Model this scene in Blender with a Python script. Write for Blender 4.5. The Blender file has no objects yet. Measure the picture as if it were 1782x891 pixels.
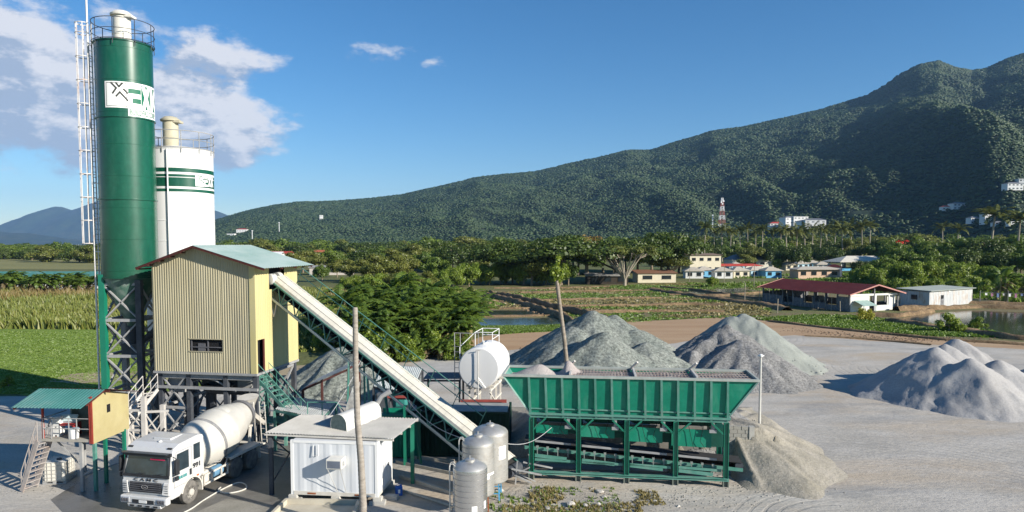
import bpy, bmesh, math, random
import numpy as np
from mathutils import Vector, Matrix, Euler
from mathutils.geometry import tessellate_polygon
R = math.radians
random.seed(7); rng = np.random.default_rng(7)
S = bpy.context.scene
COL = S.collection
# ---------------------------------------------------------------- camera
F = 1188.0; CX = 891.0; CY = 490.0; TH = math.atan(66/1188.0); CH = 12.0
cam = bpy.data.cameras.new('camera'); camo = bpy.data.objects.new('camera', cam); COL.objects.link(camo)
camo.location = (0, 0, CH); camo.rotation_euler = (R(90)-TH, 0, 0)
cam.sensor_width = 36; cam.lens = 36*F/1782; cam.shift_y = 44.5/1782
cam.clip_start = .5; cam.clip_end = 60000
S.camera = camo
# ---------------------------------------------------------------- light
SUN_AZ, SUN_EL = R(60), R(23.5)        # azimuth from -Y (behind the camera) towards +X
sd = Vector((math.sin(SUN_AZ)*math.cos(SUN_EL), -math.cos(SUN_AZ)*math.cos(SUN_EL), math.sin(SUN_EL)))
sun = bpy.data.lights.new('sun', 'SUN'); suno = bpy.data.objects.new('sun', sun); COL.objects.link(suno)
sun.energy = 5.0; sun.angle = R(.53); sun.color = (1, .93, .82)
suno.rotation_euler = sd.to_track_quat('Z', 'Y').to_euler()
W = bpy.data.worlds.new('World'); S.world = W; W.use_nodes = True
S.view_settings.view_transform = 'Standard'; S.view_settings.look = 'None'; S.view_settings.gamma = 1
S.view_settings.exposure = .68
S.cycles.use_denoising = True
S.cycles.max_bounces = 6; S.cycles.diffuse_bounces = 2; S.cycles.glossy_bounces = 2; S.cycles.transmission_bounces = 3
S.cycles.volume_bounces = 0; S.cycles.transparent_max_bounces = 6; S.cycles.sample_clamp_indirect = 4

def world():
    nt = W.node_tree; nt.nodes.clear(); N = nt.nodes.new; L = nt.links.new
    out = N('ShaderNodeOutputWorld'); bg = N('ShaderNodeBackground'); L(bg.outputs[0], out.inputs[0])
    sky = N('ShaderNodeTexSky'); sky.sky_type = 'NISHITA'; sky.sun_disc = False
    sky.sun_elevation = SUN_EL; sky.sun_rotation = math.atan2(sd.x, sd.y)
    sky.air_density = 1.0; sky.dust_density = .0; sky.ozone_density = 4.5; sky.altitude = 0
    tc = N('ShaderNodeTexCoord'); sep = N('ShaderNodeSeparateXYZ'); L(tc.outputs['Generated'], sep.inputs[0])
    def M(op, a, b=None, c=None, clamp=False):
        n = N('ShaderNodeMath'); n.operation = op; n.use_clamp = clamp
        for i, v in enumerate((a, b, c)):
            if v is None: continue
            if isinstance(v, (int, float)): n.inputs[i].default_value = v
            else: L(v, n.inputs[i])
        return n.outputs[0]
    az = M('ARCTAN2', sep.outputs[0], sep.outputs[1]); el = M('ARCSINE', sep.outputs[2])
    def density(daz, de):
        a2 = M('ADD', az, daz); e2 = M('ADD', el, de)
        cmb = N('ShaderNodeCombineXYZ'); L(a2, cmb.inputs[0]); L(M('MULTIPLY', e2, 1.9), cmb.inputs[1])
        n1 = N('ShaderNodeTexNoise'); n1.inputs['Scale'].default_value = 11; n1.inputs['Detail'].default_value = 10
        n1.inputs['Roughness'].default_value = .60; n1.inputs['Distortion'].default_value = .0; L(cmb.outputs[0], n1.inputs['Vector'])
        tot = None
        # big bank, its upper left arm, small flecks: centre azimuth, elevation, half widths, strength
        for ca, ce, wa, we, st in ((-.53, .165, .30, .105, .56), (-.66, .235, .27, .085, .50), (-.44, .135, .165, .045, .62), (-.40, .245, .12, .05, .42), (-.185, .262, .075, .024, .34), (-.12, .252, .045, .015, .26), (-.21, .230, .028, .012, .2),
                                   (1.5, .2, .5, .12, .3), (-1.6, .25, .6, .15, .3), (2.8, .3, .6, .15, .3)):
            q = M('ADD', M('POWER', M('DIVIDE', M('SUBTRACT', a2, ca), wa), 2), M('POWER', M('DIVIDE', M('SUBTRACT', e2, ce), we), 2))
            g = M('MULTIPLY', M('SUBTRACT', 1, q, clamp=True), st)
            tot = g if tot is None else M('MAXIMUM', tot, g)
        return M('ADD', n1.outputs[0], tot)
    d0 = density(0.0, 0.0); d1 = density(.016, .016)
    mr = N('ShaderNodeMapRange'); mr.interpolation_type = 'SMOOTHSTEP'; L(d0, mr.inputs[0]); mr.inputs[1].default_value = .70; mr.inputs[2].default_value = .90
    lit = M('ADD', M('MULTIPLY', M('SUBTRACT', d0, d1), 7.5), .30, clamp=True)
    cc = N('ShaderNodeMix'); cc.data_type = 'RGBA'; L(lit, cc.inputs[0])
    cc.inputs[6].default_value = (3.0, 3.6, 4.7, 1); cc.inputs[7].default_value = (6.2, 6.25, 6.6, 1)
    hs = N('ShaderNodeHueSaturation'); hs.inputs['Saturation'].default_value = 1.22; hs.inputs['Value'].default_value = .95; L(sky.outputs[0], hs.inputs['Color'])
    mx = N('ShaderNodeMix'); mx.data_type = 'RGBA'; L(M('MULTIPLY', mr.outputs[0], .93), mx.inputs[0]); L(hs.outputs[0], mx.inputs[6]); L(cc.outputs[2], mx.inputs[7])
    L(mx.outputs[2], bg.inputs[0]); bg.inputs[1].default_value = .085
world()

# ---------------------------------------------------------------- pixel -> world
def ray(px, py):
    x = (px-CX)/F; y = (CY-py)/F
    return Vector((x, math.cos(TH)+y*math.sin(TH), -math.sin(TH)+y*math.cos(TH)))
def P(px, py, Y): d = ray(px, py); return Vector((0, 0, CH))+d*(Y/d.y)
def G(px, py, z=0.): d = ray(px, py); return Vector((0, 0, CH))+d*((z-CH)/d.z)
def G2(px, py): g = G(px, py); return (g.x, g.y)

# ---------------------------------------------------------------- numpy noise
_h = rng.random((256, 256))
def vnoise(x, y):
    xi = np.floor(x).astype(int); yi = np.floor(y).astype(int); fx = x-xi; fy = y-yi
    fx = fx*fx*(3-2*fx); fy = fy*fy*(3-2*fy)
    a = _h[xi & 255, yi & 255]; b = _h[(xi+1) & 255, yi & 255]; c = _h[xi & 255, (yi+1) & 255]; d = _h[(xi+1) & 255, (yi+1) & 255]
    return (a*(1-fx)+b*fx)*(1-fy)+(c*(1-fx)+d*fx)*fy
def fbm(x, y, o=4, g=.5):
    t = 0; a = 1; s = 0
    for i in range(o): t = t+a*vnoise(x+17.3*i, y+9.1*i); s += a; a *= g; x = x*2.03; y = y*2.03
    return t/s

# ---------------------------------------------------------------- materials
MATS = {}
def mat(name, col, rough=.8, metal=0., var=.14, scale=2., bump=0., bscale=20., spec=.3, col2=None, dirt=None, dscale=1.2, damt=.5, aniso=(1, 1, 1), detail=5., spk=0., spkscale=60., coat=0.):
    if name in MATS: return MATS[name]
    m = bpy.data.materials.new(name); m.use_nodes = True; nt = m.node_tree; N = nt.nodes.new; L = nt.links.new
    b = nt.nodes['Principled BSDF']; b.inputs['Roughness'].default_value = rough; b.inputs['Metallic'].default_value = metal
    b.inputs['Specular IOR Level'].default_value = spec; b.inputs['Coat Weight'].default_value = coat; b.inputs['Coat Roughness'].default_value = .2
    tc = N('ShaderNodeTexCoord'); mp = N('ShaderNodeMapping'); L(tc.outputs['Object'], mp.inputs[0]); mp.inputs['Scale'].default_value = aniso
    n = N('ShaderNodeTexNoise'); L(mp.outputs[0], n.inputs['Vector']); n.inputs['Scale'].default_value = scale; n.inputs['Detail'].default_value = detail; n.inputs['Roughness'].default_value = .6
    c2 = col2 if col2 else tuple(min(1, c*(1+var)) for c in col); c1 = col if col2 else tuple(c*(1-var) for c in col)
    mr = N('ShaderNodeMapRange'); L(n.outputs[0], mr.inputs[0]); mr.inputs[1].default_value = .32; mr.inputs[2].default_value = .68
    x = N('ShaderNodeMix'); x.data_type = 'RGBA'; L(mr.outputs[0], x.inputs[0]); x.inputs[6].default_value = (*c1, 1); x.inputs[7].default_value = (*c2, 1)
    o = x.outputs[2]
    if dirt:
        n2 = N('ShaderNodeTexNoise'); L(mp.outputs[0], n2.inputs['Vector']); n2.inputs['Scale'].default_value = dscale; n2.inputs['Detail'].default_value = 8; n2.inputs['Roughness'].default_value = .7
        r2 = N('ShaderNodeMapRange'); L(n2.outputs[0], r2.inputs[0]); r2.inputs[1].default_value = .5; r2.inputs[2].default_value = .72; r2.inputs[4].default_value = damt
        y = N('ShaderNodeMix'); y.data_type = 'RGBA'; L(r2.outputs[0], y.inputs[0]); L(o, y.inputs[6]); y.inputs[7].default_value = (*dirt, 1); o = y.outputs[2]
    if spk:
        n4 = N('ShaderNodeTexNoise'); L(tc.outputs['Object'], n4.inputs['Vector']); n4.inputs['Scale'].default_value = spkscale; n4.inputs['Detail'].default_value = 3; n4.inputs['Roughness'].default_value = .8
        r4 = N('ShaderNodeMapRange'); L(n4.outputs[0], r4.inputs[0]); r4.inputs[1].default_value = .35; r4.inputs[2].default_value = .65; r4.inputs[3].default_value = 1-spk; r4.inputs[4].default_value = 1+spk
        z = N('ShaderNodeMix'); z.data_type = 'RGBA'; z.blend_type = 'MULTIPLY'; z.inputs[0].default_value = 1; L(o, z.inputs[6])
        cb = N('ShaderNodeCombineColor'); [L(r4.outputs[0], cb.inputs[i]) for i in range(3)]; L(cb.outputs[0], z.inputs[7]); o = z.outputs[2]
    L(o, b.inputs['Base Color'])
    if bump:
        n3 = N('ShaderNodeTexNoise'); L(mp.outputs[0], n3.inputs['Vector']); n3.inputs['Scale'].default_value = bscale; n3.inputs['Detail'].default_value = 6; n3.inputs['Roughness'].default_value = .65
        bp = N('ShaderNodeBump'); bp.inputs['Strength'].default_value = 1; bp.inputs['Distance'].default_value = bump; L(n3.outputs[0], bp.inputs['Height']); L(bp.outputs[0], b.inputs['Normal'])
    MATS[name] = m; return m
def leafmat(name, c1, c2, trans=.35, rough=.6):
    if name in MATS: return MATS[name]
    m = bpy.data.materials.new(name); m.use_nodes = True; nt = m.node_tree; nt.nodes.clear(); N = nt.nodes.new; L = nt.links.new
    g = N('ShaderNodeNewGeometry'); oi = N('ShaderNodeObjectInfo')
    a = N('ShaderNodeMath'); a.operation = 'MULTIPLY'; L(g.outputs['Random Per Island'], a.inputs[0]); a.inputs[1].default_value = .65
    a2 = N('ShaderNodeMath'); a2.operation = 'MULTIPLY_ADD'; L(oi.outputs['Random'], a2.inputs[0]); a2.inputs[1].default_value = .35; L(a.outputs[0], a2.inputs[2])
    x = N('ShaderNodeMix'); x.data_type = 'RGBA'; L(a2.outputs[0], x.inputs[0]); x.inputs[6].default_value = (*c1, 1); x.inputs[7].default_value = (*c2, 1)
    d = N('ShaderNodeBsdfDiffuse'); t = N('ShaderNodeBsdfTranslucent'); gl = N('ShaderNodeBsdfGlossy'); gl.inputs['Roughness'].default_value = .5
    L(x.outputs[2], d.inputs[0]); L(x.outputs[2], t.inputs[0])
    s = N('ShaderNodeMixShader'); s.inputs[0].default_value = trans; L(d.outputs[0], s.inputs[1]); L(t.outputs[0], s.inputs[2])
    s2 = N('ShaderNodeMixShader'); s2.inputs[0].default_value = .04; L(s.outputs[0], s2.inputs[1]); L(gl.outputs[0], s2.inputs[2])
    o = N('ShaderNodeOutputMaterial'); L(s2.outputs[0], o.inputs[0]); MATS[name] = m; return m

# ---------------------------------------------------------------- mesh collecting
class MB:
    def __init__(s): s.v = []; s.f = []
    def add(s, vs, fs):
        k = len(s.v); s.v += [tuple(v) for v in vs]; s.f += [tuple(i+k for i in f) for f in fs]; return s
    def box(s, c, d, m=None, rz=0):
        hx, hy, hz = d[0]/2, d[1]/2, d[2]/2
        vs = [Vector((x, y, z)) for z in (-hz, hz) for x, y in ((-hx, -hy), (hx, -hy), (hx, hy), (-hx, hy))]
        M_ = Matrix.Translation(c) @ (m.to_4x4() if m else Matrix.Rotation(rz, 4, 'Z'))
        return s.add([M_ @ v for v in vs], [(0, 3, 2, 1), (4, 5, 6, 7), (0, 1, 5, 4), (1, 2, 6, 5), (2, 3, 7, 6), (3, 0, 4, 7)])
    def bx(s, x0, x1, y0, y1, z0, z1): return s.box(((x0+x1)/2, (y0+y1)/2, (z0+z1)/2), (abs(x1-x0), abs(y1-y0), abs(z1-z0)))
    def bar(s, a, b, w, h=None, up=(0, 0, 1)):
        a = Vector(a); b = Vector(b); d = b-a; L_ = d.length
        if L_ < 1e-6: return s
        z = d/L_; u = Vector(up)
        if abs(z.dot(u)) > .99: u = Vector((0, 1, 0))
        x = z.cross(u).normalized(); y = z.cross(x).normalized()
        m = Matrix((x, y, z)).transposed()
        return s.box((a+b)/2, (w, h or w, L_), m)
    def tube(s, pts, r, n=6, cap=True):
        pts = [Vector(p) for p in pts]; rs = r if isinstance(r, (list, tuple)) else [r]*len(pts); k = len(pts); vs = []; fs = []
        t0 = (pts[1]-pts[0]).normalized(); ref = Vector((0, 0, 1)) if abs(t0.z) < .9 else Vector((1, 0, 0)); u = t0.cross(ref).normalized()
        for i, p in enumerate(pts):
            t = (pts[min(i+1, k-1)]-pts[max(i-1, 0)]).normalized(); u = (u-t*u.dot(t)).normalized(); w = t.cross(u)
            vs += [p+(u*math.cos(6.28318*j/n)+w*math.sin(6.28318*j/n))*rs[i] for j in range(n)]
        for i in range(k-1): fs += [(i*n+j, i*n+(j+1) % n, (i+1)*n+(j+1) % n, (i+1)*n+j) for j in range(n)]
        if cap: fs += [tuple(range(n-1, -1, -1)), tuple(range((k-1)*n, k*n))]
        return s.add(vs, fs)
    def lathe(s, prof, c=(0, 0, 0), axis=None, n=32, a0=0, a1=None):
        # prof: (radius, height) pairs
        m = Matrix.Identity(3) if axis is None else Vector(axis).normalized().to_track_quat('Z', 'Y').to_matrix()
        full = a1 is None; a1 = a1 if a1 is not None else 2*math.pi; nn = n if full else n+1; vs = []; fs = []
        for r, h in prof: vs += [Vector(c)+m @ Vector((r*math.cos(a0+(a1-a0)*j/n), r*math.sin(a0+(a1-a0)*j/n), h)) for j in range(nn)]
        for i in range(len(prof)-1):
            for j in range(n): j2 = (j+1) % nn; fs.append((i*nn+j, i*nn+j2, (i+1)*nn+j2, (i+1)*nn+j))
        if full and prof[0][0] > 1e-4: fs.append(tuple(range(n-1, -1, -1)))
        if full and prof[-1][0] > 1e-4: fs.append(tuple(range((len(prof)-1)*n, len(prof)*n)))
        return s.add(vs, fs)
    def ring(s, c, R_, r, n=28, k=5, a0=0, a1=6.28318, axis='z'):
        pts = []
        full = abs(a1-a0) > 6.28
        for j in range(n+1):
            a = a0+(a1-a0)*j/n; pts.append((c[0]+R_*math.cos(a), c[1]+R_*math.sin(a), c[2]))
        return s.tube(pts, r, k)
    def quad(s, *p): return s.add(p, [tuple(range(len(p)))])
    def prism(s, poly, vec):
        n = len(poly); vec = Vector(vec); a = [Vector(p) for p in poly]
        return s.add(a+[p+vec for p in a], [tuple(range(n-1, -1, -1)), tuple(range(n, 2*n))]+[(i, (i+1) % n, n+(i+1) % n, n+i) for i in range(n)])
    def corr(s, o, u, v, L_, top, bot=0., pitch=.2, amp=.03, thick=.0, flat=False, nv=1):
        # corrugated sheet from o, ribs running along v, repeating along u; top/bot may be functions of u
        o = Vector(o); u = Vector(u).normalized(); v = Vector(v).normalized(); nn = u.cross(v)
        ph = (0, .3, .5, .8); off = (0, 0, 1, 1)
        us = []; k = int(L_/pitch)+1
        for i in range(k):
            for a, b in zip(ph, off):
                x = (i+a)*pitch
                if x <= L_: us.append((x, b*amp))
        us.append((L_, 0)); vs = []; fs = []
        tf = top if callable(top) else (lambda x: top); bf = bot if callable(bot) else (lambda x: bot)
        for x, h in us:
            for j in range(nv+1): vs.append(o+u*x+v*(bf(x)+(tf(x)-bf(x))*j/nv)+nn*h)
        for i in range(len(us)-1):
            for j in range(nv): fs.append((i*(nv+1)+j, (i+1)*(nv+1)+j, (i+1)*(nv+1)+j+1, i*(nv+1)+j+1))
        return s.add(vs, fs)

def tagp(o, label=None, cat=None, group=None, kind=None):
    if label: o['label'] = label
    if cat: o['category'] = cat
    if group: o['group'] = group
    if kind: o['kind'] = kind
    return o
def thing(name, label, cat, loc=(0, 0, 0), rz=0, group=None):
    o = bpy.data.objects.new(name, None); COL.objects.link(o); o.location = loc; o.rotation_euler = (0, 0, rz); o.empty_display_size = .3
    return tagp(o, label, cat, group)
def build(name, mb, m, parent=None, off=None, smooth=False, bevel=0., label=None, auto=35):
    me = bpy.data.meshes.new(name)
    vs = mb.v if off is None else [(a-off[0], b-off[1], c-off[2]) for a, b, c in mb.v]
    me.from_pydata(vs, [], mb.f)
    bm = bmesh.new(); bm.from_mesh(me); bmesh.ops.recalc_face_normals(bm, faces=bm.faces); bm.to_mesh(me); bm.free()
    me.materials.append(m); o = bpy.data.objects.new(name, me); COL.objects.link(o)
    if smooth:
        me.polygons.foreach_set('use_smooth', [True]*len(me.polygons))
        try: me.set_sharp_from_angle(angle=R(auto))
        except Exception: pass
    if bevel:
        b = o.modifiers.new('bev', 'BEVEL'); b.width = bevel; b.segments = 2; b.limit_method = 'ANGLE'; b.angle_limit = R(40)
    if parent: o.parent = parent
    if label: o['label'] = label
    return o
def islands(name, mb, m, parent=None, off=None, **k):
    par = list(range(len(mb.v)))
    def fd(i):
        while par[i] != i: par[i] = par[par[i]]; i = par[i]
        return i
    for f in mb.f:
        for j in f[1:]: par[fd(j)] = fd(f[0])
    gs = {}
    for f in mb.f: gs.setdefault(fd(f[0]), []).append(f)
    for fs in gs.values():
        q = MB(); ids = sorted({i for f in fs for i in f}); mp = {a: b for b, a in enumerate(ids)}; q.v = [mb.v[i] for i in ids]; q.f = [tuple(mp[i] for i in f) for f in fs]; o = build(name, q, m, parent, off, **k)
    return o
def npmesh(name, V, Fa, mats, smooth=False, midx=None):
    me = bpy.data.meshes.new(name); V = np.asarray(V, np.float32); Fa = np.asarray(Fa, np.int32); k = Fa.shape[1]
    me.vertices.add(len(V)); me.vertices.foreach_set('co', V.ravel()); me.loops.add(Fa.size); me.loops.foreach_set('vertex_index', Fa.ravel())
    me.polygons.add(len(Fa)); me.polygons.foreach_set('loop_start', np.arange(0, Fa.size, k, dtype=np.int32)); me.polygons.foreach_set('loop_total', np.full(len(Fa), k, np.int32))
    if smooth: me.polygons.foreach_set('use_smooth', np.ones(len(Fa), bool))
    for m in (mats if isinstance(mats, (list, tuple)) else [mats]): me.materials.append(m)
    if midx is not None: me.polygons.foreach_set('material_index', midx)
    me.update(calc_edges=True); me.validate(); return me
def link(name, me, parent=None, loc=(0, 0, 0), rz=0, sc=None):
    o = bpy.data.objects.new(name, me); COL.objects.link(o); o.location = loc; o.rotation_euler = (0, 0, rz)
    if sc is not None: o.scale = sc if isinstance(sc, (tuple, list)) else (sc, sc, sc)
    if parent: o.parent = parent
    return o
def copy_tree(root, loc, rz=0, sc=None, label=None, group=None):
    def rec(o, par):
        c = o.copy(); COL.objects.link(c)
        if par: c.parent = par
        for ch in o.children: rec(ch, c)
        return c
    r = rec(root, None); r.location = loc; r.rotation_euler = (0, 0, rz)
    if sc is not None: r.scale = sc if isinstance(sc, (tuple, list)) else (sc, sc, sc)
    if label: r['label'] = label
    if group: r['group'] = group
    return r
def structure(name, mb, m, **k):
    o = build(name, mb, m, **k); o['kind'] = 'structure'; return o
def smooth_pts(pts, k=5):
    pts = [Vector(p) for p in pts]; n = len(pts); out = []
    for i in range(n-1):
        p0, p1, p2, p3 = pts[max(0, i-1)], pts[i], pts[i+1], pts[min(n-1, i+2)]
        for j in range(k):
            t = j/k; out.append(.5*((2*p1)+(p2-p0)*t+(2*p0-5*p1+4*p2-p3)*t*t+(3*p1-p0-3*p2+p3)*t**3))
    return out+[pts[-1]]
def poly_sheet(name, pts, z, m, jit=.0, seg=1.5, kind='structure'):
    out = []
    n = len(pts)
    for i in range(n):
        a = Vector(pts[i]); b = Vector(pts[(i+1) % n]); L_ = (b-a).length; k = max(1, int(L_/seg)) if jit else 1
        k = min(k, 60); nr = Vector((-(b-a).y, (b-a).x))/max(L_, 1e-6)
        for j in range(k):
            p = a+(b-a)*(j/k)
            if jit: p = p+nr*(float(fbm(np.array([p.x*.25/max(.3, jit)+3]), np.array([p.y*.25/max(.3, jit)+5]))[0])-.5)*2.6*jit
            out.append(p)
    tris = tessellate_polygon([[Vector((p.x, p.y, 0)) for p in out]])
    mb = MB(); mb.add([(p.x, p.y, z) for p in out], tris)
    o = build(name, mb, m); o['kind'] = kind
    return o
def text_mesh(s, size, depth=.004, bold=0.):
    c = bpy.data.curves.new('t', 'FONT'); c.body = s; c.size = size; c.extrude = depth; c.offset = bold; c.resolution_u = 2
    o = bpy.data.objects.new('t', c); COL.objects.link(o); dg = bpy.context.evaluated_depsgraph_get(); dg.update()
    me = bpy.data.meshes.new_from_object(o.evaluated_get(dg)); mb = MB(); mb.add([tuple(v.co) for v in me.vertices], [tuple(p.vertices) for p in me.polygons])
    bpy.data.objects.remove(o); bpy.data.curves.remove(c); bpy.data.meshes.remove(me); return mb
# ================================================================ SETTING
yard_m = mat('yard_dust', (.37, .345, .30), .95, col2=(.49, .46, .41), scale=.16, bump=.06, bscale=1.8, dirt=(.235, .23, .22), dscale=.10, damt=.75, aniso=(1, 2.2, 1), spk=.16, spkscale=9, detail=9)
def yard_mat():
    m = yard_m; nt = m.node_tree; N = nt.nodes.new; L = nt.links.new; b = nt.nodes['Principled BSDF']; src = b.inputs['Base Color'].links[0].from_socket; tc = N('ShaderNodeTexCoord')
    for sc, lo, hi, col, amt, seed in ((.055, .50, .66, (.42, .335, .235), .75, 3.), (.09, .55, .68, (.235, .235, .23), .7, 11.), (.6, .56, .7, (.50, .475, .43), .5, 23.)):
        mp = N('ShaderNodeMapping'); mp.inputs['Location'].default_value = (seed, seed, 0); mp.inputs['Rotation'].default_value = (0, 0, .5); mp.inputs['Scale'].default_value = (1, 2.0, 1); L(tc.outputs['Object'], mp.inputs[0])
        n = N('ShaderNodeTexNoise'); n.inputs['Scale'].default_value = sc; n.inputs['Detail'].default_value = 9; n.inputs['Roughness'].default_value = .62; n.inputs['Distortion'].default_value = .6; L(mp.outputs[0], n.inputs['Vector'])
        r = N('ShaderNodeMapRange'); r.inputs[1].default_value = lo; r.inputs[2].default_value = hi; r.inputs[4].default_value = amt; L(n.outputs[0], r.inputs[0])
        x = N('ShaderNodeMix'); x.data_type = 'RGBA'; L(r.outputs[0], x.inputs[0]); L(src, x.inputs[6]); x.inputs[7].default_value = (*col, 1); src = x.outputs[2]
    # turning circles of loader wheels, faint, broken up by noise
    nz = N('ShaderNodeTexNoise'); nz.inputs['Scale'].default_value = .12; nz.inputs['Detail'].default_value = 4; L(tc.outputs['Object'], nz.inputs['Vector'])
    hs = b.inputs['Normal'].links[0].from_node
    for (cx, cy), sc, sd_ in (((15, 27), .55, 0), ((47, 60), .42, 1), ((22, 90), .38, 2), ((-45, 52), .6, 3)):
        mp = N('ShaderNodeMapping'); mp.inputs['Location'].default_value = (-cx, -cy, 0); L(tc.outputs['Object'], mp.inputs[0])
        wv = N('ShaderNodeTexWave'); wv.wave_type = 'RINGS'; wv.rings_direction = 'Z'; wv.inputs['Scale'].default_value = sc; wv.inputs['Distortion'].default_value = 6; wv.inputs['Detail'].default_value = 4; wv.inputs['Detail Scale'].default_value = .35; L(mp.outputs[0], wv.inputs['Vector'])
        r = N('ShaderNodeMapRange'); r.inputs[1].default_value = .70; r.inputs[2].default_value = .92; L(wv.outputs['Fac'], r.inputs[0])
        mk = N('ShaderNodeVectorMath'); mk.operation = 'LENGTH'; L(mp.outputs[0], mk.inputs[0]); mr_ = N('ShaderNodeMapRange'); mr_.inputs[1].default_value = 26; mr_.inputs[2].default_value = 12; L(mk.outputs['Value'], mr_.inputs[0])
        n5 = N('ShaderNodeMapRange'); n5.inputs[1].default_value = .46; n5.inputs[2].default_value = .68; L(nz.outputs[0], n5.inputs[0])
        a1 = N('ShaderNodeMath'); a1.operation = 'MULTIPLY'; L(r.outputs[0], a1.inputs[0]); L(mr_.outputs[0], a1.inputs[1]); a2 = N('ShaderNodeMath'); a2.operation = 'MULTIPLY'; L(a1.outputs[0], a2.inputs[0]); L(n5.outputs[0], a2.inputs[1])
        a3 = N('ShaderNodeMath'); a3.operation = 'MULTIPLY'; L(a2.outputs[0], a3.inputs[0]); a3.inputs[1].default_value = .38
        x = N('ShaderNodeMix'); x.data_type = 'RGBA'; L(a3.outputs[0], x.inputs[0]); L(src, x.inputs[6]); x.inputs[7].default_value = (.27, .245, .205, 1); src = x.outputs[2]
        b2 = N('ShaderNodeBump'); b2.inputs['Distance'].default_value = -.022; b2.inputs['Strength'].default_value = 1; L(a2.outputs[0], b2.inputs['Height']); L(hs.outputs[0], b2.inputs['Normal']); hs = b2
    L(hs.outputs[0], b.inputs['Normal']); L(src, b.inputs['Base Color'])
yard_mat()
ground_m = mat('field_ground', (.075, .105, .028), .95, col2=(.16, .15, .055), scale=.02, bump=.3, bscale=.8, dirt=(.20, .14, .075), dscale=.012, damt=.5, spk=.3, spkscale=1.2, detail=9)
lawn_m = mat('lawn', (.12, .20, .025), .95, col2=(.19, .265, .045), scale=.12, bump=.1, bscale=3.5, dirt=(.20, .19, .07), dscale=.09, damt=.5, spk=.28, spkscale=5, detail=8)
road_m = mat('dirt_road', (.34, .215, .12), .95, col2=(.42, .295, .18), scale=.1, bump=.05, bscale=2, aniso=(.5, 2.5, 1), spk=.12, spkscale=6)
mud_m = mat('paddy_mud', (.19, .14, .08), .95, col2=(.13, .15, .045), scale=.09, bump=.25, bscale=1.3, aniso=(.4, 1.8, 1), spk=.3, spkscale=3)
wet_m = mat('wet_concrete', (.11, .105, .095), .42, col2=(.21, .20, .18), scale=.5, bump=.01, bscale=5, dirt=(.05, .05, .048), dscale=.5, damt=.85, spk=.12, spkscale=12, spec=.5)
conc_m = mat('concrete_slab', (.36, .35, .325), .9, col2=(.46, .445, .41), scale=.5, bump=.01, bscale=6, dirt=(.25, .24, .22), dscale=.6, damt=.5, spk=.1, spkscale=15)

mb = MB(); mb.quad((-22000, -60, 0), (22000, -60, 0), (22000, 24000, 0), (-22000, 24000, 0))
structure('ground', mb, ground_m)

yard = [(-36, 12), (40, 12), (75, 40), G2(1900, 640), G2(1782, 606), G2(1600, 596), G2(1480, 588), G2(1380, 581), G2(1250, 588), G2(1120, 596), G2(960, 596), G2(820, 604), G2(740, 622), G2(640, 640), G2(500, 660), G2(440, 668), G2(330, 680), G2(180, 690), G2(40, 692), G2(-60, 690), (-60, 40)]
poly_sheet('yard', yard, .012, yard_m, jit=1.2)
poly_sheet('dirt_road', [G2(*p) for p in ((800, 600), (850, 584), (960, 572), (1080, 560), (1180, 556), (1270, 552), (1330, 556), (1400, 566), (1500, 574), (1640, 588), (1782, 596), (1950, 604), (1950, 630), (1782, 608), (1600, 598), (1480, 590), (1380, 583), (1250, 590), (1120, 602), (960, 602), (860, 612))], .016, road_m, jit=.8)
poly_sheet('lawn', [G2(*p) for p in ((-260, 692), (-260, 574), (0, 572), (190, 574), (330, 574), (420, 580), (430, 640), (330, 676), (180, 688), (40, 690))], .008, lawn_m, jit=1.5)
poly_sheet('bare_earth', [G2(*p) for p in ((84, 664), (110, 652), (150, 648), (230, 646), (380, 652), (430, 640), (560, 632), (560, 650), (300, 666), (200, 662), (130, 668))], .020, mat('bare_earth', (.33, .27, .17), .95, scale=.4, spk=.2, spkscale=6), jit=.9)
poly_sheet('paved_slab', [G2(*p) for p in ((700, 648), (735, 624), (820, 616), (905, 614), (905, 640), (880, 655), (760, 668), (640, 700), (600, 690))], .020, conc_m, jit=.3)
poly_sheet('wet_yard', [(-21.5, 31.5), (-19.2, 29.0), (-16, 26.5), (-9.5, 27.0), (-8.3, 31.2), (-6.0, 33.0), (-6.5, 37), (-10, 40), (-20, 41), (-22, 36)], .020, wet_m, jit=.35)
poly_sheet('concrete_apron', [(-17.5, 21), (-8.8, 21), (-8.9, 28.6), (-11.2, 30.6), (-13.6, 31.6), (-14.3, 30.2)], .024, mat('apron', (.24, .225, .185), .6, col2=(.33, .31, .265), scale=.45, dirt=(.15, .14, .12), dscale=.4, damt=.8, spk=.12, spkscale=12), jit=.5)
poly_sheet('paddy_field', [G2(*p) for p in ((815, 572), (815, 508), (1000, 497), (1200, 490), (1340, 492), (1480, 500), (1900, 520), (1900, 602), (1700, 596), (1500, 574), (1330, 553), (1180, 555), (960, 572))], .008, mud_m, jit=1)
poly_sheet('far_field', [G2(*p) for p in ((-400, 466), (-400, 447), (200, 444), (640, 446), (640, 462), (300, 468), (0, 468))], .02, mat('far_field', (.17, .17, .055), .95, col2=(.24, .22, .08), scale=.02, spk=.2, spkscale=.5), jit=0)
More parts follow.
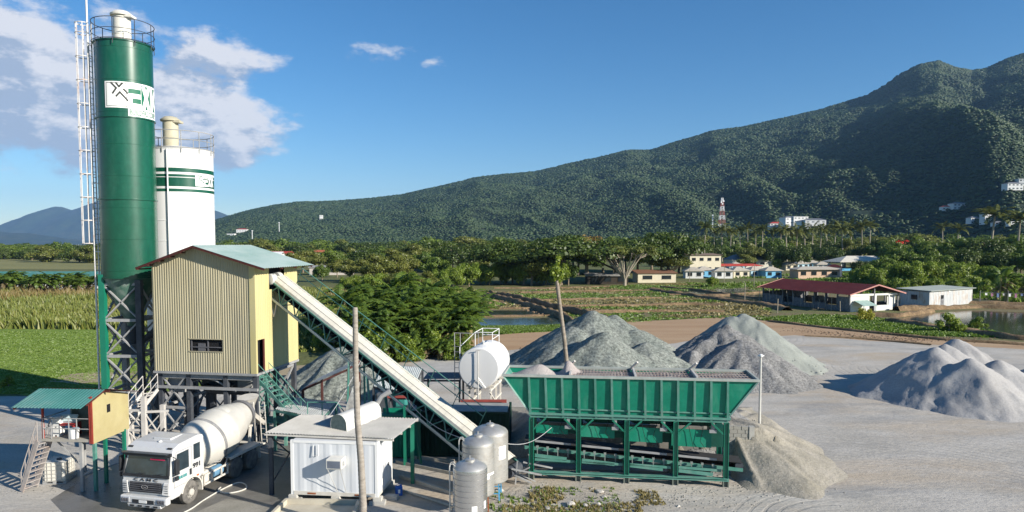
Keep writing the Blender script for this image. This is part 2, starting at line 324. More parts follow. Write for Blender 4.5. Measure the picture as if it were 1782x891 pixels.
# ponds
water_m = mat('pond_water', (.035, .045, .035), .06, var=.2, scale=.1, bump=.012, bscale=1.2, spec=.6)
for pts in (((822, 554), (968, 553), (985, 566), (822, 569)), ((822, 541), (935, 539), (955, 549), (822, 551)), ((822, 527), (900, 526), (915, 534), (822, 537)), ((1165, 506), (1285, 502), (1322, 507), (1250, 513), (1175, 512)), ((1230, 517), (1335, 510), (1350, 522), (1330, 527), (1262, 524)), ((1560, 556), (1600, 546), (1690, 541), (1800, 544), (1900, 548), (1900, 590), (1760, 584), (1640, 568)),
            ((850, 519), (935, 519), (955, 524), (845, 525)), ((1030, 526), (1120, 524), (1150, 531), (1060, 534)), ((1500, 503), (1640, 500), (1800, 508), (1700, 512), (1560, 509))):
    poly_sheet('pond_water', [G2(*p) for p in pts], .022, water_m, jit=.4)
# dikes: ribbons of earth between the ponds
dike_m = mat('dike_earth', (.13, .085, .045), .95, col2=(.26, .18, .10), scale=.5, bump=.12, bscale=2, spk=.35, spkscale=3)
def ribbon(px, w, h, m, name, seg=1.0, grass=0):
    pts = [Vector((*G2(*p), 0)) for p in px]; line = []
    for a, b in zip(pts[:-1], pts[1:]):
        k = max(2, int((b-a).length/seg)); line += [a+(b-a)*(i/k) for i in range(k)]
    line.append(pts[-1]); n = len(line); V = []; Fc = []
    prof = ((-.5, -.05), (-.36, .55), (-.16, .95), (.16, 1.), (.36, .6), (.5, -.05))
    for i, p in enumerate(line):
        t = (line[min(i+1, n-1)]-line[max(i-1, 0)]).normalized(); s = Vector((-t.y, t.x, 0))
        for a, b in prof:
            f = float(fbm(np.array([p.x*.5+a*7]), np.array([p.y*.5+a*3]))[0])
            q = p+s*(a*w*.75*(.7+.7*f)); V.append((q.x, q.y, max(-.05, b*h*.6*(.35+1.3*f)) if b > 0 else -.05))
    for i in range(n-1):
        for j in range(5): Fc.append((i*6+j, i*6+j+1, i*6+7+j, i*6+6+j))
    o = link(name, npmesh(name, V, Fc, m)); o['kind'] = 'structure'; return o
for k, (px, w, h) in enumerate(((((838, 513), (880, 523), (930, 537), (985, 556), (1010, 574)), 1.6, 1.5), (((852, 512), (905, 522), (960, 535), (1030, 552), (1060, 562)), 1.4, 1.5), (((815, 538), (870, 538), (935, 537)), 1.2, .5), (((815, 552), (900, 551), (975, 550)), 1.3, .5),
                               (((815, 526), (905, 525)), 1.2, .5), (((940, 523), (1040, 521), (1150, 519)), 1.4, .6), (((965, 534), (1080, 533), (1200, 531), (1260, 533)), 1.4, .7), (((1010, 545), (1130, 543), (1260, 543)), 1.5, .7),
                               (((1130, 505), (1190, 514), (1260, 524), (1330, 532), (1370, 541)), 3.0, 1.1), (((1150, 500), (1210, 505), (1290, 516), (1345, 522)), 1.6, .7), (((1165, 514), (1250, 515), (1330, 509)), 2, .6), (((905, 510), (1000, 508), (1130, 506)), 1.5, .6), (((860, 502), (960, 502), (1060, 500)), 1.5, .6),
                               (((1545, 560), (1640, 573), (1760, 590), (1900, 600)), 2.2, 1.0), (((1560, 541), (1700, 536), (1800, 539), (1900, 541)), 2.2, 1.2), (((1680, 528), (1760, 530), (1850, 533)), 2.0, .8), (((1340, 560), (1480, 576), (1640, 592), (1800, 602)), 1.0, .5), (((1400, 585), (1500, 590), (1620, 601)), .7, .3),
                               (((1490, 549), (1560, 552), (1620, 543)), 1.8, .9))):
    ribbon(px, w, h, dike_m, 'earth_bank')

# ---------------------------------------------------------------- grass
def tufts(name, region, n, hmin, hmax, w, m, mask=None, lean=.25, z0=0.):
    x = rng.uniform(region[0], region[1], n*2); y = rng.uniform(region[2], region[3], n*2)
    keep = np.ones(len(x), bool) if mask is None else mask(x, y)
    x = x[keep][:n]; y = y[keep][:n]; n = len(x); nb = 4
    V = np.zeros((n, nb, 3, 3)); hh = rng.uniform(hmin, hmax, n)*(.4+1.2*fbm(x*.12, y*.12, 3))
    for b in range(nb):
        a = rng.uniform(0, 6.283, n); r = rng.uniform(0, w*.8, n); bx = x+np.cos(a)*r; by = y+np.sin(a)*r
        p = rng.uniform(0, 6.283, n); ww = w*.5*rng.uniform(.5, 1.2, n); h = hh*rng.uniform(.6, 1.1, n)
        V[:, b, 0] = np.stack([bx-np.cos(p)*ww, by-np.sin(p)*ww, np.full(n, z0)], 1); V[:, b, 1] = np.stack([bx+np.cos(p)*ww, by+np.sin(p)*ww, np.full(n, z0)], 1)
        V[:, b, 2] = np.stack([bx+rng.normal(0, lean, n)*h-.15*h, by+rng.normal(0, lean, n)*h, z0+h], 1)
    Fc = np.arange(n*nb*3).reshape(-1, 3)
    o = link(name, npmesh(name, V.reshape(-1, 3), Fc, m)); o['kind'] = 'stuff'; return o
def inpoly(pts):
    P_ = np.array(pts)
    def f(x, y):
        c = np.zeros(len(x), bool); j = len(P_)-1
        for i in range(len(P_)):
            xi, yi = P_[i]; xj, yj = P_[j]
            c ^= ((yi > y) != (yj > y)) & (x < (xj-xi)*(y-yi)/((yj-yi) if yj != yi else 1e-9)+xi); j = i
        return c
    return f
gr_tall = leafmat('tall_grass', (.105, .17, .025), (.26, .255, .06), .3)
gr_red = leafmat('reed_grass', (.21, .155, .05), (.30, .22, .08), .3)
gr_green = leafmat('green_grass', (.08, .16, .015), (.18, .26, .035), .35)
gr_lawn = leafmat('lawn_grass', (.10, .18, .022), (.18, .25, .04), .35)
gr_dry = leafmat('dry_grass', (.20, .17, .06), (.34, .28, .12), .3)
tall = inpoly([G2(*p) for p in ((-200, 574), (0, 572), (200, 574), (420, 578), (600, 590), (600, 516), (-200, 516))])
tufts('tall_grass', (-150, -20, 90, 200), 52000, .9, 2.0, .55, gr_tall, tall)
tufts('reed_grass', (-150, -20, 90, 170), 15000, 1.4, 2.7, .4, gr_red, lambda x, y: tall(x, y) & (fbm(x*.07+3, y*.07, 3) > .54))
lawnp = inpoly([G2(*p) for p in ((-200, 686), (-200, 576), (420, 578), (430, 640), (330, 672), (180, 684), (40, 686))])
tufts('short_grass', (-80, -20, 50, 100), 26000, .03, .12, .3, gr_lawn, lawnp)
rg = inpoly([G2(*p) for p in ((1315, 556), (1400, 549), (1480, 549), (1580, 560), (1700, 572), (1790, 590), (1600, 584), (1450, 572))])
tufts('green_grass', (35, 120, 75, 125), 26000, .12, .42, .5, gr_green, rg)
tufts('green_grass', (-10, 12, 90, 105), 9000, .12, .4, .4, gr_green, inpoly([G2(*p) for p in ((820, 570), (990, 566), (1010, 574), (900, 580), (820, 586))]))
pad = inpoly([G2(*p) for p in ((815, 572), (815, 512), (1000, 500), (1200, 492), (1340, 494), (1340, 552), (1180, 555), (960, 572))])
ponds = [inpoly([G2(*p) for p in q]) for q in (((818, 552), (970, 551), (990, 567), (818, 571)), ((818, 539), (937, 537), (957, 550), (818, 552)), ((1160, 507), (1290, 501), (1325, 506), (1250, 514), (1175, 513)), ((1225, 518), (1335, 509), (1350, 522), (1330, 528), (1262, 525)))]
def dry(x, y):
    k = pad(x, y)
    for q in ponds: k &= ~q(x, y)
    return k
tufts('paddy_grass', (-20, 100, 95, 230), 17000, .06, .3, .7, gr_green, lambda x, y: dry(x, y) & (fbm(x*.05, y*.12+9, 3) > .5))
tufts('paddy_stubble', (-20, 100, 95, 230), 11000, .06, .35, .7, gr_dry, lambda x, y: dry(x, y) & (fbm(x*.05, y*.12+9, 3) < .53))
far_r = inpoly([G2(*p) for p in ((1180, 497), (1300, 480), (1480, 476), (1900, 480), (1900, 540), (1700, 520), (1500, 512), (1330, 506))])
tufts('field_grass', (50, 260, 120, 290), 16000, .3, .9, .9, gr_green, lambda x, y: far_r(x, y) & (fbm(x*.04, y*.08+2, 3) > .45))
tufts('mid_grass', (-60, 10, 75, 180), 12000, .3, .9, .6, gr_tall, inpoly([G2(*p) for p in ((420, 640), (420, 500), (830, 505), (815, 600), (700, 618), (560, 632))]))
tufts('weeds', (-1, 7, 28, 34), 1700, .06, .3, .10, gr_dry, lambda x, y: (fbm(x*.6, y*.6+4, 3) > .5) & (y < 33.2-.12*x))
tufts('weeds', (-1, 5, 28, 33), 500, .06, .25, .10, gr_green, lambda x, y: (fbm(x*.8+5, y*.8+4, 3) > .52))

# ---------------------------------------------------------------- mountains
ridge = [(-400, 415), (240, 410), (330, 400), (380, 383), (420, 371), (450, 363), (490, 356), (520, 352), (575, 351), (640, 346), (700, 339), (740, 329), (780, 321), (830, 309), (880, 303), (930, 299), (985, 286), (1030, 277), (1090, 261), (1130, 262), (1165, 250), (1200, 240), (1240, 228), (1280, 222), (1350, 208), (1420, 191), (1460, 178), (1500, 166), (1530, 149), (1560, 127), (1590, 112), (1622, 107), (1650, 118), (1680, 123), (1705, 119), (1740, 102), (1782, 89), (1860, 60), (1960, 50), (2150, 70), (2500, 120)]
rx = np.array([a for a, b in ridge], float); ry = np.array([b for a, b in ridge], float)
def ridge_y(px): return np.interp(px, rx, ry)
def Y0(px): return np.interp(px, [300, 600, 1000, 1400, 1800, 2500], [1500, 1300, 1100, 800, 560, 500])
def Y1(px): return np.interp(px, [300, 600, 1000, 1400, 1800, 2500], [2900, 3200, 3300, 3100, 2900, 2700])
def mz(px, s):
    y1 = Y1(px); yy = (CY-ridge_y(px))/F; el = (-math.sin(TH)+yy*math.cos(TH))/(math.cos(TH)+yy*math.sin(TH)); H = 12+y1*el
    H = np.maximum(H, 5)
    Y = Y0(px)+(y1-Y0(px))*s; X = (px-CX)/F*Y
    f = np.where(s < 1, .12*s+.88*np.clip(s, 0, 1)**1.25, 1-.75*(s-1))
    g = fbm(px*.0065+s*2.6, s*3.4+px*.001, 4)-.5; rg_ = 1-np.abs(fbm(px*.0075+s*3.0+4, s*2.6-px*.004, 3)-.5)*4
    nz0 = 0; w = np.minimum(1, np.maximum(s, 0)*4)*np.minimum(1, np.abs(1-s)*4+.08)
    nz = (g*.30*np.minimum(H, 420)+rg_*.10*np.minimum(H, 420)+(fbm(X*.006, Y*.006, 4)-.5)*90*(.25+H/900)+(fbm(X*.02, Y*.02, 3)-.5)*26)*w
    # a spur on the right that comes forward and throws its shade into the valley behind it
    sp = np.exp(-((px-(1700-330*(s-.25)))/70.)**2)*np.exp(-((s-.3)/.22)**2)*70
    return X, Y, np.maximum(f*H+nz*.44+sp*np.clip((px-1400)/150, 0, 1), -2+0*X)
gx = np.linspace(300, 2150, 620); gs = np.linspace(-.02, 1.35, 200)
A, B_ = np.meshgrid(gx, gs, indexing='ij'); X, Y, Z = mz(A, B_); Z[:, 0] = -8; Z[:, -1] = -8
V = np.stack([X, Y, Z], -1).reshape(-1, 3); i = np.arange(len(gx)-1)[:, None]*len(gs)+np.arange(len(gs)-1)[None]
Fc = np.stack([i, i+len(gs), i+len(gs)+1, i+1], -1).reshape(-1, 4)
hill_m = mat('hill_forest_floor', (.010, .024, .012), .95, col2=(.026, .044, .018), scale=.008, detail=9, dirt=(.12, .10, .06), dscale=.004, damt=.35, bump=4, bscale=.05)
o = link('mountain', npmesh('mountain', V, Fc, hill_m, True)); o['kind'] = 'structure'
# forest canopy on the slopes: blobs of crowns, uncountable
def crown_cloud(name, X, Y, Z, rad, m, squash=.75, lo=.65, hi=1.3):
    t = (1+5**.5)/2; ico = np.array([(-1, t, 0), (1, t, 0), (-1, -t, 0), (1, -t, 0), (0, -1, t), (0, 1, t), (0, -1, -t), (0, 1, -t), (t, 0, -1), (t, 0, 1), (-t, 0, -1), (-t, 0, 1)])/math.sqrt(1+t*t)
    fc = np.array([(0, 11, 5), (0, 5, 1), (0, 1, 7), (0, 7, 10), (0, 10, 11), (1, 5, 9), (5, 11, 4), (11, 10, 2), (10, 7, 6), (7, 1, 8), (3, 9, 4), (3, 4, 2), (3, 2, 6), (3, 6, 8), (3, 8, 9), (4, 9, 5), (2, 4, 11), (6, 2, 10), (8, 6, 7), (9, 8, 1)])
    n = len(X); V = ico[None]*rad[:, None, None]*rng.uniform(lo, hi, (n, 12, 1)); V[:, :, 2] *= squash; V += np.stack([X, Y, Z], 1)[:, None]
    F_ = (fc[None]+(np.arange(n)*12)[:, None, None]).reshape(-1, 3)
    o = link(name, npmesh(name, V.reshape(-1, 3), F_, m, False)); o['kind'] = 'stuff'; return o
n = 230000; px = rng.uniform(330, 1870, n); s = rng.uniform(0, 1.03, n)
X, Y, Z = mz(px, s); keep = (rng.random(n) < Y/3300+.15) & (fbm(X*.004+7, Y*.004, 3) > .14)
X, Y, Z, px, s = X[keep], Y[keep], Z[keep], px[keep], s[keep]
forest_m = leafmat('forest_canopy', (.011, .031, .013), (.056, .088, .030), .0)
crown_cloud('mountain_forest', X, Y, Z+1, rng.uniform(2.0, 6.5, len(X))*(.35+Y/4300)*(.6+.9*fbm(X*.012, Y*.012, 3)), forest_m, .55, .4, 1.45)
# far volcano and lower blue hills
def far_range(name, prof, Yc, dep, m, nn=160):
    xs = np.array([p[0] for p in prof], float); ys = np.array([p[1] for p in prof], float); gx = np.linspace(xs[0], xs[-1], nn); gs = np.linspace(-1, 1, 31)
    A, B_ = np.meshgrid(gx, gs, indexing='ij'); yy = (CY-np.interp(A, xs, ys))/F; el = (-math.sin(TH)+yy*math.cos(TH))/(math.cos(TH)+yy*math.sin(TH)); H = np.maximum(12+Yc*el, 0)
    X = (A-CX)/F*Yc; Y = Yc+B_*dep; Z = H*np.clip(1-np.abs(B_)**1.3, 0, 1)+(fbm(A*.05, B_*3, 4)-.5)*H*.35*np.abs(B_)*(1-np.abs(B_))*2-3
    V = np.stack([X, Y, Z], -1).reshape(-1, 3); i = np.arange(nn-1)[:, None]*31+np.arange(30)[None]; Fc = np.stack([i, i+31, i+32, i+1], -1).reshape(-1, 4)
    o = link(name, npmesh(name, V, Fc, m, True)); o['kind'] = 'structure'
far_range('volcano', [(-60, 424), (0, 404), (30, 392), (60, 376), (85, 364), (100, 359), (113, 360), (125, 365), (137, 366), (155, 358), (180, 348), (210, 338), (240, 333), (270, 336), (300, 345), (340, 356), (380, 367), (412, 380), (440, 392), (500, 410), (560, 424)], 12500, 1800, hill_m)
far_range('blue_hills', [(-300, 416), (-150, 405), (-60, 398), (0, 402), (20, 405), (50, 405), (75, 409), (110, 414), (160, 419), (240, 423)], 8000, 900, hill_m)
def slope_point(px, py):
    s = np.linspace(0, 1, 900); X, Y, Z = mz(np.full(900, float(px)), s)
    d = ray(px, py); zr = CH+d.z/d.y*Y; k = np.argmax(Z >= zr) if (Z >= zr).any() else 5
    return Vector((float(X[k]), float(Y[k]), float(Z[k])))

# haze
mb = MB(); mb.bx(-11000, 9000, -300, 14800, -1, 1100)
hz = build('haze', mb, bpy.data.materials.new('haze_air')); hz['kind'] = 'stuff'
hm = hz.data.materials[0]; hm.use_nodes = True; nt = hm.node_tree; nt.nodes.clear()
ov = nt.nodes.new('ShaderNodeOutputMaterial'); pv = nt.nodes.new('ShaderNodeVolumePrincipled'); nt.links.new(pv.outputs[0], ov.inputs['Volume'])
pv.inputs['Color'].default_value = (.34, .60, 1, 1); pv.inputs['Density'].default_value = 4.2e-5; pv.inputs['Anisotropy'].default_value = .0
hm.cycles.homogeneous_volume = True
# ================================================================ VEGETATION
bark = mat('bark', (.16, .125, .09), .95, col2=(.26, .21, .15), scale=3, bump=.02, bscale=10)
pale_bark = mat('pale_bark', (.27, .235, .18), .95, col2=(.38, .335, .26), scale=3, bump=.02, bscale=10)
LV = dict(bright=leafmat('leaf_bright', (0.099, 0.176, 0.015), (0.288, 0.352, 0.036), .4), dark=leafmat('leaf_dark', (0.031, 0.065, 0.010), (0.109, 0.148, 0.020), .3),
          olive=leafmat('leaf_olive', (0.096, 0.129, 0.019), (0.236, 0.241, 0.045), .35), mid=leafmat('leaf_mid', (0.059, 0.117, 0.013), (0.186, 0.249, 0.029), .35), brown=leafmat('leaf_brown', (0.197, 0.124, 0.031), (0.343, 0.235, 0.057), .3),
          palm=leafmat('leaf_palm', (0.052, 0.081, 0.012), (0.152, 0.153, 0.030), .3), banana=leafmat('leaf_banana', (0.059, 0.114, 0.013), (0.163, 0.238, 0.033), .42), dead=leafmat('leaf_dead', (0.126, 0.097, 0.045), (0.227, 0.176, 0.090), .3),
          yellow=leafmat('leaf_yellow', (0.216, 0.249, 0.021), (0.515, 0.467, 0.046), .4), red=leafmat('blossom_red', (0.650, 0.034, 0.014), (.7, .08, .03), .3))
def leaves(blobs, n, size, z_floor=None):
    B = np.array(blobs, float); w = (B[:, 3]*B[:, 4]*B[:, 5])**(2/3); k = rng.choice(len(B), n, p=w/w.sum())
    d = rng.normal(0, 1, (n, 3)); d /= np.linalg.norm(d, axis=1)[:, None]; r = rng.random(n)**.45*.95
    lump = .72+.55*vnoise(d[:, 0]*2.6+k*3.1+8, d[:, 1]*2.6+d[:, 2]*2.1+k*1.7+8)
    C = B[k, :3]+d*B[k, 3:6]*(r*lump)[:, None]
    nrm = d+rng.normal(0, .55, (n, 3))+np.array([0, 0, .35]); nrm /= np.linalg.norm(nrm, axis=1)[:, None]
    t = np.cross(nrm, rng.normal(0, 1, (n, 3))); t /= np.linalg.norm(t, axis=1)[:, None]; b = np.cross(nrm, t)
    s = (size*rng.uniform(.55, 1.3, n))[:, None]
    V = np.stack([C+t*s, C+b*s*.62, C-t*s*.9, C-b*s*.55], 1); return V.reshape(-1, 3), np.arange(n*4).reshape(-1, 4)
def tree_proto(name, cat, leaf, n, size, blobs, trunk, branches, bk=bark, flowers=None):
    root = thing(name, 'x', cat)
    V, Fc = leaves(blobs, int(n*1.75), size*.74); c = link('crown', npmesh('crown', V, Fc, LV[leaf]), root)
    if flowers:
        V, Fc = leaves(flowers, 160, .4); link('blossom', npmesh('blossom', V, Fc, LV['red']), root)
    m = MB(); m.tube(trunk[0], trunk[1], 7)
    for p, r in branches: m.tube(p, r, 5)
    build('trunk', m, bk, root, smooth=True); return root
PROTO = {}
def rnd_blobs(w, h0, h1, k, rr, flat=.7, seed=0):
    g = random.Random(seed); out = []
    for i in range(k):
        a = g.uniform(0, 6.28); q = g.random()**.6; z = h0+(h1-h0)*g.random()*(1-.45*q)
        r = rr*g.uniform(.7, 1.25); out.append((math.cos(a)*q*w, math.sin(a)*q*w, z, r, r, r*flat))
    return out
def round_tree(key, cat, leaf, w, h, n, size, k, seed, flat=.75, base=.22, bk=bark, flowers=None):
    g = random.Random(seed); bl = rnd_blobs(w*.68, h*(base+.12), h*.86, k, w*.38, flat, seed)
    tr = ([(0, 0, -.1), (g.uniform(-.2, .2), g.uniform(-.2, .2), h*.3), (g.uniform(-.4, .4), g.uniform(-.4, .4), h*.72)], [.06*h*.45+.06, .05*h*.4, .02*h])
    br = [([(0, 0, h*.28), (b[0]*.5, b[1]*.5, h*.28+(b[2]-h*.28)*.6), (b[0]*.9, b[1]*.9, b[2])], [.022*h, .014*h, .005*h]) for b in bl[:8]]
    PROTO[key] = (tree_proto(cat, 'tree', leaf, n, size, bl, tr, br, bk, flowers), h)
round_tree('a', 'leafy_tree', 'mid', 5, 9, 4200, .36, 14, 1)
round_tree('b', 'leafy_tree', 'dark', 6, 11, 4600, .42, 16, 2)
round_tree('c', 'leafy_tree', 'olive', 5.5, 10, 4200, .38, 15, 3, .6)
round_tree('d', 'leafy_tree', 'bright', 4.5, 8, 4200, .34, 15, 4, .9, .05)
round_tree('e', 'rain_tree', 'dark', 9, 11, 5200, .42, 24, 5, .32, .42)
round_tree('f', 'rain_tree', 'olive', 9, 11, 4300, .40, 22, 6, .28, .45, pale_bark)
round_tree('g', 'flame_tree', 'mid', 6, 9, 3600, .4, 14, 8, flowers=[(2, -4.5, 6, 1.2, 1.2, .8), (0, -4.4, 6.4, .8, .8, .6)])
round_tree('sh', 'shrub', 'yellow', 1.6, 2.6, 1400, .16, 9, 9, .8, .02)
round_tree('sb', 'shrub', 'bright', 2.2, 3.2, 1600, .2, 10, 10, .8, .0)
round_tree('bd', 'dry_tree', 'brown', 5, 9, 2200, .34, 12, 11, .7, .25, pale_bark)
def frond(m_, base, az, el0, L_, wid, nseg, droop, tatter=0., g=random, flip=0):
    # one palm or banana leaf as an arched blade folded along its rib, with notches where it is tattered
    p = Vector(base); el = el0; pts = [p.copy()]
    for i in range(nseg):
        p = p+Vector((math.cos(az)*math.cos(el), math.sin(az)*math.cos(el), math.sin(el)))*(L_/nseg); el -= droop/nseg*(.6+.8*i/nseg); pts.append(p.copy())
    s = Vector((-math.sin(az), math.cos(az), 0))
    for side in (-1, 1):
        for i in range(nseg):
            f0 = i/nseg; f1 = (i+1)/nseg; w0 = wid*math.sin(math.pi*min(1, .08+f0*.95))**.6; w1 = wid*math.sin(math.pi*min(.98, .08+f1*.95))**.6
            if tatter:
                k = max(1, int(tatter))
                for q in range(k):
                    a = pts[i].lerp(pts[i+1], q/k); b = pts[i].lerp(pts[i+1], (q+.93)/k); ww = w0+(w1-w0)*q/k; dz = -ww*g.uniform(.15, .75)
                    out = s*side*ww*g.uniform(.75, 1.05)+Vector((0, 0, dz))+(pts[i+1]-pts[i]).normalized()*ww*.35
                    m_.add([a, b, b+out*.97, a+out], [(0, 1, 2, 3)])
            else:
                m_.add([pts[i], pts[i+1], pts[i+1]+s*side*w1+Vector((0, 0, -w1*.3)), pts[i]+s*side*w0+Vector((0, 0, -w0*.3))], [(0, 1, 2, 3)])
def palm(key, h, nf, L_, seed, leaf='palm'):
    g = random.Random(seed); root = thing('coconut_palm', 'x', 'palm tree'); lean = g.uniform(-.6, .6)
    pts = [(lean*(i/6)**1.6, 0, h*i/6-.1*(i == 0)) for i in range(7)]; m = MB(); m.tube(pts, [.2-.012*i for i in range(7)], 7); build('trunk', m, pale_bark, root, smooth=True)
    c = MB()
    for i in range(nf): frond(c, pts[-1], i*6.283/nf*1.0+g.uniform(-.3, .3), g.uniform(-.2, 1.25), L_*g.uniform(.8, 1.1), .55, 6, g.uniform(1.2, 2.0), 4, g)
    build('fronds', c, LV[leaf], root); PROTO[key] = (root, h)
palm('p1', 11, 20, 3.6, 1); palm('p2', 8.5, 18, 3.4, 2)
def banana(key, n, h, seed, wind=0., leaf='banana', spread=.9):
    g = random.Random(seed); root = thing('banana_plant', 'x', 'banana plant'); c = MB(); s = MB(); dd = MB()
    for k in range(n):
        bx, by = g.uniform(-spread, spread), g.uniform(-spread, spread); hh = h*g.uniform(.45, .72)
        s.tube([(bx, by, -.1), (bx+.1, by, hh*.6), (bx+.25*wind, by, hh)], [.16, .13, .08], 7)
        for i in range(8):
            a = g.uniform(0, 6.283)
            if wind and math.cos(a) < 0 and g.random() < .6: a = g.uniform(-.9, .9)
            frond(c, (bx+.25*wind, by, hh), a, g.uniform(.35, 1.35), h*g.uniform(.42, .60), .26+.03*h, 9, g.uniform(1.2, 2.6), 2, g)
        for i in range(5): frond(dd, (bx+.1, by, hh*g.uniform(.55, .9)), g.uniform(0, 6.28), -.3, hh*.5, .26, 5, 1.2, 2, g)
    build('stems', s, mat('banana_stem', (.16, .17, .06), .8, col2=(.27, .2, .1), scale=3), root); build('fronds', c, LV[leaf], root); build('dead_leaves', dd, LV['dead'], root); PROTO[key] = (root, h)
banana('n1', 3, 6.5, 1, 1.); banana('n2', 2, 5.5, 2, 1.); banana('n3', 3, 3.6, 3, .6); banana('n4', 4, 7.5, 4, 1., spread=1.3)
used = set()
def plant(key, x, y, h, label, group=None, z=0., sw=1.):
    root, h0 = PROTO[key]; k = h/h0; rz = random.uniform(0, 6.28)
    if key[0] == 'n': rz = random.uniform(-.5, .5)+ (2.6 if key != 'n3' else 0)*0
    sc = (k*sw*random.uniform(.9, 1.1), k*sw*random.uniform(.9, 1.1), k)
    if key not in used:
        used.add(key); root.location = (x, y, z); root.rotation_euler = (0, 0, rz); root.scale = sc; root['label'] = label
        if group: root['group'] = group
        return root
    return copy_tree(root, (x, y, z), rz, sc, label, group)
def at_px(key, px, pyb, pyt, label, group=None, sw=1.):
    g = G(px, pyb); h = P(px, pyt, g.y).z; return plant(key, g.x, g.y, h, label, group, 0, sw)

# belt of trees across the middle
def ordn(i): return ('leftmost' if i == 0 else '%d%s' % (i+1, {1: 'nd', 2: 'rd', 20: 'st', 21: 'nd', 22: 'rd', 30: 'st', 31: 'nd', 32: 'rd'}.get(i, 'th'))) if i else '1st'
def belt(keys, px0, px1, step, d0, d1, topf, label, group, sw=1., hj=.12, sink=.0):
    px = px0; made = []
    while px < px1:
        d = random.uniform(d0, d1); top = topf(px); x = (px-CX)/F*d
        if abs(x/d) > .79: px += step; continue
        h = P(px, top, d).z*random.uniform(1-hj*1.6, 1+hj*.3)
        k = random.choice(keys); made.append(plant(k, x, d, max(h, 2)*(1+sink), label.replace('*', {'a': 'green', 'b': 'dark green', 'c': 'olive green', 'd': 'bright green', 'e': 'flat-topped dark', 'f': 'flat-topped olive', 'g': 'red flowering', 'p': 'tall coconut', 'n': 'banana'}.get(k[0], 'green')), group, -sink*max(h, 2), sw))
        px += step*random.uniform(.7, 1.3)
    vis = sorted([o for o in made if abs(o.location.x/o.location.y) < .78], key=lambda o: o.location.x/o.location.y)
    for i, o in enumerate(vis): o['label'] = ordn(i)+' from left, '+o['label']
ip = lambda *a: (lambda x: float(np.interp(x, [p[0] for p in a], [p[1] for p in a])))
belt(['a', 'c', 'b', 'c'], 430, 800, 24, 270, 330, ip((430, 440), (500, 432), (560, 425), (620, 422), (700, 418), (780, 417), (800, 414)), '* tree in the rear belt right of the mixing house', 'rear tree belt behind the conveyor', 1.1)
belt(['c', 'a', 'c'], 560, 780, 26, 205, 245, ip((560, 450), (620, 438), (700, 432), (780, 428)), '* tree in the belt above the banana clump', 'middle tree belt above the banana clump', 1.0)
belt(['b', 'e', 'b'], 765, 1000, 26, 270, 320, ip((765, 412), (800, 406), (850, 408), (900, 405), (960, 402), (1000, 402)), '* tree in the tall rear belt behind the broken palm trunk', 'tall rear belt left of the big rain tree', 1.1)
belt(['d', 'a', 'd'], 800, 1000, 20, 188, 208, ip((800, 448), (860, 440), (930, 440), (1000, 446)), '* bushy tree at the edge of the flooded paddies', 'bushy trees edging the paddies', 1.05)
belt(['d', 'c', 'd'], 600, 800, 24, 150, 185, ip((600, 470), (700, 462), (800, 450)), '* bushy tree right behind the banana clump', 'bushy trees behind the banana clump', 1.0)
belt(['b', 'e', 'a'], 985, 1200, 24, 250, 300, ip((985, 400), (1040, 403), (1100, 400), (1130, 392), (1160, 390), (1195, 410)), '* tree in the tall rear belt behind the spreading rain tree', 'tall rear belt behind the spreading rain tree', 1.15)
for k, (key, px, pb, pt, l, sw) in enumerate((('e', 1070, 492, 408, 'dark flat-topped tree crowding behind the spreading rain tree', 1.3), ('e', 975, 496, 404, 'wide dark rain tree just right of the broken palm trunk', 1.3), ('e', 880, 494, 412, 'wide dark rain tree left of the broken palm trunk', 1.2), ('e', 1150, 488, 394, 'tallest round dark tree above the paddies, left of the two-storey house', 1.0),
        ('f', 1168, 489, 440, 'low spreading olive rain tree beside the cream wall', 1.15), ('b', 1380, 470, 418, 'dark tree behind the resort cottages', 1.2), ('b', 1440, 468, 420, 'dark tree behind the pale pavilion roof', 1.1))):
    at_px(key, px, pb, pt, l, None, sw)
at_px('bd', 1020, 478, 392, 'dry pale bare-branched tree rising above the dark belt', None, .9)
for k, (a, b, c) in enumerate(((700, 487, 432), (832, 480, 436), (925, 497, 425))): at_px('c', a, b, c, ('olive tree with an open crown above the conveyor', 'olive tree over the paddy edge bushes', 'thin olive tree beside the leafy palm stump')[k])
belt(['b', 'a', 'b', 'c'], 1195, 1560, 24, 330, 430, ip((1195, 418), (1260, 412), (1330, 410), (1400, 408), (1480, 410), (1560, 404)), '* tree in the dark belt behind the resort', 'dark tree belt behind the resort cottages', 1.0)
belt(['b', 'b', 'a'], 1540, 1900, 24, 250, 330, ip((1540, 402), (1620, 404), (1680, 398), (1760, 396), (1900, 385)), '* tree in the tall right belt', 'tall dark belt behind the white shack', 1.05)
belt(['b', 'a'], 1500, 1900, 34, 210, 240, ip((1500, 442), (1560, 420), (1620, 430), (1700, 414), (1780, 412), (1900, 400)), '* tree in front of the tall right belt', 'nearer trees above the white shack', 1.0)
belt(['d', 'sb', 'd'], 1490, 1760, 17, 185, 215, ip((1490, 458), (1550, 446), (1640, 443), (1700, 452), (1760, 458)), '* bush in the thicket behind the red-roofed shed', 'green thicket behind the shed', 1.0)
belt(['sb', 'd'], 1560, 1780, 18, 150, 175, ip((1560, 480), (1640, 476), (1780, 478)), '* low bush between thicket and white shack', 'low bushes behind the white shack', 1.1)
belt(['p1', 'p2'], 1225, 1520, 15, 340, 470, ip((1225, 396), (1290, 398), (1340, 397), (1420, 396), (1470, 388), (1500, 387), (1520, 398)), '* palm in the grove below the mountain', 'coconut palms in the grove below the mountain', .95, .08)
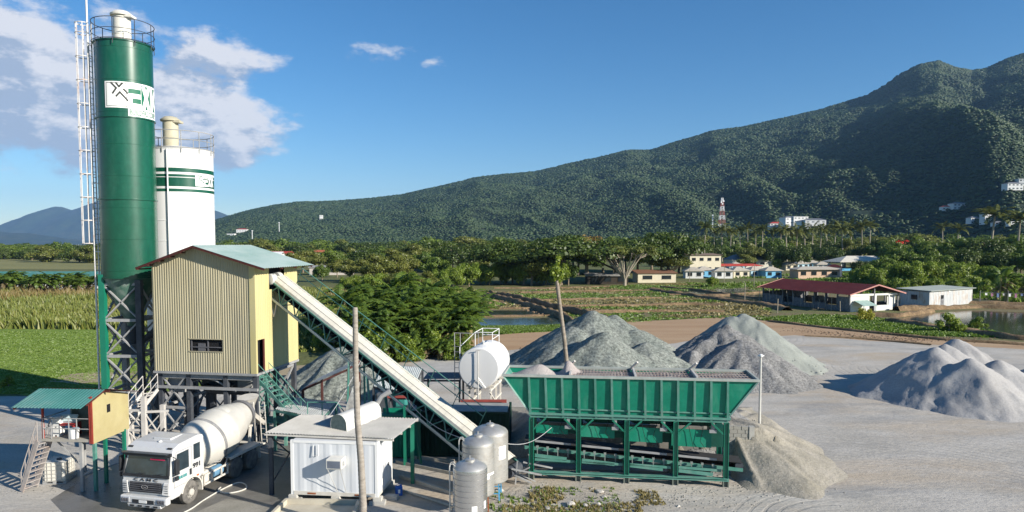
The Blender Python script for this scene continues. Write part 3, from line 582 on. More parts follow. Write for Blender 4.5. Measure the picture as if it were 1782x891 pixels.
for a, b, c in ((1722, 470, 374), (1768, 478, 380), (1664, 455, 398), (1640, 452, 396)): at_px('p1', a, b, c, {1722: 'tall lone coconut palm in front of the white hillside block', 1768: 'tall coconut palm near the grey-roofed hall', 1664: 'coconut palm left of the white hillside block', 1640: 'shorter coconut palm further left of the white hillside block'}[a], None, 1.2)
at_px('g', 1598, 462, 404, 'dark tree with a patch of red blossom')
at_px('d', 1758, 475, 425, 'yellow-green tree near the grey-roofed hall')
# plain on the far left
belt(['b', 'a', 'c'], -40, 300, 20, 420, 560, ip((-40, 428), (60, 418), (170, 412), (300, 425)), '* tree on the plain left of the green silo', 'trees on the plain beyond the green-roofed barn', 1.2, sink=.3)
belt(['b', 'a'], -60, 420, 15, 700, 1100, lambda x: 421-random.uniform(0, 5), '* distant tree on the hazy plain', 'distant trees on the plain', 1.5, sink=.35)
belt(['b', 'c', 'a'], 400, 1250, 18, 480, 700, lambda x: 408-random.uniform(-6, 4) if x < 800 else 404, '* tree at the mountain foot', 'distant trees at the mountain foot', 1.4, sink=.35)
belt(['b', 'c', 'a'], 1250, 1900, 18, 480, 620, lambda x: 398-random.uniform(-3, 3), '* tree below the high slope', 'distant trees below the high slope', 1.3, sink=.35)
belt(['n2', 'n1', 'n4'], -30, 200, 9, 150, 166, lambda x: 468+random.uniform(-3, 10), 'banana plant in the row before the green-roofed barn', 'banana row by the green-roofed barn', 1.3)
# the wind-blown banana clump
k = 0
for row, (d, n, top) in enumerate(((88, 10, 478), (82, 11, 490), (77, 10, 510), (74, 9, 535), (71.5, 12, 568), (70, 10, 578))):
    for i in range(n):
        px = 588+(805-588)*(i+.5+random.uniform(-.3, .3))/n+row*2; x = (px-CX)/F*d
        t = top+abs(px-690)*.09+random.uniform(-8, 10); h = P(px, t, d).z
        plant(('n4', 'n1', 'n2')[k % 3] if row < 4 else ('n3' if k % 3 else 'sb'), x, d+random.uniform(-1, 1), max(2, h), '%s wind-blown plant from the left, %s row of the banana clump' % (ordn(i), ('rearmost', 'second rear', 'middle', 'second front', 'low front', 'lowest front')[row]), 'banana clump between conveyor and paddies', 0, 1.15); k += 1
for px, pb, pt, key, l in ((1750, 527, 460, 'n1', 'big banana plant with pale torn leaves by the laundry line'), (1775, 524, 466, 'n2', 'banana plant at the right edge by the laundry line'), (1790, 528, 470, 'n4', 'banana clump at the right edge behind the laundry'), (1730, 524, 482, 'n2', 'smaller banana plant left of the big torn one'),
        (1505, 557, 528, 'sh', 'round yellow-green bush before the shed corner'), (1652, 578, 540, 'sb', 'leafy green bush standing by the dark pond'), (1700, 576, 548, 'sb', 'thin shrub by the pond, right of the leafy bush'), (1240, 500, 478, 'd', 'small tree beside the cottage row'),
        (560, 606, 560, 'sb', 'green bush at the foot of the conveyor field'), (545, 590, 560, 'sb', 'bush further back at the grass edge by the yellow wall'), (15, 672, 650, 'sb', 'small shrub on the lawn edge at the far left'), (575, 580, 540, 'd', 'bushy tree at the left end of the banana clump'), (1352, 470, 446, 'd', 'small bright tree among the cottages'), (1297, 470, 438, 'c', 'olive tree before the dark-roofed house')):
    at_px(key, px, pb, pt, l)
# the spreading rain tree with its pale forked trunk
g0 = G(1087, 497); rt = thing('rain_tree', 'spreading flat-topped rain tree with pale forked trunk behind the paddies', 'tree', g0)
H = P(1087, 422, g0.y).z; m = MB(); bl = []
m.tube([(0, 0, -.2), (.1, 0, H*.16)], [.55, .42], 8)
gg = random.Random(3)
for i in range(13):
    a = i*6.283/13+gg.uniform(-.2, .2); q = gg.uniform(.45, 1); e = Vector((math.cos(a)*9.8*q, math.sin(a)*6*q, H*(.98-.30*q*q)))
    p1 = Vector((e.x*.22, e.y*.22, H*.34)); p2 = Vector((e.x*.55, e.y*.55, H*.62)); m.tube([(0, 0, H*.13), p1, p2, e], [.26, .2, .13, .05], 6)
    for j in range(3):
        e2 = e+Vector((gg.uniform(-2.4, 2.4), gg.uniform(-2, 2), gg.uniform(-.3, .6))); m.tube([p2, (p2+e2)/2+Vector((0, 0, .4)), e2], [.09, .06, .03], 5); bl.append((e2.x, e2.y, e2.z, 1.7, 1.7, .62))
build('trunk', m, pale_bark, rt, smooth=True); V, Fc = leaves(bl, 5200, .3); link('crown', npmesh('crown', V, Fc, LV['olive']), rt)

# ================================================================ FAR BUILDINGS
wh = mat('white_wall', (.72, .72, .70), .8, var=.06, dirt=(.5, .48, .44), dscale=.5, damt=.5)
def wall_m(n, c): return mat(n, c, .85, var=.08, dirt=tuple(x*.7 for x in c), dscale=.5, damt=.5)
glass = mat('dark_glass', (.02, .025, .03), .12, var=.1, spec=.6)
tan_roof = mat('tan_roof', (.38, .34, .27), .85, col2=(.47, .43, .36), scale=1.5, bump=.02)
teal_roof = mat('teal_roof', (.045, .17, .15), .5, col2=(.08, .22, .20), scale=.8, dirt=(.33, .36, .34), dscale=.3, damt=.4)
maroon = mat('maroon_roof', (.05, .006, .006), .65, col2=(.08, .011, .010), scale=1.0, dirt=(.13, .035, .03), dscale=.6, damt=.4)
red_roof = mat('red_roof', (.42, .06, .04), .7); grey_roof = mat('grey_roof', (.16, .165, .18), .7, dirt=(.25, .25, .25), damt=.4)
def house(name, label, cat, loc, rz, w, d, h, rh, wm, rm, roof='hip', nwin=3, group=None, ov=.5, storeys=1, posts=False):
    t = thing(name, label, cat, loc, rz, group); m = MB()
    if posts:
        for x in (-w/2, -w/6, w/6, w/2):
            for y in (-d/2, d/2): m.bx(x-.15, x+.15, y-.15, y+.15, 0, h)
        build('post', m, wm, t); m = MB(); m.bx(-w/2, w/2, -d/2+.1, d/2-.1, 0, .9); build('low_wall', m, mat('pool_blue', (.10, .38, .62), .6), t)
    else:
        m.bx(-w/2, w/2, -d/2, d/2, 0, h); build('wall', m, wm, t)
        for st in range(storeys):
            for i in range(nwin):
                x = -w/2+w*(i+.5)/nwin; z = h/storeys*(st+.55); q = MB(); q.bx(x-w/nwin*.25, x+w/nwin*.25, -d/2-.06, -d/2+.02, z-.6, z+.6)
                f = build('window', q, glass, t); q = MB(); q.bx(x-w/nwin*.25-.08, x+w/nwin*.25+.08, -d/2-.12, -d/2, z-.7, z-.6); build('sill', q, wm, f)
    W_, D_ = w/2+ov, d/2+ov; m = MB(); e = .12
    if roof == 'hip':
        r = max(0, W_-D_); m.add([(-W_, -D_, h), (W_, -D_, h), (W_, D_, h), (-W_, D_, h), (-r, 0, h+rh), (r, 0, h+rh), (-W_, -D_, h-e), (W_, -D_, h-e), (W_, D_, h-e), (-W_, D_, h-e)],
                                       [(0, 1, 5, 4), (2, 3, 4, 5), (1, 2, 5), (3, 0, 4), (9, 8, 7, 6), (0, 6, 7, 1), (1, 7, 8, 2), (2, 8, 9, 3), (3, 9, 6, 0)])
    elif roof == 'gable': m.prism([(-W_, -D_, h), (-W_, 0, h+rh), (-W_, D_, h), (-W_, D_, h-e), (-W_, 0, h+rh-e*1.2), (-W_, -D_, h-e)], (2*W_, 0, 0))
    elif roof == 'flat': m.bx(-W_, W_, -D_, D_, h, h+.3)
    else: m.prism([(-W_, -D_, h), (-W_, D_, h+rh), (-W_, D_, h+rh-e), (-W_, -D_, h-e)], (2*W_, 0, 0))
    build('roof', m, rm, t); return t
def hpx(px, pb): g = G(px, pb); return (g.x, g.y, 0)
cream = wall_m('cream_wall', (.62, .56, .42)); bluew = wall_m('blue_wall', (.16, .42, .62)); peach = wall_m('peach_wall', (.6, .42, .3)); tealw = wall_m('teal_wall', (.08, .3, .22))
tops = (('sky-blue cottage', bluew), ('white cottage', wh), ('cream cottage', cream), ('pale blue cottage', wall_m('pale_blue', (.4, .58, .66))))
for i, (px, pb) in enumerate(((1224, 482), (1256, 484), (1284, 483), (1312, 482), (1340, 483), (1206, 484), (1372, 470), (1392, 468), (1412, 466), (1430, 470), (1352, 468), (1280, 472))):
    n, wm_ = tops[i % 4]; x, y, _ = hpx(px, pb)
    where = ('just right of the rain tree', 'second in the row, before the dark-roofed house', 'in the middle of the front row', 'right of the front row centre', 'at the right end of the front row', 'at the left end of the front row', 'in the back row behind the peach house', 'second in the back row', 'third in the back row', 'at the right end of the back row beside the pavilion', 'tucked behind a small tree', 'under the long red roof')[i]
    house('cottage', f'{n}, tan hipped roof, {where}', 'cottage', (x, y, 0), random.uniform(-.1, .3), 6, 5, 2.6, 1.3, wm_, tan_roof, nwin=2, group='resort cottages behind the paddies')
house('pavilion', 'large open pavilion with pale stepped hip roof behind the red shed', 'pavilion', hpx(1496, 470), .1, 25, 12, 3.9, 2.6, wh, mat('pale_roof', (.6, .56, .47), .7, dirt=(.45, .42, .36)), posts=True, ov=1.5)
house('guest_house', 'tan-roofed peach house with teal railing in front of the cottages', 'house', hpx(1417, 484), .1, 15, 6, 3.2, .9, peach, tan_roof, nwin=4, ov=1)
house('shower_hut', 'pale blue hut with dark red roof behind the red shed', 'hut', hpx(1451, 483), -.4, 5.0, 4, 3.8, .9, wall_m('ice_wall', (.55, .66, .74)), maroon, nwin=1)
house('long_canopy', 'long low red-roofed canopy over a blue pool edge', 'canopy', hpx(1280, 475), .05, 20, 5, 3, .8, wh, red_roof, posts=True)
house('villa', 'two-storey cream house with overhanging flat roof behind the rain tree', 'house', hpx(1220, 476), .15, 13, 8, 7.5, .6, cream, mat('brown_roof', (.2, .14, .10), .8), 'mono', 4, storeys=2)
house('farmhouse', 'wide house with dark blue-grey roof among the palms', 'house', hpx(1304, 466), .1, 22, 10, 4.2, 3.2, wall_m('w2', (.6, .58, .5)), grey_roof, nwin=5)
house('stall', 'low brown-roofed stall with cream wall beside the rain tree', 'stall', hpx(1138, 491), .1, 12, 6, 3.0, .8, cream, mat('rust_roof', (.2, .10, .06), .9), 'mono', 2)
house('shelter', 'dark open shelter under the spreading rain tree', 'shelter', hpx(1055, 494), .0, 12, 6, 2.6, .6, mat('dark_wood', (.05, .04, .03), .9), mat('grey_tin', (.35, .34, .32), .7), 'mono', 3)
house('garage', 'low grey-roofed carport with red vehicle glimpsed at the tree edge', 'carport', hpx(578, 478), .1, 16, 6, 3.0, .5, wall_m('w3', (.5, .45, .4)), mat('grey_tin', (.35, .34, .32)), 'mono', 3)
barn = house('barn', 'long teal-roofed barn behind the banana row at far left', 'barn', hpx(92, 502), .02, 34, 7, 2.9, 1.7, wh, teal_roof, 'gable', 8)
for i, (px, py, w, d, h, wm_, rm, st, lab) in enumerate(((1372, 396, 24, 14, 14, wh, grey_roof, 3, 'white hillside villa, leftmost of the white cluster'), (1386, 393, 20, 12, 13, wh, wh, 3, 'white flat-roofed hillside villa, second in the cluster'), (1398, 398, 22, 12, 11, wh, grey_roof, 3, 'white hillside villa with dark roof in the middle of the cluster'), (1413, 397, 26, 12, 12, wh, grey_roof, 2, 'white hillside villa at the right of the cluster'), (1347, 398, 18, 10, 8, wh, red_roof, 2, 'small red-roofed villa left of the white cluster'),
      (1708, 389, 11, 9, 13, wh, wh, 4, 'bright white tower block on the hillside'), (1688, 388, 16, 9, 8, wh, grey_roof, 2, 'low white wing left of the bright tower block'), (1732, 391, 18, 9, 5, wh, grey_roof, 2, 'low pale annex right of the tower block'), (1758, 391, 20, 9, 6, wh, wh, 2, 'pale house at the right of the tower block'),
      (1752, 330, 20, 12, 9, wh, grey_roof, 2, 'pale house high on the right slope'), (1772, 322, 18, 12, 9, wh, wh, 2, 'topmost pale house on the right slope'), (1660, 363, 20, 12, 8, wh, grey_roof, 2, 'pale house on the slope left of the tower block'), (1642, 366, 16, 10, 6, wh, red_roof, 1, 'small house on the slope at the valley mouth'), (561, 382, 7, 7, 11, wh, wh, 2, 'lone white tank-like house halfway up the left slope'),
      (405, 410, 18, 10, 6, wh, wh, 1, 'white shed at the far left foot of the mountain'), (424, 404, 24, 12, 8, wh, red_roof, 1, 'pale house by the quarry scar'))):
    p = slope_point(px, py); k = p.y/900 if px > 600 else p.y/1600; k = min(max(k, .6), 2.0)
    house('hillside_house', lab, 'house', (p.x, p.y-4, p.z-2), random.uniform(-.2, .3), w*k, d*k, h*k, 2*k, wm_, rm, 'flat' if rm is wh else 'hip', 4, storeys=st)
for i, (px, py, d, w, rm, lab) in enumerate(((345, 424, 620, 18, red_roof, 'x'), (452, 433, 420, 11, red_roof, 'red-roofed house peeping over trees, left of the pair'), (488, 430, 480, 16, red_roof, 'red-roofed house right of the blue water tank'), (475, 428, 430, 12, wh, 'white house with blue tank among the trees'), (556, 427, 520, 16, mat('orange_roof', (.45, .13, .06), .7), 'orange-roofed house in the rear tree belt'), (634, 428, 470, 20, mat('pale_tin', (.6, .62, .6), .5), 'house with bright tin roof in the rear tree belt'),
      (125, 436, 560, 26, mat('blue_tin', (.42, .5, .55), .5), 'wide blue-grey warehouse on the plain'), (96, 436, 640, 14, red_roof, 'small red-roofed house left of the warehouse'), (148, 438, 520, 14, wh, 'white block at the right of the warehouse'), (20, 425, 1200, 46, wh, 'far white shed on the hazy plain at the left edge'), (108, 424, 1400, 26, wh, 'far white building on the hazy plain'), (135, 423, 1300, 30, wh, 'far white building nearer the silo ladder'))):
    if lab == 'x': continue
    x = (px-CX)/F*d; house('house', lab, 'house', (x, d, 0), random.uniform(-.2, .3), w, w*.6, max(3.2, P(px, py-6, d).z*.42), 1.6, wh, rm, 'gable' if w < 40 else 'flat', 4)
# grey hall at right edge
house('hall', 'long grey-roofed hall on the hillside at the right edge', 'hall', hpx(1768, 462), .0, 26, 10, 9.5, 1.6, wall_m('grey_wall', (.35, .37, .4)), grey_roof, nwin=6, storeys=2)
# telecom tower
p = slope_point(1255, 398); ht = (398-345)/F*p.y; tw = thing('telecom_tower', 'red and white lattice telecom tower below the mountain', 'tower', (p.x, p.y, p.z-4))
rp = mat('tower_red', (.34, .13, .10), .6); wp = mat('tower_white', (.75, .75, .75), .6); nsec = 7; b0 = ht*.10
for k in range(nsec):
    m = MB(); z0 = ht*k/nsec+4*(k > 0); z1 = ht*(k+1)/nsec+4; w0 = b0*(1-.75*k/nsec); w1 = b0*(1-.75*(k+1)/nsec); c0 = [(-w0, -w0), (w0, -w0), (w0, w0), (-w0, w0)]; c1 = [(-w1, -w1), (w1, -w1), (w1, w1), (-w1, w1)]
    for i in range(4):
        j = (i+1) % 4; m.bar((*c0[i], z0), (*c1[i], z1), .6); m.bar((*c0[i], z0), (*c1[j], z1), .32); m.bar((*c0[j], z0), (*c1[i], z1), .32); m.bar((*c1[i], z1), (*c1[j], z1), .32)
    build('lattice_section', m, rp if k % 2 else wp, tw)
m = MB(); [m.lathe([(1.3, 0), (1.3, .8)], (sx*1.8, -1.5, ht*z), (0, -1, .2), 10) for sx, z in ((-1, .93), (1, .97), (0, .88), (1, .8))]; build('antenna_dishes', m, wp, tw)
for i, (px, py, top, lab) in enumerate(((1239, 398, 376, 'thin white mast left of the telecom tower'), (440, 418, 402, 'thin mast right of the silos at the mountain foot'), (487, 405, 388, 'thin mast on the lower left slope'))):
    p = slope_point(px, py); h = (py-top)/F*p.y; m = MB(); m.bar((0, 0, -2), (0, 0, h), 1.4); m.bx(-1.5, 1.5, -1.5, 1.5, h, h+1.5); tagp(build('mast', m, wp), lab, 'mast').location = p

# ---------------------------------------------------------------- red-roofed shed
sh = thing('farm_shed', 'long open-sided shed with dark red metal roof beside the pond', 'shed', (59.3, 119.5, 0), R(21))
L_, Wd, eh, rh = 21.5, 11.5, 3.1, 4.75
grim = mat('weathered_board', (.10, .105, .115), .95, col2=(.24, .24, .245), scale=2.5, dirt=(.08, .075, .07), dscale=1.3, damt=.8)
m = MB(); m.corr((-.9, -.9, eh), (0, 1, 0), (Wd/2+.9, 0, rh-eh), L_+1.8, math.hypot(Wd/2+.9, rh-eh), pitch=.5, amp=.05); m.corr((Wd+.9, -.9, eh), (0, 1, 0), (-Wd/2-.9, 0, rh-eh), L_+1.8, math.hypot(Wd/2+.9, rh-eh), pitch=.5, amp=-.05)
build('roof', m, maroon, sh)
m = MB()
for y in (-.92, L_+.9): m.bar((-.95, y, eh-.05), (Wd/2, y, rh-.05), .08, .22); m.bar((Wd+.95, y, eh-.05), (Wd/2, y, rh-.05), .08, .22)
islands('fascia', m, mat('fascia_pink', (.42, .2, .17), .7), sh)
m = MB()
for i in range(9):
    y = L_*i/8
    for x in (0, Wd/2, Wd): m.bx(x-.1, x+.1, y-.1, y+.1, 0, eh+(1.5 if x == Wd/2 else 0))
islands('post', m, grim, sh)
m = MB()
for i in range(8):
    y0 = L_*i/8+.1; y1 = L_*(i+1)/8-.1; h = (2.6, 1.0, 1.2, .9, 1.7, .6, 1.8, 1.9)[i]; m.bx(-.04, .04, y0, y1, .05, h); m.bx(Wd-.04, Wd+.04, y0, y1, 0, 1.2)
m.bx(0, Wd, L_-.05, L_+.05, 0, 2.4); build('side_boards', m, grim, sh)
m = MB(); m.bx(.1, 4.6, -.06, .06, 0, 2.7); m.bx(5.9, 6.3, -.06, .06, 0, 3); m.bx(6.3, 9.2, -.06, .06, 0, 1.0); m.bx(9.2, 9.5, -.06, .06, 0, 3); m.bx(9.5, Wd, .5, .6, 0, 2.7); m.bx(.1, Wd, -.05, .05, 2.75, 3.1); build('end_wall', m, wall_m('whitewash', (.62, .62, .58)), sh)
m = MB(); m.box((2.3, -1.3, 1.6), (3.2, 2.2, .06), Matrix.Rotation(R(20), 3, 'X')); m.bar((.9, -2.2, 0), (.9, -2.2, 1.3), .08); m.bar((3.7, -2.2, 0), (3.7, -2.2, 1.3), .08); build('awning', m, mat('awning_tin', (.3, .42, .38), .6), sh)
m = MB()
for x, y, h in ((2, 3, 1.2), (6, 6, 1.5), (3, 10, 1.1), (7, 14, 1.6), (4, 18, 1.3)): m.bx(x, x+2.4, y, y+1.6, 0, h)
build('pens', m, grim, sh)
m = MB()
for i in range(14): y = L_*(i+.5)/14; m.bar((-1.3-.5*(i % 2), y, 0), (-1.2-.3*(i % 3), y+.2, 1.9+.5*(i % 3)), .07)
tagp(build('stick_fence', m, pale_bark), 'row of thin bamboo stakes along the long side of the shed', 'fence').location = (59.3, 119.5, 0); bpy.data.objects['stick_fence'].rotation_euler = (0, 0, R(21))
# white shack
wk = thing('shack', 'patched whitewashed tin shack with flat mossy roof beside the shed', 'shack', (78.2, 127.5, 0), R(33))
tin = mat('patched_tin', (.42, .44, .45), .7, col2=(.62, .62, .60), scale=.9, dirt=(.30, .18, .10), dscale=.9, damt=.95, aniso=(1, 1, .4))
m = MB(); m.corr((0, 0, 0), (1, 0, 0), (0, 0, 1), 17, 3.1, pitch=.6, amp=.07); m.corr((0, 5.5, 0), (0, -1, 0), (0, 0, 1), 5.5, 3.0, pitch=.45, amp=.05); m.bx(.1, 16.9, .1, 5.4, 0, 2.9); build('wall', m, tin, wk)
m = MB(); m.box((8.5, 2.8, 3.25), (17.8, 6.6, .1), Matrix.Rotation(R(2), 3, 'X')); build('roof', m, mat('moss_tin', (.3, .34, .29), .8, col2=(.4, .42, .38), scale=.8), wk)
m = MB(); m.bx(4.2, 5.2, -.12, .02, 1.5, 2.2); f = build('window', m, glass, wk); m = MB(); m.bx(6.9, 7.6, -.14, -.02, 2.75, 3.1); build('patch', m, wh, wk)
m = MB(); m.bx(-.1, .02, 2.2, 3.3, 1.4, 2.3); build('window', m, glass, wk)
m = MB(); m.bx(4.2, 5.3, -.1, .03, 0, 1.45); build('door', m, grim, wk)
# laundry line
ll = thing('laundry_line', 'clothes line with small white and coloured washing before the banana plants', 'clothes line', (93.5, 136, 0)); m = MB(); m.bar((0, 0, 0), (0, 0, 2.6), .1); m.bar((9, -3, 0), (9, -3, 2.6), .1); m.bar((4.5, -1.5, 0), (4.5, -1.5, 2.6), .1); build('posts', m, grim, ll)
m = MB(); m.tube([(0, 0, 2.3), (4.5, -1.5, 2.2), (9, -3, 2.3)], .03, 4); build('line', m, grim, ll)
for i in range(9):
    m = MB(); x = .8+i*.95; m.bx(x, x+.45, -x/3-.03, -x/3+.03, 2.2-(.45+.2*(i % 3)), 2.2); build('garment', m, mat('cloth_%d' % (i % 4), ((.7, .7, .7), (.3, .14, .22), (.12, .17, .3), (.45, .42, .38))[i % 4], .9), ll)
# stakes standing in the field
for i, (px, pb, pt) in enumerate(((1353, 545, 520), (1312, 500, 460), (1296, 527, 492), (1327, 522, 500), (1260, 492, 462), (1200, 492, 468), (1700, 480, 440))):
    g = G(px, pb); m = MB(); m.tube([(0, 0, -.1), (.05, 0, P(px, pt, g.y).z)], .09, 5)
    tagp(build('stake', m, pale_bark), 'thin bare stake %s' % ('at the shed end by the gravel', 'left of the shed roof', 'standing in the blue pond', 'at the shed corner pond edge', 'in the field before the cottages', 'by the cream gate posts', 'in the thicket at right')[i], 'stake').location = g
# ================================================================ PLANT STRUCTURES
green_p = mat('green_paint', (.008, .155, .095), .38, var=.12, scale=.7, dirt=(.03, .20, .14), dscale=.5, damt=.35, spec=.5)
silo_green = mat('silo_green', (.004, .075, .042), .30, var=.18, scale=.6, dirt=(.045, .13, .09), dscale=1.1, damt=.45, spec=.5, aniso=(1, 1, .25), coat=.25, spk=.1, spkscale=3)
bin_green = mat('bin_green', (.006, .20, .125), .5, var=.1, scale=.8, dirt=(.08, .24, .17), dscale=1.6, damt=.5, aniso=(1, 1, .35), spk=.08, spkscale=4)
teal_p = mat('teal_frame', (.055, .20, .155), .6, col2=(.12, .28, .23), scale=1.2, dirt=(.3, .32, .29), dscale=1.5, damt=.4)
grey_steel = mat('grey_steel', (.22, .225, .23), .65, col2=(.34, .34, .335), scale=1.2, dirt=(.42, .40, .37), dscale=1.1, damt=.6)
dark_steel = mat('dark_steel', (.035, .042, .055), .6, col2=(.07, .075, .085), scale=1.5, dirt=(.16, .155, .15), dscale=1.2, damt=.5)
white_p = mat('white_paint', (.74, .74, .72), .5, var=.05, scale=1, dirt=(.58, .56, .5), dscale=.6, damt=.35, aniso=(1, 1, .3))
silo_white = mat('silo_white', (.70, .70, .69), .45, var=.03, scale=.5, dirt=(.62, .60, .55), dscale=.7, damt=.35, aniso=(1, 1, .18))
galv = mat('galvanised', (.55, .54, .50), .45, col2=(.66, .65, .61), scale=2, metal=.35, dirt=(.38, .36, .32), dscale=1.5, damt=.5)
rust = mat('rust', (.22, .07, .03), .9, col2=(.35, .13, .06), scale=3); rusty = mat('rusty_white', (.70, .68, .65), .6, col2=(.78, .75, .72), scale=1.5, dirt=(.5, .22, .1), dscale=1.6, damt=.7)
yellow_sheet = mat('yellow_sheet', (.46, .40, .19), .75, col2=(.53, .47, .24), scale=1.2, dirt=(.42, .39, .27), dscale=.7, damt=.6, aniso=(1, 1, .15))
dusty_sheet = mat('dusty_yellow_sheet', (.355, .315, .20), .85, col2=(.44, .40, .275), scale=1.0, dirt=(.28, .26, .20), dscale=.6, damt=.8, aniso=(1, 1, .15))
smooth_y = mat('yellow_panel', (.38, .32, .155), .7, col2=(.44, .38, .20), scale=.9, dirt=(.47, .42, .2), dscale=.8, damt=.5)
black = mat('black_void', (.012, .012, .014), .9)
def mast_pt(px, py, Y): return P(px, py, Y)

# ---- green silo
SX, SY, SR = -24.05, 43.0, 1.60
z_top = P(219, 66, SY-SR).z; z_cone = P(232, 484, SY-SR).z; print('silo', z_top, z_cone)
gs_ = thing('cement_silo', 'tall dark green cement silo with white lettered panel', 'silo', (SX, SY, 0))
zt, zc = z_top, z_cone
m = MB(); prof = [(SR, zc), (SR, zc+.02)]
seams = [zc+(zt-zc)*f for f in (.335, .68)]
for f in np.linspace(.03, .97, 8):
    z = zc+(zt-zc)*f; prof += [(SR, z-.02), (SR+.012, z-.012), (SR+.012, z+.012), (SR, z+.02)]
prof += [(SR, zt)]; m.lathe(prof, n=72); build('shell', m, silo_green, gs_, smooth=True)
m = MB()
for z in seams+[zc, zt-.03]: m.lathe([(SR, z-.05), (SR+.06, z-.04), (SR+.06, z+.04), (SR, z+.05)], n=72)
islands('flange', m, silo_green, gs_, smooth=True)
m = MB(); m.lathe([(.22, zc-3.2), (.3, zc-2.9), (SR, zc)], n=48); build('hopper_cone', m, mat('cone_green', (.02, .10, .065), .5, col2=(.10, .17, .14), scale=.8, dirt=(.34, .36, .33), dscale=.7, damt=.8), gs_, smooth=True)
m = MB(); m.lathe([(SR-.02, zt-.02), (SR*.5, zt+.1), (.01, zt+.18)], n=48); build('roof_cap', m, galv, gs_, smooth=True)
def filter_(t, x, y, z, r, h, m_):
    m = MB(); m.lathe([(r*.95, z), (r, z+.05), (r, z+h*.33), (r+.03, z+h*.34), (r+.03, z+h*.36), (r, z+h*.37), (r, z+h)], (x, y, 0), n=32)
    f = build('dust_filter', m, m_, t, smooth=True); m = MB(); m.lathe([(r, z+h), (r+.13, z+h-.02), (r+.15, z+h+.08), (r*.8, z+h+.28), (.01, z+h+.36)], (x, y, 0), n=32)
    m.add([(x+sx*(r+.05), y-r*.2+sy, z+h+dz) for sx, sy, dz in ((.3, -.3, -.12), (1.4, -.25, -.14), (1.4, .35, -.14), (.3, .3, -.12), (.3, -.3, .12), (1.4, -.25, .0), (1.4, .35, .0), (.3, .3, .12))], [(0, 1, 2, 3), (4, 5, 6, 7), (0, 1, 5, 4), (1, 2, 6, 5), (2, 3, 7, 6)])
    build('filter_hood', m, m_, f, smooth=True)
filter_(gs_, .0, -.1, zt, .5, 1.75, mat('filter_white', (.66, .64, .58), .5, dirt=(.45, .42, .36), dscale=2, damt=.6))
def railing(t, R_, z, h, nposts, m_, r=.025, n=48, a0=0, a1=6.28318, mids=1, name='railing'):
    m = MB(); m.ring((0, 0, z+h), R_, r, n, 5, a0, a1)
    for k in range(mids): m.ring((0, 0, z+h*(k+1)/(mids+1)), R_, r*.85, n, 5, a0, a1)
    m.ring((0, 0, z+.03), R_, r, n, 5, a0, a1)
    for i in range(nposts+1):
        a = a0+(a1-a0)*i/nposts; m.tube([(R_*math.cos(a), R_*math.sin(a), z-.3), (R_*math.cos(a), R_*math.sin(a), z+h)], r, 5)
    return build(name, m, m_, t, smooth=True)
railing(gs_, SR+.12, zt, 1.25, 9, dark_steel)
# caged ladder
def cage_ladder(t, x, y, z0, z1, R_=.36, ang=math.pi, m_=white_p, extra=.0, cage0=None):
    c, s = math.cos(ang), math.sin(ang); m = MB()   # ladder plane faces direction ang (away from the silo)
    for d in (-.22, .22): m.bar((x-s*d, y+c*d, z0), (x-s*d, y+c*d, z1+1.1), .06)
    k = int((z1-z0)/.32)
    for i in range(k): z = z0+.2+i*.32; m.tube([(x-s*.22, y+c*.22, z), (x+s*.22, y-c*.22, z)], .02, 5)
    lad = build('ladder', m, m_, t); m = MB(); cz = cage0 or z0+2.2; nh = int((z1+1.1-cz)/1.42)+1; cx, cy = x+c*R_, y+s*R_
    for i in range(nh+1): m.ring((cx, cy, min(z1+1.05, cz+i*1.42)), R_, .03, 16, 4, ang-2.5, ang+2.5)
    for a in (-2.0, -1.2, 0, 1.2, 2.0): m.bar((cx+R_*math.cos(ang+a), cy+R_*math.sin(ang+a), cz), (cx+R_*math.cos(ang+a), cy+R_*math.sin(ang+a), z1+1.05), .035)
    build('safety_cage', m, rusty, lad)
cage_ladder(gs_, -SR-.12, -.6, zc-.1, zt+.1, .40, math.pi*1.03)
m = MB(); m.tube([(-SR-.09, -.85, .0), (-SR-.09, -.85, zt+2.6)], .055, 6); m.tube([(-SR-.35, -.85, zt+2.6), (-SR+.1, -.85, zt+2.6)], .03, 5)
for z in np.arange(1, zt, 2.1): m.tube([(-SR-.09, -.85, z), (-SR+.3, -.8, z)], .03, 5)
build('fill_pipe', m, rusty, gs_, smooth=True)
# panel with lettering wrapped round the shell; u = arc metres, v = height
white_s = mat('sign_white', (.80, .80, .78), .5, var=.03); sign_green = mat('sign_green', (.01, .13, .075), .5, var=.05); sign_dark = mat('sign_dark', (.05, .055, .05), .6, var=.1)
def wrap(mb, a0, R_, z0, step=.12):
    out = MB()
    for v in mb.v:
        a = a0+v[0]/R_; out.v.append(((R_+v[2])*math.cos(a), (R_+v[2])*math.sin(a), z0+v[1]))
    out.f = list(mb.f); return out
def flat_rect(mb, x0, x1, y0, y1, d=0, seg=.08):
    k = max(1, int((x1-x0)/seg))
    for i in range(k):
        a = x0+(x1-x0)*i/k; b = x0+(x1-x0)*(i+1)/k; mb.add([(a, y0, d), (b, y0, d), (b, y1, d), (a, y1, d)], [(0, 1, 2, 3)])
def stroke(mb, pts, w, d=0, seg=.08):
    for a, b in zip(pts[:-1], pts[1:]):
        a = Vector((*a, d)); b = Vector((*b, d)); t = (b-a).normalized(); n_ = Vector((-t.y, t.x, 0))*w/2; k = max(1, int((b-a).length/seg)); e = t*w/2
        a = a-e; b = b+e
        for i in range(k):
            p = a.lerp(b, i/k); q = a.lerp(b, (i+1)/k); mb.add([p-n_, q-n_, q+n_, p+n_], [(0, 1, 2, 3)])
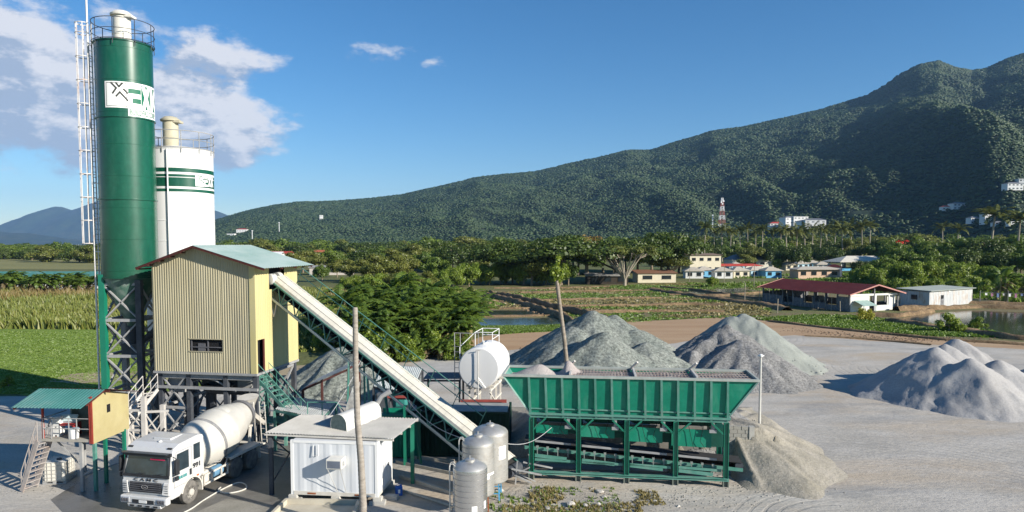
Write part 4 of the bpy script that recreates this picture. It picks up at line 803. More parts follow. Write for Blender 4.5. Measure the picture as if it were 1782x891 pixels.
def logo(t, a0, R_, z0, H, text=True, frame=True):
    # H: panel height of the emblem; draws emblem, E, X and a third letter running round the shell
    W_ = H*.90; wd = H*.80
    m = MB()
    if frame:
        flat_rect(m, 0, wd+.02, 0, H, .015); flat_rect(m, wd+.02, wd+H*1.45, -H*.30, H, .015); build('panel', wrap(m, a0, R_, z0), white_s, t)
        m = MB(); flat_rect(m, .05*H, .07*H+.0, .05*H, .95*H, .018)
        flat_rect(m, .05*H, wd*.97, .93*H, .95*H, .018); flat_rect(m, .05*H, wd*.97, .05*H, .07*H, .018); flat_rect(m, wd*.955, wd*.975, .05*H, .95*H, .018); build('emblem_frame', wrap(m, a0, R_, z0), sign_dark, t)
    else:
        m = MB(); flat_rect(m, 0, wd*.98, 0, H, .015); build('panel', wrap(m, a0, R_, z0), white_s, t)
    m = MB(); w = .065*H
    def sq(pts): return [(x*.86, y) for x, y in pts]
    stroke(m, sq([(.30*H, .93*H), (.50*H, .74*H), (.36*H, .55*H)]), w, .02); stroke(m, sq([(.50*H, .93*H), (.61*H, .80*H), (.74*H, .93*H)]), w, .02)
    stroke(m, sq([(.50*H, .44*H), (.64*H, .59*H), (.93*H, .30*H)]), w, .02); stroke(m, sq([(.80*H, .70*H), (.93*H, .58*H)]), w, .02)
    build('emblem', wrap(m, a0, R_, z0), sign_dark if frame else silo_green, t)
    m = MB(); x = wd*1.04 if frame else wd*1.02; cw = H*.455
    if frame:
        # green field behind white letters
        flat_rect(m, x, x+cw, .03*H, .93*H, .018); flat_rect(m, x+cw*1.04, x+cw*1.96, .03*H, .93*H, .018); flat_rect(m, x+cw*2.02, x+cw*2.9, .03*H, .93*H, .018); build('letter_field', wrap(m, a0, R_, z0), sign_green, t)
    q = MB(); d = .022
    flat_rect(q, x, x+cw*.98, .76*H, .93*H, d); flat_rect(q, x, x+cw*.98, .40*H, .58*H, d) ; flat_rect(q, x, x+cw*.98, .03*H, .21*H, d); flat_rect(q, x, x+cw*.30, .03*H, .58*H, d)
    x2 = x+cw*1.04; ws_ = .15*H; stroke(q, [(x2+cw*.22, .12*H), (x2+cw*.70, .84*H)], ws_, d, .06); stroke(q, [(x2+cw*.22, .84*H), (x2+cw*.70, .12*H)], ws_, d+.002, .06)
    x3 = x+cw*2.06; flat_rect(q, x3, x3+cw*.28, .03*H, .93*H, d); stroke(q, [(x3+cw*.36, .48*H), (x3+cw*.74, .84*H)], ws_, d, .06); stroke(q, [(x3+cw*.36, .48*H), (x3+cw*.74, .12*H)], ws_, d+.002, .06)
    build('lettering', wrap(q, a0, R_, z0), white_s, t)
    if text:
        tm = text_mesh('BUILDERS CORP.', .30*H, .002, .004); q = MB(); k = H*1.36; mxx = max(v[0] for v in tm.v)
        q.v = [(wd*1.08+v[0]*k*.90/mxx, -H*.235+v[1]*1.0, .024+v[2]) for v in tm.v]; q.f = tm.f; build('small_lettering', wrap(q, a0, R_, z0), sign_green, t)
# left edge of the panel at px 183 on a shell centred at px 220: find the angle
def shell_angle(px, py, X0, Y0_, R_):
    d = ray(px, py); a = d.x**2+d.y**2; b = -2*(d.x*X0+d.y*Y0_); c = X0**2+Y0_**2-R_**2; k = (-b-math.sqrt(max(0, b*b-4*a*c)))/(2*a); p = d*k+Vector((0, 0, CH)); return math.atan2(p.y-Y0_, p.x-X0), p.z
a0, zl = shell_angle(184, 187, SX, SY, SR); _, zl2 = shell_angle(184, 141, SX, SY, SR); logo(gs_, a0, SR+.01, zl, zl2-zl)
# support frame
def lattice(m, a, b, z0, z1, n, w=.1, horiz=True):
    a = Vector(a); b = Vector(b)
    for i in range(n):
        u = z0+(z1-z0)*i/n; v = z0+(z1-z0)*(i+1)/n; A_ = Vector((a.x, a.y, u)); B1 = Vector((b.x, b.y, v)); C_ = Vector((b.x, b.y, u)); D = Vector((a.x, a.y, v))
        m.bar(A_, B1, w, w*.6); m.bar(C_, D, w, w*.6)
        if horiz: m.bar(D, B1, w*1.3)
lw = 1.12; legs = [(-lw, -lw), (lw, -lw), (lw, lw), (-lw, lw)]
for i, (x, y) in enumerate(legs):
    m = MB(); m.bx(x-.17, x+.17, y-.17, y+.17, 0, zc-.15 if i else zc+.2); build('leg', m, (green_p, dark_steel, dark_steel, grey_steel)[i], gs_)
m = MB()
for i in range(4): a = legs[i]; b = legs[(i+1) % 4]; lattice(m, a, b, .6, zc-.4, 4, .13)
build('bracing', m, grey_steel, gs_)
m = MB(); m.lathe([(.3, zc-4.3), (.34, zc-3.1)], n=16); m.bx(-.5, .5, -.4, .4, zc-4.9, zc-4.2); m.tube([(0, 0, zc-4.6), (2.4, -.6, zc-2.8)], .2, 10); build('discharge_valve', m, dark_steel, gs_)

# ---- white silo
WX, WY, WR = -23.0, 47.5, 2.2
zt = P(330, 256, WY-WR).z; ws = thing('cement_silo', 'shorter white cement silo with green band behind the yellow mixing house', 'silo', (WX, WY, 0))
m = MB(); prof = [(WR, 6.0)]
for z in (8.2, 10.2, 12.2, 13.55, 16.4, 18.2):
    if z < zt-.5: prof += [(WR, z-.03), (WR+.02, z-.015), (WR+.02, z+.015), (WR, z+.03)]
prof += [(WR, zt)]; m.lathe(prof, n=72); build('shell', m, silo_white, ws, smooth=True)
m = MB(); m.lathe([(WR+.03, zt-.06), (WR+.05, zt), (WR*.5, zt+.25), (.02, zt+.42)], n=48); build('roof_cap', m, silo_white, ws, smooth=True)
m = MB(); m.lathe([(.3, 3.0), (WR, 6)], n=40); build('hopper_cone', m, silo_white, ws, smooth=True)
zb = [shell_angle(330, y, WX, WY, WR)[1] for y in (293, 300, 304, 325, 329, 334)]
m = MB()
for u, v in ((zb[1], zb[0]), (zb[3], zb[2]), (zb[5], zb[4])): m.lathe([(WR+.004, u), (WR+.008, u), (WR+.008, v), (WR+.004, v)], n=72)
build('green_band', m, silo_green, ws, smooth=True)
a0, zl = shell_angle(340, 324, WX, WY, WR); _, zl2 = shell_angle(340, 303.5, WX, WY, WR); logo(ws, a0, WR+.014, zl, zl2-zl, False, False)
filter_(ws, -.45, -.1, zt+.3, .5, 1.75, mat('filter_cream', (.45, .42, .31), .6, dirt=(.36, .33, .25), dscale=2, damt=.6)); railing(ws, WR+.05, zt, 1.15, 12, grey_steel, .03)
a, _ = shell_angle(292, 300, WX, WY, WR); m = MB(); m.tube([((WR+.1)*math.cos(a), (WR+.1)*math.sin(a), 3), ((WR+.1)*math.cos(a), (WR+.1)*math.sin(a), zt-.1)], .05, 6); build('fill_pipe', m, silo_white, ws)
m = MB()
for x, y in ((-1.4, -1.4), (1.4, -1.4), (1.4, 1.4), (-1.4, 1.4)): m.bx(x-.16, x+.16, y-.16, y+.16, 0, 6.3)
for i in range(4): a = ((-1.4, -1.4), (1.4, -1.4), (1.4, 1.4), (-1.4, 1.4))[i]; b = ((1.4, -1.4), (1.4, 1.4), (-1.4, 1.4), (-1.4, -1.4))[i]; lattice(m, a, b, .3, 6, 2, .12)
build('support_frame', m, dark_steel, ws)

# ---- mixing house; local x along the front, y back, yaw clockwise
BW, BD = 6.6, 5.2; zb0 = 4.4; YAW = R(-9)
c0 = G(447, 650.5, zb0); bh = thing('mixing_house', 'tall yellow corrugated mixing house on steel legs with teal metal roof', 'building', (c0.x-BW*math.cos(YAW), c0.y-BW*math.sin(YAW), 0), YAW)
eave = P(437, 459, c0.y).z-.05; apex = eave+1.05; print('eave', eave, apex, c0, bh.location)
ax = BW*.455
top = lambda u: eave+.0+(apex-eave)*(u/ax if u < ax else (BW-u)/(BW-ax))
m = MB(); wx0, wx1, wz0, wz1 = 2.35, 4.45, zb0+1.25, zb0+1.95
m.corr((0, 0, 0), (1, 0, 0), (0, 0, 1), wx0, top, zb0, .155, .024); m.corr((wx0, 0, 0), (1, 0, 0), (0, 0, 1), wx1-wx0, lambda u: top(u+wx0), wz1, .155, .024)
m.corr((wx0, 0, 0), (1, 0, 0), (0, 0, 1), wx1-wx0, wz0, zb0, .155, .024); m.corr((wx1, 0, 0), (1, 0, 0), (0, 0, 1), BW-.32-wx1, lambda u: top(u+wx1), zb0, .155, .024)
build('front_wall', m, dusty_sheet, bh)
m = MB(); m.bx(BW-.34, BW+.02, -.06, .0, zb0, eave+.1); build('corner_trim', m, yellow_sheet, bh)
# right wall with doorway and conveyor opening
m = MB(); o_ = (BW, 0, 0); uu = (0, 1, 0); vv = (0, 0, 1)
def rw(y0, y1, z0, z1): m.corr((BW, y0, 0), uu, vv, y1-y0, z1, z0, .20, .02)
dy0, dy1 = .15, .75; oy0, oy1 = 1.6, 3.5
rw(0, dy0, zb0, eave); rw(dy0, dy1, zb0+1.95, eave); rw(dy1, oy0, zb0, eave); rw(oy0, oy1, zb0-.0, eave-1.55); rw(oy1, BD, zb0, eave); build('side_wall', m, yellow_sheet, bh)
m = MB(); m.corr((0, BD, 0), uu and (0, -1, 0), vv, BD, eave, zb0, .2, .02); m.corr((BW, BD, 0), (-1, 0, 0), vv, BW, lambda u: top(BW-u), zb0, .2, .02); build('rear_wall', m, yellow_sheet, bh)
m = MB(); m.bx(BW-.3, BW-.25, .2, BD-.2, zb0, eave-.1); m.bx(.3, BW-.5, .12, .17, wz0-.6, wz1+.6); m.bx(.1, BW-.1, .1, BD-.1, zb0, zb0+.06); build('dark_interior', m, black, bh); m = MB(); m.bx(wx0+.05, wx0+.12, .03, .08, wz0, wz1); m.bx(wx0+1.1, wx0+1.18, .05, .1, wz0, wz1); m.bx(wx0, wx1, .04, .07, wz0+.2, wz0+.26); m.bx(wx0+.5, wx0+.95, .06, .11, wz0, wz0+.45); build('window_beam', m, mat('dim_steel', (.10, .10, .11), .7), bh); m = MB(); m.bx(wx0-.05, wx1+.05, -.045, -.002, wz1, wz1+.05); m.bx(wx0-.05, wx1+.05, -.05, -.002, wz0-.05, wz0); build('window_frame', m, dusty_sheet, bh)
m = MB(); m.bx(BW+.01, BW+.05, dy1-.04, dy1+.12, zb0, zb0+1.95); build('door_frame', m, mat('maroon_paint', (.08, .022, .018), .6), bh)
m = MB(); m.bx(BW-.02, BW+.04, oy1-.55, oy1-.45, eave-1.5, eave); build('opening_post', m, mat('maroon_paint', (.08, .022, .018)), bh)
m = MB(); m.lathe([(.18, -.5), (.34, -.45), (.36, -.05), (.2, 0), (.2, .1), (.42, .12), (.42, .45), (.2, .5)], (BW-.0, 2.2, eave-.95), (.25, 1, .0), 20); build('head_drum', m, mat('drum_grey', (.5, .5, .48), .5), bh, smooth=True)
# roof
ov = .62; m = MB(); n_l = math.hypot(ax+ov, (apex-eave)*(ax+ov)/ax); sl = (apex-eave)/ax; sr = (apex-eave)/(BW-ax)
m.corr((ax, -.5, apex+.06), (0, 1, 0), (BW-ax+.9, 0, -sr*(BW-ax+.9)), BD+1.1, math.hypot(BW-ax+.9, sr*(BW-ax+.9)), 0, .28, -.03)
m.corr((ax, -.5, apex+.06), (0, 1, 0), (-(ax+.75), 0, -sl*(ax+.75)), BD+1.1, math.hypot(ax+.75, sl*(ax+.75)), 0, .28, .03)
build('roof', m, mat('roof_teal_grey', (.22, .33, .30), .5, col2=(.38, .46, .44), scale=.35, dirt=(.52, .54, .52), dscale=.3, damt=.8, aniso=(1, .5, 1)), bh)
m = MB()
for y in (-.45, BD*.33, BD*.66, BD+.5):
    m.bar((ax, y, apex-.02), (BW+.85, y, apex-.02-sr*(BW-ax+.85)), .06, .12); m.bar((ax, y, apex-.02), (-.7, y, apex-.02-sl*(ax+.7)), .06, .12)
for k in range(5): x = -.6+k*(ax+.5)/5; m.bx(x-.04, x+.04, -.49, BD+.5, apex-.12-sl*(ax-x), apex-.04-sl*(ax-x))
build('rafters', m, mat('maroon_paint', (.08, .022, .018)), bh)
m = MB(); m.bx(-.05, BW+.05, -.07, .05, zb0-.14, zb0-.003); m.bx(BW-.05, BW+.05, .05, BD, zb0-.14, zb0-.003); m.bx(-.05, .05, .05, BD, zb0-.14, zb0-.003); build('floor_beam', m, grey_steel, bh)
for x in (.25, 2.1, 4.5, BW-.2):
    for y in (.25, BD*.5, BD-.25):
        m = MB(); m.bx(x-.13, x+.13, y-.13, y+.13, 0, zb0-.14); m.bx(x-.28, x+.28, y-.28, y+.28, 0, .05); build('leg', m, dark_steel, bh)
m = MB()
lattice(m, (.25, .25), (1.9, .25), 0.2, zb0-.3, 2, .11); lattice(m, (.25, .25), (.25, BD-.25), .2, zb0-.3, 2, .11); lattice(m, (.25, BD-.25), (1.9, BD-.25), .2, zb0-.3, 2, .11); lattice(m, (1.9, BD-.25), (3.9, BD-.25), 1.6, zb0-.3, 1, .11); lattice(m, (BW-.2, BD*.5), (BW-.2, BD-.25), .2, zb0-.3, 2, .11); lattice(m, (3.9, BD-.25), (BW-.2, BD-.25), .2, zb0-.3, 1, .11)
for y in (.25, BD*.5, BD-.25): m.bx(.1, BW-.1, y-.09, y+.09, zb0-.45, zb0-.16)
m.bx(0, BW, .0, .16, zb0-1.05, zb0-.9)
build('bracing', m, grey_steel, bh)
m = MB(); m.lathe([(1.15, -1.3), (1.2, -1.25), (1.2, 1.25), (1.15, 1.3)], (3.2, BD*.55, zb0-.75), (1, 0, 0), 24); m.add([(2.4, .9, zb0-1.0), (4.2, .9, zb0-1.0), (4.2, 2.6, zb0-1.0), (2.4, 2.6, zb0-1.0), (3.0, 1.4, 3.1-.3), (3.6, 1.4, 2.8), (3.6, 2.0, 2.8), (3.0, 2.0, 2.8)], [(0, 1, 5, 4), (1, 2, 6, 5), (2, 3, 7, 6), (3, 0, 4, 7)]); build('mixer_drum', m, dark_steel, bh, smooth=True)
m = MB(); m.bx(.5, 1.5, .6, 1.5, zb0-1.4, zb0-.5); m.bx(4.4, 5.3, 1.6, 3.0, zb0-1.3, zb0-.5); m.tube([(1, 1, zb0-1), (2.6, 1.2, zb0-.6), (3.8, .3, zb0-.55), (5, .4, zb0-1.2)], .06, 6); build('machinery', m, grey_steel, bh)

# green stair from the doorway of the mixing house down to the right
def stair(name, label, a, b, w, side, m_, nst, group=None, rails=(1, 1), tread=.24, rail_h=.95):
    a = Vector(a); b = Vector(b); s = Vector(side).normalized()*w/2; t = thing(name, label, 'stairs', (b.x, b.y, 0), 0, group); off = (b.x, b.y, 0)
    for k in (-1, 1):
        m = MB(); m.bar(a+s*k, b+s*k, .06, .2); build('stringer', m, m_, t, off)
    m = MB(); hd = (b-a); hd.z = 0; hd.normalize()
    for i in range(nst):
        p = a.lerp(b, (i+.5)/nst); m.add([p-s-hd*tread/2, p+s-hd*tread/2, p+s+hd*tread/2, p-s+hd*tread/2, p-s-hd*tread/2+Vector((0, 0, -.04)), p+s-hd*tread/2+Vector((0, 0, -.04)), p+s+hd*tread/2+Vector((0, 0, -.04)), p-s+hd*tread/2+Vector((0, 0, -.04))], [(0, 1, 2, 3), (7, 6, 5, 4), (0, 4, 5, 1), (1, 5, 6, 2), (2, 6, 7, 3), (3, 7, 4, 0)])
    build('treads', m, m_, t, off)
    for k, r in zip((-1, 1), rails):
        if not r: continue
        m = MB(); h = Vector((0, 0, rail_h)); m.tube([a+s*k+h, b+s*k+h], .025, 5); m.tube([a+s*k+h*.5, b+s*k+h*.5], .02, 5)
        for i in range(5): p = a.lerp(b, i/4)+s*k; m.tube([p, p+h], .022, 5)
        build('handrail', m, m_, t, off)
    return t
a = P(452, 652, 40.6); b = G(520, 722, .9)
stair('steel_stairs', 'teal steel stairs climbing to the yellow mixing house doorway', a, (a.x+3.3, a.y-1.3, 1.2), .85, (.37, .93, 0), teal_p, 12)
tt = thing('platform', 'teal steel access platform frame beside the stairs right of the truck', 'platform', (a.x, a.y, 0)); m = MB()
for dx, dy in ((.1, -.6), (.1, .8), (1.7, -.6), (1.7, .8)): m.bx(dx-.08, dx+.08, dy-.08, dy+.08, 0, 4.2 if dx < 1 else 2.6)
islands('post', m, teal_p, tt); m = MB(); lattice(m, (.1, -.6), (.1, .8), .2, 4.1, 4, .06); lattice(m, (1.7, -.6), (1.7, .8), .2, 2.6, 2, .06); lattice(m, (.1, .8), (1.7, .8), .2, 2.6, 1, .06); m.bx(0, 1.7, -.65, .85, 1.35, 1.42); build('bracing', m, teal_p, tt)

# ---- control cabin on stilts (left)
cl = (-22.85, 33.5); 
cb = thing('control_cabin', 'small stilted control cabin with teal roof and yellow side panel', 'cabin', (G(160, 765, 2.6).x, G(160, 765, 2.6).y, 0), R(-4))
# local: origin at right front deck corner, x to the left negative, y back
fz = 2.6; m = MB(); m.bx(-2.55, .05, 0, 2.6, fz-.14, fz); build('deck', m, mat('deck_grey', (.33, .31, .27), .9, dirt=(.2, .19, .17)), cb)
m = MB(); m.corr((.06, 0, 0), (0, 1, 0), (0, 0, 1), 2.75, lambda u: fz+2.02+(.22*u/.8 if u < .8 else .22-.30*(u-.8)), fz-.22, .9, .004); m.bx(.0, .05, 0, 2.7, fz-.22, fz+1.6); build('side_panel', m, smooth_y, cb)
m = MB(); m.bx(.055, .075, 1.05, 1.3, fz+1.05, fz+1.45); build('side_window', m, black, cb)
redp = mat('red_paint', (.30, .045, .03), .6, dirt=(.2, .08, .06))
m = MB(); m.bx(-.10, .02, -.04, .06, fz-.2, fz+2.05); m.bx(-2.52, -2.44, .0, .08, fz, fz+1.75); m.bx(.0, .09, -.06, -.01, fz-.2, fz+2.1); build('corner_post', m, redp, cb)
m = MB(); m.bx(-1.75, 0, 1.4, 1.45, fz, fz+1.9); m.bx(-1.8, -1.72, 1.0, 2.6, fz, fz+1.8); build('inner_wall', m, mat('inner_wall_teal', (.07, .11, .10), .7, col2=(.2, .25, .24), scale=1.2), cb)
m = MB(); m.corr((-3.25, -.95, fz+1.72), (1, 0, 0), (0, 1.0, .30), 3.42, 1.85, 0, .17, .02); build('roof', m, teal_roof, cb)
m = MB(); m.bx(-3.2, .4, .80, .85, fz+2.12, fz+2.22); m.bar((-3.15, -.9, fz+1.66), (-3.15, .8, fz+2.18), .05, .1); m.bar((.12, -.5, fz+1.78), (.12, .8, fz+2.2), .06, .1); m.corr((-3.25, .83, fz+2.27), (1, 0, 0), (0, 1, -.27), 3.75, 2.3, 0, .17, .02); m.bx(-2.5, -1.6, .0, .06, fz+1.55, fz+1.62); build('rafters', m, mat('maroon_paint', (.08, .022, .018)), cb)
m = MB()
for x in (-2.45, -2.0, -.55, -.1):
    pass
m = MB(); r = .025
for z in (.5, 1.0): m.tube([(-2.45, 0, fz+z), (-.05, 0, fz+z)], r, 5)
for x in (-2.45, -2.05, -1.15, -.75): m.tube([(x, 0, fz), (x, 0, fz+1.0)], r, 5)
m.tube([(-2.45, 0, fz+1.0), (-2.45, 1.6, fz+1.0)], r, 5); m.tube([(-2.45, 0, fz+.5), (-2.45, 1.6, fz+.5)], r, 5); build('railing', m, grey_steel, cb)
for x, y, mm in ((-.62, .1, grey_steel), (-.02, .2, teal_p), (.0, 2.4, green_p), (-.25, 1.3, green_p), (-2.2, 2.4, grey_steel)):
    q = MB(); q.bx(x-.07, x+.07, y-.07, y+.07, 0, fz-.142); build('leg', q, mm, cb)
m = MB(); m.bar((-2.0, .3, fz-.2), (-.7, .5, .9), .06); m.bar((-.6, .1, .8), (0, .2, 1.2), .07); m.bar((-.6, .1, .75), (.0, 2.4, .8), .05); build('bracing', m, grey_steel, cb)
ck = thing('console_desk', 'red and white control desk on the cabin deck', 'desk', (cb.location.x-1.5, cb.location.y+.75, fz)); m = MB(); m.bx(-.6, .35, -.25, .3, .55, .62); m.bx(-.6, -.52, -.25, .3, 0, .55); m.bx(.27, .35, -.25, .3, 0, .55); build('desk_top', m, mat('desk_red', (.35, .04, .04), .5), ck); m = MB(); m.box((-.1, .05, .85), (.85, .05, .35), Matrix.Rotation(R(-30), 3, 'X')); m.bx(-.5, .3, -.0, .28, .63, .72); build('control_panel', m, mat('panel_pale', (.45, .55, .58), .4), ck)
ch = thing('filing_cabinet', 'white cupboard at the left of the cabin deck', 'cabinet', (cb.location.x-2.05, cb.location.y+.7, fz)); m = MB(); m.bx(-.18, .18, -.2, .2, 0, .95); build('body', m, white_p, ch, bevel=.01); m = MB(); m.bx(-.15, .15, -.215, -.2, .08, .45); m.bx(-.15, .15, -.215, -.2, .5, .88); build('drawer', m, mat('cab_grey', (.6, .6, .58), .5), ch)
bk = thing('bucket', 'white plastic pail standing on the cabin deck', 'bucket', (cb.location.x-1.0, cb.location.y+.25, fz)); m = MB(); m.lathe([(.19, 0), (.22, .42), (.235, .43), (.235, .46)], n=20); build('body', m, white_p, bk, smooth=True); m = MB(); m.lathe([(.2, .462), (.21, .49), (.01, .5)], n=20); build('lid', m, mat('lid_blue', (.3, .4, .5), .5), bk)
# stair down to the left
a = Vector((cb.location.x-2.45, cb.location.y+.25, fz-.05)); b_ = G(38, 852)
stair('stairs', 'weathered steel stairs leaning up to the control cabin deck', a, (b_.x+.35, b_.y, .05), .75, (.25, 1, 0), mat('stair_grey', (.33, .30, .28), .8, dirt=(.3, .16, .1)), 9)
# IBC tote
g = G(92, 843); tc_ = thing('water_tote', 'caged white plastic liquid tote under the cabin stairs', 'tank', (g.x, g.y+.55, 0), R(8)); m = MB(); m.bx(-.5, .5, -.5, .5, .14, 1.1); build('bottle', m, mat('tote_plastic', (.62, .60, .54), .5, dirt=(.4, .37, .3), dscale=2, damt=.6), tc_, bevel=.05)
m = MB()
for z in (.15, .34, .53, .72, .91, 1.1):
    for p, q in (((-.53, -.53), (.53, -.53)), ((.53, -.53), (.53, .53)), ((.53, .53), (-.53, .53)), ((-.53, .53), (-.53, -.53))): m.bar((*p, z), (*q, z), .022)
for i in range(6):
    x = -.53+1.06*i/5
    for s in (-.53, .53): m.bar((x, s, .15), (x, s, 1.1), .022); m.bar((s, x, .15), (s, x, 1.1), .022)
build('cage', m, galv, tc_); m = MB(); m.bx(-.55, .55, -.55, .55, .0, .05); m.bx(-.55, -.4, -.55, .55, .05, .13); m.bx(.4, .55, -.55, .55, .05, .13); m.bx(-.08, .08, -.55, .55, .05, .13); build('pallet', m, grey_steel, tc_); m = MB(); m.lathe([(.12, 1.1), (.12, 1.16), (.01, 1.165)], n=16); build('cap', m, dark_steel, tc_)
# white stairs and frames between the cabin and the silo legs
a = P(262, 680, 40); b = P(212, 742, 38.2)
stair('white_stairs', 'pale steel stairs between the cabin and the green silo legs', a, b, .9, (.5, .85, 0), mat('pale_steel', (.5, .48, .45), .7, dirt=(.38, .35, .3)), 10)
fr = thing('pump_frame', 'pale grey braced steel frame behind the truck cab', 'frame', (P(250, 745, 38.5).x, 38.5, 0)); pm = MATS['pale_steel']
for x, y, h in ((-.95, 0, 2.6), (.05, 0, 3.3), (-1.4, 1.2, 2.2), (.4, 1.4, 2.5)): m = MB(); m.bx(x-.12, x+.12, y-.12, y+.12, 0, h); build('post', m, pm, fr)
m = MB(); lattice(m, (-.95, 0), (.05, 0), .2, 2.5, 2, .09); lattice(m, (.05, 0), (1.3, .3), .2, 2.4, 1, .09); lattice(m, (-1.4, 1.2), (.4, 1.4), .1, 2.1, 1, .09); build('bracing', m, pm, fr)
# ================================================================ AGGREGATE BIN (batching hopper)
o0 = G(928, 834); AY = R(-6.5); ab = thing('aggregate_bin', 'long green four-bay aggregate bin on a steel frame with a ribbed hopper', 'hopper', (o0.x, o0.y, 0), AY)
ca, sa = math.cos(AY), math.sin(AY)
def A2(px, z):   # world x along local front plane for a pixel column at height z -> local x
    # intersect view ray in plan with the front line
    t = (px-CX)/F; # X = t*Y
    Yp = (o0.y*ca-o0.x*sa)/(ca-t*sa); X = t*Yp
    # forward depth depends slightly on z through the pitch
    k = (math.cos(TH)-math.sin(TH)*(z-CH)/Yp); X = t*Yp*k; return (X-o0.x)*ca+(Yp-o0.y)*sa
zr, zk = 5.38, 3.45
xl = [A2(p, 3) for p in (925, 1007, 1091, 1176, 1264)]; TL, TR = A2(877, zr), A2(1317, zr); BL, BR = A2(922, zk), A2(1267, zk); D = 2.15
print('bin', xl, TL, TR, BL, BR)
m = MB(); e = .6
F4 = [(TL, -.35, zr), (TR, -.35, zr), (BR, 0, zk), (BL, 0, zk)]; B4 = [(TL, D, zr), (TR, D, zr), (BR, D-.3, zk), (BL, D-.3, zk)]
m.add(F4+B4, [(0, 1, 2, 3), (4, 5, 6, 7)]); islands('hopper_side', m, bin_green, ab)
m = MB(); m.add(F4+B4, [(0, 4, 7, 3), (1, 5, 6, 2)]); islands('hopper_end', m, teal_p, ab)
m = MB(); m.box(((TL+TR)/2, -.38, zr+.02), (TR-TL+.1, .12, .12)); m.box(((TL+TR)/2, D+.02, zr+.02), (TR-TL+.1, .12, .12)); m.bx(TL-.05, TL+.05, -.32, D-.04, zr-.02, zr+.08); m.bx(TR-.05, TR+.05, -.32, D-.04, zr-.02, zr+.08); build('rim', m, mat('rim_grey', (.34, .37, .34), .7, dirt=(.42, .41, .38)), ab)
m = MB(); m.bx(BL-.05, BR+.1, -.14, .06, zk-.08, zk+.02); m.bx(BL-.05, BR+.1, -.10, .0, zk+.2, zk+.26); m.bx(BL, BR, -.05, .1, zk-.24, zk-.082); build('lower_beam', m, teal_p, ab)
for i in range(13):
    px = 880+(160+110.6*i)/3.874; x1 = A2(px, zr); x2 = A2(px+2, zk); m = MB(); m.bar((x1, -.40, zr-.02), (x2, -.07, zk-.14), .065, .11, up=(1, 0, 0)); build('rib', m, teal_p, ab)
m = MB(); m.bar((TL, -.38, zr), (BL, -.02, zk), .07); m.bar((TR, -.38, zr), (BR, -.02, zk), .07); islands('edge_trim', m, mat('pale_teal', (.25, .42, .36), .6), ab)
for i, x in enumerate(xl):
    for y in (0, D-.3):
        m = MB(); m.bx(x-.12, x+.12, y-.02, y+.02, .42, zk-.25); m.bx(x-.12, x-.09, y-.1, y+.1, .42, zk-.25); m.bx(x+.09, x+.12, y-.1, y+.1, .42, zk-.25); l = build('leg', m, green_p, ab)
        m = MB(); m.bx(x-.15, x+.15, y-.12, y+.12, .02, .30) if y else m.bx(x-.15, x-.09, y-.13, y+.13, 0, .30).bx(x+.09, x+.15, y-.13, y+.13, 0, .30).bx(x-.09, x+.09, y-.01, y+.02, 0, .30); build('foot', m, mat('foot_grey', (.16, .18, .15), .7), l)
for a_, b_ in zip(xl[:-1], xl[1:]):
    for s, x in ((1, a_+.1), (-1, b_-.1)): m = MB(); m.bar((x, -.03, zk-.85), (x+s*.62, -.03, zk-.27), .10, .08); build('gusset_brace', m, green_p, ab)
m = MB(); m.bx(xl[0]-.15, xl[-1]+.15, -.13, .13, .30, .35); m.bx(xl[0]-.15, xl[-1]+.15, -.02, .02, .35, .40); m.bx(xl[0]-.15, xl[-1]+.15, -.13, .13, .40, .44); m.bx(xl[0]-.15, xl[-1]+.15, D-.4, D-.2, .3, .44); build('base_beam', m, teal_p, ab)
# gate guards (lighter green plates), one under each bay, stepping down to the right
for i, (px0, px1, y0, y1) in enumerate(((932, 988, 741, 755), (1009, 1070, 743, 762), (1092, 1154, 745, 770), (1170, 1240, 748, 778))):
    x0, x1 = A2(px0, 3), A2(px1, 3); z1 = P(px0, y0, o0.y).z+.0; z0 = P(px0, y1, o0.y+sa*x0).z; z1 = P(px0, y0, o0.y+sa*x0).z
    m = MB(); m.add([(x0, .25, z1), (x1, .25, z1-.03), (x1, .25, z0-.05), (x0, .25, z0), (x0, .3, z1), (x1, .3, z1-.03), (x1, .3, z0-.05), (x0, .3, z0)], [(0, 1, 2, 3), (7, 6, 5, 4), (0, 4, 5, 1), (3, 2, 6, 7), (0, 3, 7, 4), (1, 5, 6, 2)]); build('gate_guard', m, bin_green, ab)
    m = MB(); m.bx(x1-.0, x1+.75, .6, 1.6, z0-.1, z1-.0); m.add([(x0, .4, zk-.3), (x1+.5, .4, zk-.3), (x1+.5, 1.8, zk-.3), (x0, 1.8, zk-.3), (x0+.4, .9, z1), (x1, .9, z1), (x1, 1.7, z1), (x0+.4, 1.7, z1)], [(0, 1, 5, 4), (1, 2, 6, 5), (2, 3, 7, 6), (3, 0, 4, 7)]); build('discharge_chute', m, mat('deep_green', (.006, .07, .05), .6), ab)
    m = MB(); xm = (x0+x1)/2; m.tube([(xm-.2, .1, zk-.3), (xm-.1, .15, z1-.1), (xm+.1, .12, z0-.1), (xm+.5, .12, z0-.15)], .012, 4); m.tube([(xm+.6, .1, zk-.3), (xm+.4, .12, z0+.3), (xm+.75, .12, z0-.2)], .012, 4); build('cable', m, black, ab)
    m = MB(); m.bx(x1-.1+.05, x1+.1, .0, .12, z1+.05, zk-.25); m.bx(x1-.15, x1+.2, -.02, .15, z1-.1, z1+.06); build('load_cell', m, grey_steel, ab)
